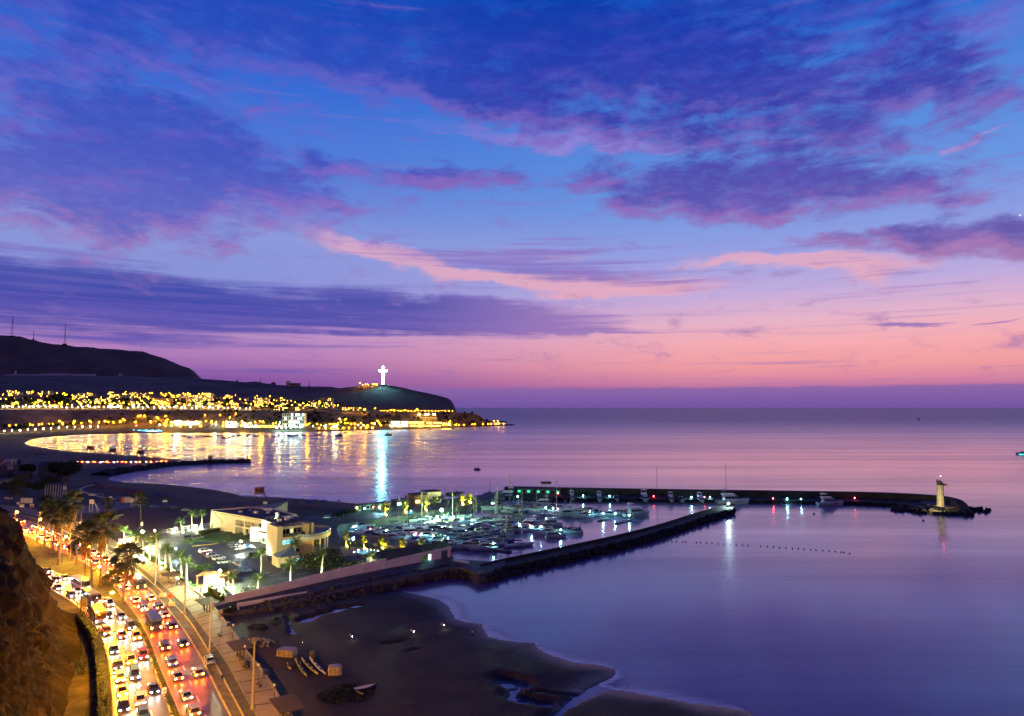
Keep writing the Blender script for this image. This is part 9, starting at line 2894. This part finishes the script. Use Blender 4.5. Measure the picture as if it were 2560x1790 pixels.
MB().tube([(0, 0, 0), (0, 0, 0.8), (0, 0, 1.7)], [0.62, 0.66, 0.62], 14).build('body', mat('wicker', (0.30, 0.24, 0.14), 0.9, var=0.3, vscale=5), t)
for z in (0.1, 0.85, 1.6): MB().tube([(0, 0, z), (0, 0, z + 0.07)], 0.68, 14).build('hoop', M_WOOD, t)
def kayak(px0, py0, px1, py1, m, label, B=0.75):
 a, b = zb(px0, py0), zb(px1, py1)
 L_ = (b - a).length; t = empty('kayak', (a + b) / 2 + Vector((0, 0, 0.05)), math.atan2(b.y - a.y, b.x - a.x)); tag(t, label, 'kayak', 'kayaks lying on the sand')
 n = 12; vs = []
 for i in range(n + 1):
  u = i / n; x = -L_ / 2 + L_ * u; w = B / 2 * max(0.04, math.sin(PI * min(1, max(0, 0.03 + 0.94 * u))) ** 0.6); z = 0.35 + 0.30 * abs(2 * u - 1) ** 3
  vs += [(x, 0, 0.02 + 0.25 * abs(2 * u - 1) ** 3), (x, -w * 0.8, z * 0.45), (x, -w, z * 0.9), (x, -w * 0.6, z), (x, 0, z + 0.05), (x, w * 0.6, z), (x, w, z * 0.9), (x, w * 0.8, z * 0.45)]
 mb = MB(); mb.add(vs, [(8 * i + k, 8 * i + (k + 1) % 8, 8 * i + 8 + (k + 1) % 8, 8 * i + 8 + k) for i in range(n) for k in range(8)] + [tuple(range(7, -1, -1)), tuple(8 * n + k for k in range(8))])
 mb.build('hull', m, t, smooth=True)
 for k in (-0.22, 0.0, 0.22):
  MB().tube([(L_ * k - 0.35, 0, 0.405), (L_ * k + 0.35, 0, 0.405)], [0.20, 0.20], 8).build('cockpit', M_BLK, t)
M_KY = mat('yellow_kayak', (0.55, 0.45, 0.02), 0.45, var=0.1); M_KW = mat('white_pink_kayak', (0.65, 0.55, 0.50), 0.4, var=0.1); M_KG = mat('green_yellow_kayak', (0.32, 0.32, 0.04), 0.5, var=0.2)
kayak(738, 1653, 767, 1695, M_KG, 'olive-yellow kayak, longest one on the left of three')
kayak(754, 1652, 795, 1690, M_KY, 'bright yellow kayak in the middle of three')
kayak(774, 1649, 814, 1690, M_KW, 'white and pink kayak, rightmost on the sand')
kayak(741, 1651, 752, 1664, M_KY, 'short curved yellow craft lying between the two left kayaks', 0.5)
kayak(718, 1664, 727, 1677, M_KY, 'small curved yellow craft lying apart left of the kayaks', 0.5)
r = random.Random(66)
t = empty('stone_pile', zb(630, 1610)); tag(t, 'heap of pale rounded stones beside the near shelter', 'stone pile')
SM = [rock_mesh(60 + i, mat('pale_stone', (0.42, 0.38, 0.30), 0.8, var=0.2, vscale=2), 'stone') for i in range(4)]
for k in range(150):
 a = r.uniform(0, 2 * PI); q = r.random() ** 0.7
 x, y = 4.4 * q * math.cos(a), 3.0 * q * math.sin(a)
 o = bpy.data.objects.new('stone', SM[r.randrange(4)]); C.objects.link(o); o.parent = t
 o.location = (x + 0.8, y, 1.3 * (1 - q) + 0.1); s_ = r.uniform(0.18, 0.36); o.scale = (s_,) * 3; o.rotation_euler = (r.random() * 6, r.random() * 6, r.random() * 6)
bm_ = MB(); bm_.ball((0, 0, 0.08), 0.30, 7, 5); BM = bm_.mesh('buoy', M_BLK)
bl = [(1604, 1350), (1618, 1350.4), (1633, 1351), (1649, 1351.6), (1662, 1352.2), (1680, 1353), (1691, 1353.6), (1707, 1354.4), (1715, 1354.8), (1741, 1356), (1751, 1356.5), (1766, 1357.4), (1780, 1358.4), (1796, 1359.2), (1810, 1360), (1827, 1361), (1841, 1362), (1856, 1363), (1870, 1364),
      (1901, 1366), (1918, 1367), (1934, 1368), (1949, 1369), (1965, 1370), (1981, 1371), (1996, 1372), (2010, 1373), (2027, 1374.4), (2040, 1375.2), (2057, 1376.4), (2073, 1377.6), (2088, 1379), (2103, 1380.4), (2110, 1381), (2124, 1384)]
for k, (x, y) in enumerate(bl):
 o = bpy.data.objects.new('buoy', BM); C.objects.link(o); o.location = G(x, y, 0); tag(o, 'small black buoy in the floating line, %s from the left' % ordn(k), 'buoy', 'buoys of the floating line')
for (x, y, lb) in [(2035, 1285, 'single dark buoy below the lone moored yacht'), (2308, 1302, 'single dark buoy left of the lighthouse reflection')]:
 o = bpy.data.objects.new('buoy', BM); C.objects.link(o); o.location = G(x, y, 0); o.scale = (1.9,) * 3; tag(o, lb, 'buoy')
for (x0, y0, x1, y1, lb) in [(890, 1731, 908, 1739, 'thin pale plank in the dark scrub')]:
 a, b = zb(x0, y0), zb(x1, y1); o = MB().bar(a + Vector((0, 0, 0.3)), b + Vector((0, 0, 0.3)), 0.15).build('plank', M_CPOLE); tag(o, lb, 'plank')
g = zb(913, 1725); t = empty('small_boat', g, 0.4); tag(t, 'dark blue boat hull under a cover in the scrub', 'boat'); hull(4.5, 1.6, 0.8, M_HULLN, t)

def person(loc, rz, label, shirt, trousers, h=1.72, stride=0.25, arm=0.3, torch=False):
 t = empty('person', loc, rz); tag(t, label, 'person')
 k = h / 1.72
 V = [(0, 0, 0.95), (0, 0, 1.15), (0, 0, 1.38), (0, 0, 1.50), (0.01, 0, 1.62),             # 0 pelvis 1 waist 2 chest 3 neck 4 head
         (0, 0.19, 1.40), (-arm * 0.4, 0.25, 1.14), (-arm * 0.2 + 0.02, 0.25, 0.90), (-arm * 0.1 + 0.05, 0.25, 0.80),
         (0, -0.19, 1.40), (arm * 0.5, -0.25, 1.15), (arm * 1.2, -0.22, 0.98), (arm * 1.4, -0.21, 0.94),
         (stride * 0.25, 0.10, 0.90), (stride * 0.6, 0.10, 0.48), (stride * 0.8, 0.10, 0.08), (stride * 0.8 + 0.16, 0.11, 0.03),
         (-stride * 0.2, -0.10, 0.90), (-stride * 0.3, -0.10, 0.48), (-stride * 1.0, -0.10, 0.10), (-stride * 1.0 + 0.15, -0.11, 0.03), (0.015, 0, 1.74)]
 E = [(0, 1), (1, 2), (2, 3), (3, 4), (4, 21), (2, 5), (5, 6), (6, 7), (7, 8), (2, 9), (9, 10), (10, 11), (11, 12), (0, 13), (13, 14), (14, 15), (15, 16), (0, 17), (17, 18), (18, 19), (19, 20)]
 R = [0.15, 0.13, 0.16, 0.06, 0.10, 0.07, 0.05, 0.04, 0.035, 0.07, 0.05, 0.04, 0.035, 0.10, 0.07, 0.05, 0.04, 0.10, 0.07, 0.05, 0.04, 0.075]
 me = bpy.data.meshes.new('body'); me.from_pydata([(x * k, y * k, z * k) for x, y, z in V], E, [])
 o = bpy.data.objects.new('body', me); C.objects.link(o); o.parent = t
 sk = o.modifiers.new('skin', 'SKIN')
 for i, rr in enumerate(R):
  me.skin_vertices[0].data[i].radius = (rr * k, rr * k * (1.25 if i in (0, 1, 2) else 1))
 me.skin_vertices[0].data[0].use_root = True
 su = o.modifiers.new('sub', 'SUBSURF'); su.levels = 1; su.render_levels = 1
 m = bpy.data.materials.new('clothes'); m.use_nodes = True; nt = NT(m.node_tree); p = nt.n['Principled BSDF']; p.inputs['Roughness'].default_value = 0.85
 tcn = nt.n.new('ShaderNodeTexCoord'); _, _, zz = nt.sep(tcn.outputs['Object'])
 c = nt.mix(nt.math('GREATER_THAN', zz, 0.98 * k), (*trousers, 1), (*shirt, 1)); c = nt.mix(nt.math('GREATER_THAN', zz, 1.50 * k), c, (0.35, 0.20, 0.13, 1)); c = nt.mix(nt.math('LESS_THAN', zz, 0.09 * k), c, (0.02, 0.02, 0.02, 1))
 nt.link(c, p.inputs['Base Color']); me.materials.append(m)
 hm = MB(); hm.ball((-0.015 * k, 0, 1.70 * k), 0.105 * k, 8, 6); hm.build('hair', mat('dark_hair', (0.015, 0.01, 0.008), 0.8, var=0), t)
 return t
def torch(person_o, loc, label):
 t = empty('torch', loc); tag(t, label, 'torch')
 MB().tube([(0, 0, 0), (0.12, 0, -0.03)], [0.03, 0.045], 7).build('barrel', M_BLK, t)
 mb = MB(); mb.ball((0.15, 0, -0.04), 0.06, 7, 5); mb.build('bulb', emi('torch_bulb', (1.0, 0.85, 0.75), 260.0), t)
for k, (x, y, rz, lb, sh) in enumerate([(757, 1616, 2.9, 'walker with a torch at the left end of the strollers on the dark sand', (0.3, 0.1, 0.1)), (875, 1600, 0.1, 'walker with a torch in the middle of the dark beach', (0.5, 0.5, 0.55)),
          (1028, 1588, 0.2, 'walker with a torch heading for the water', (0.45, 0.4, 0.4)), (1105, 1572, 0.3, 'walker with a torch nearest the water', (0.5, 0.3, 0.3))]):
 g = zb(x, y); p = person(g, rz, lb, sh, (0.03, 0.03, 0.05))
 R_ = Matrix.Rotation(rz, 4, 'Z'); h = R_ @ Vector((0.42, -0.21, 0.97)); torch(p, g + h, 'small torch held by the ' + lb.split(' at ')[0].split(' in ')[0].split(' heading')[0].split(' nearest')[0] + [' on the left', ' in the middle', ' heading seaward', ' closest to the sea'][k])
g = zb(1181, 1592); person(g, 1.2, 'lone person in a pale shirt standing by the swash', (0.65, 0.45, 0.38), (0.01, 0.01, 0.02), stride=0.05)
for (x, y, rz, lb, sh) in [(534, 1627, 0.6, 'person in a blue jacket standing behind the concrete pole', (0.10, 0.14, 0.35)), (556, 1706, 2.2, 'dark clothed pedestrian walking on the cycle path', (0.03, 0.03, 0.04)), (508, 1524, 0.4, 'pedestrian by the shelter at the driveway corner', (0.3, 0.25, 0.2)), (390, 1432, 2.0, 'pedestrian on the promenade left of the far shelter', (0.08, 0.08, 0.10))]:
 person(G(x, y, 3.05), rz, lb, sh, (0.03, 0.04, 0.08))
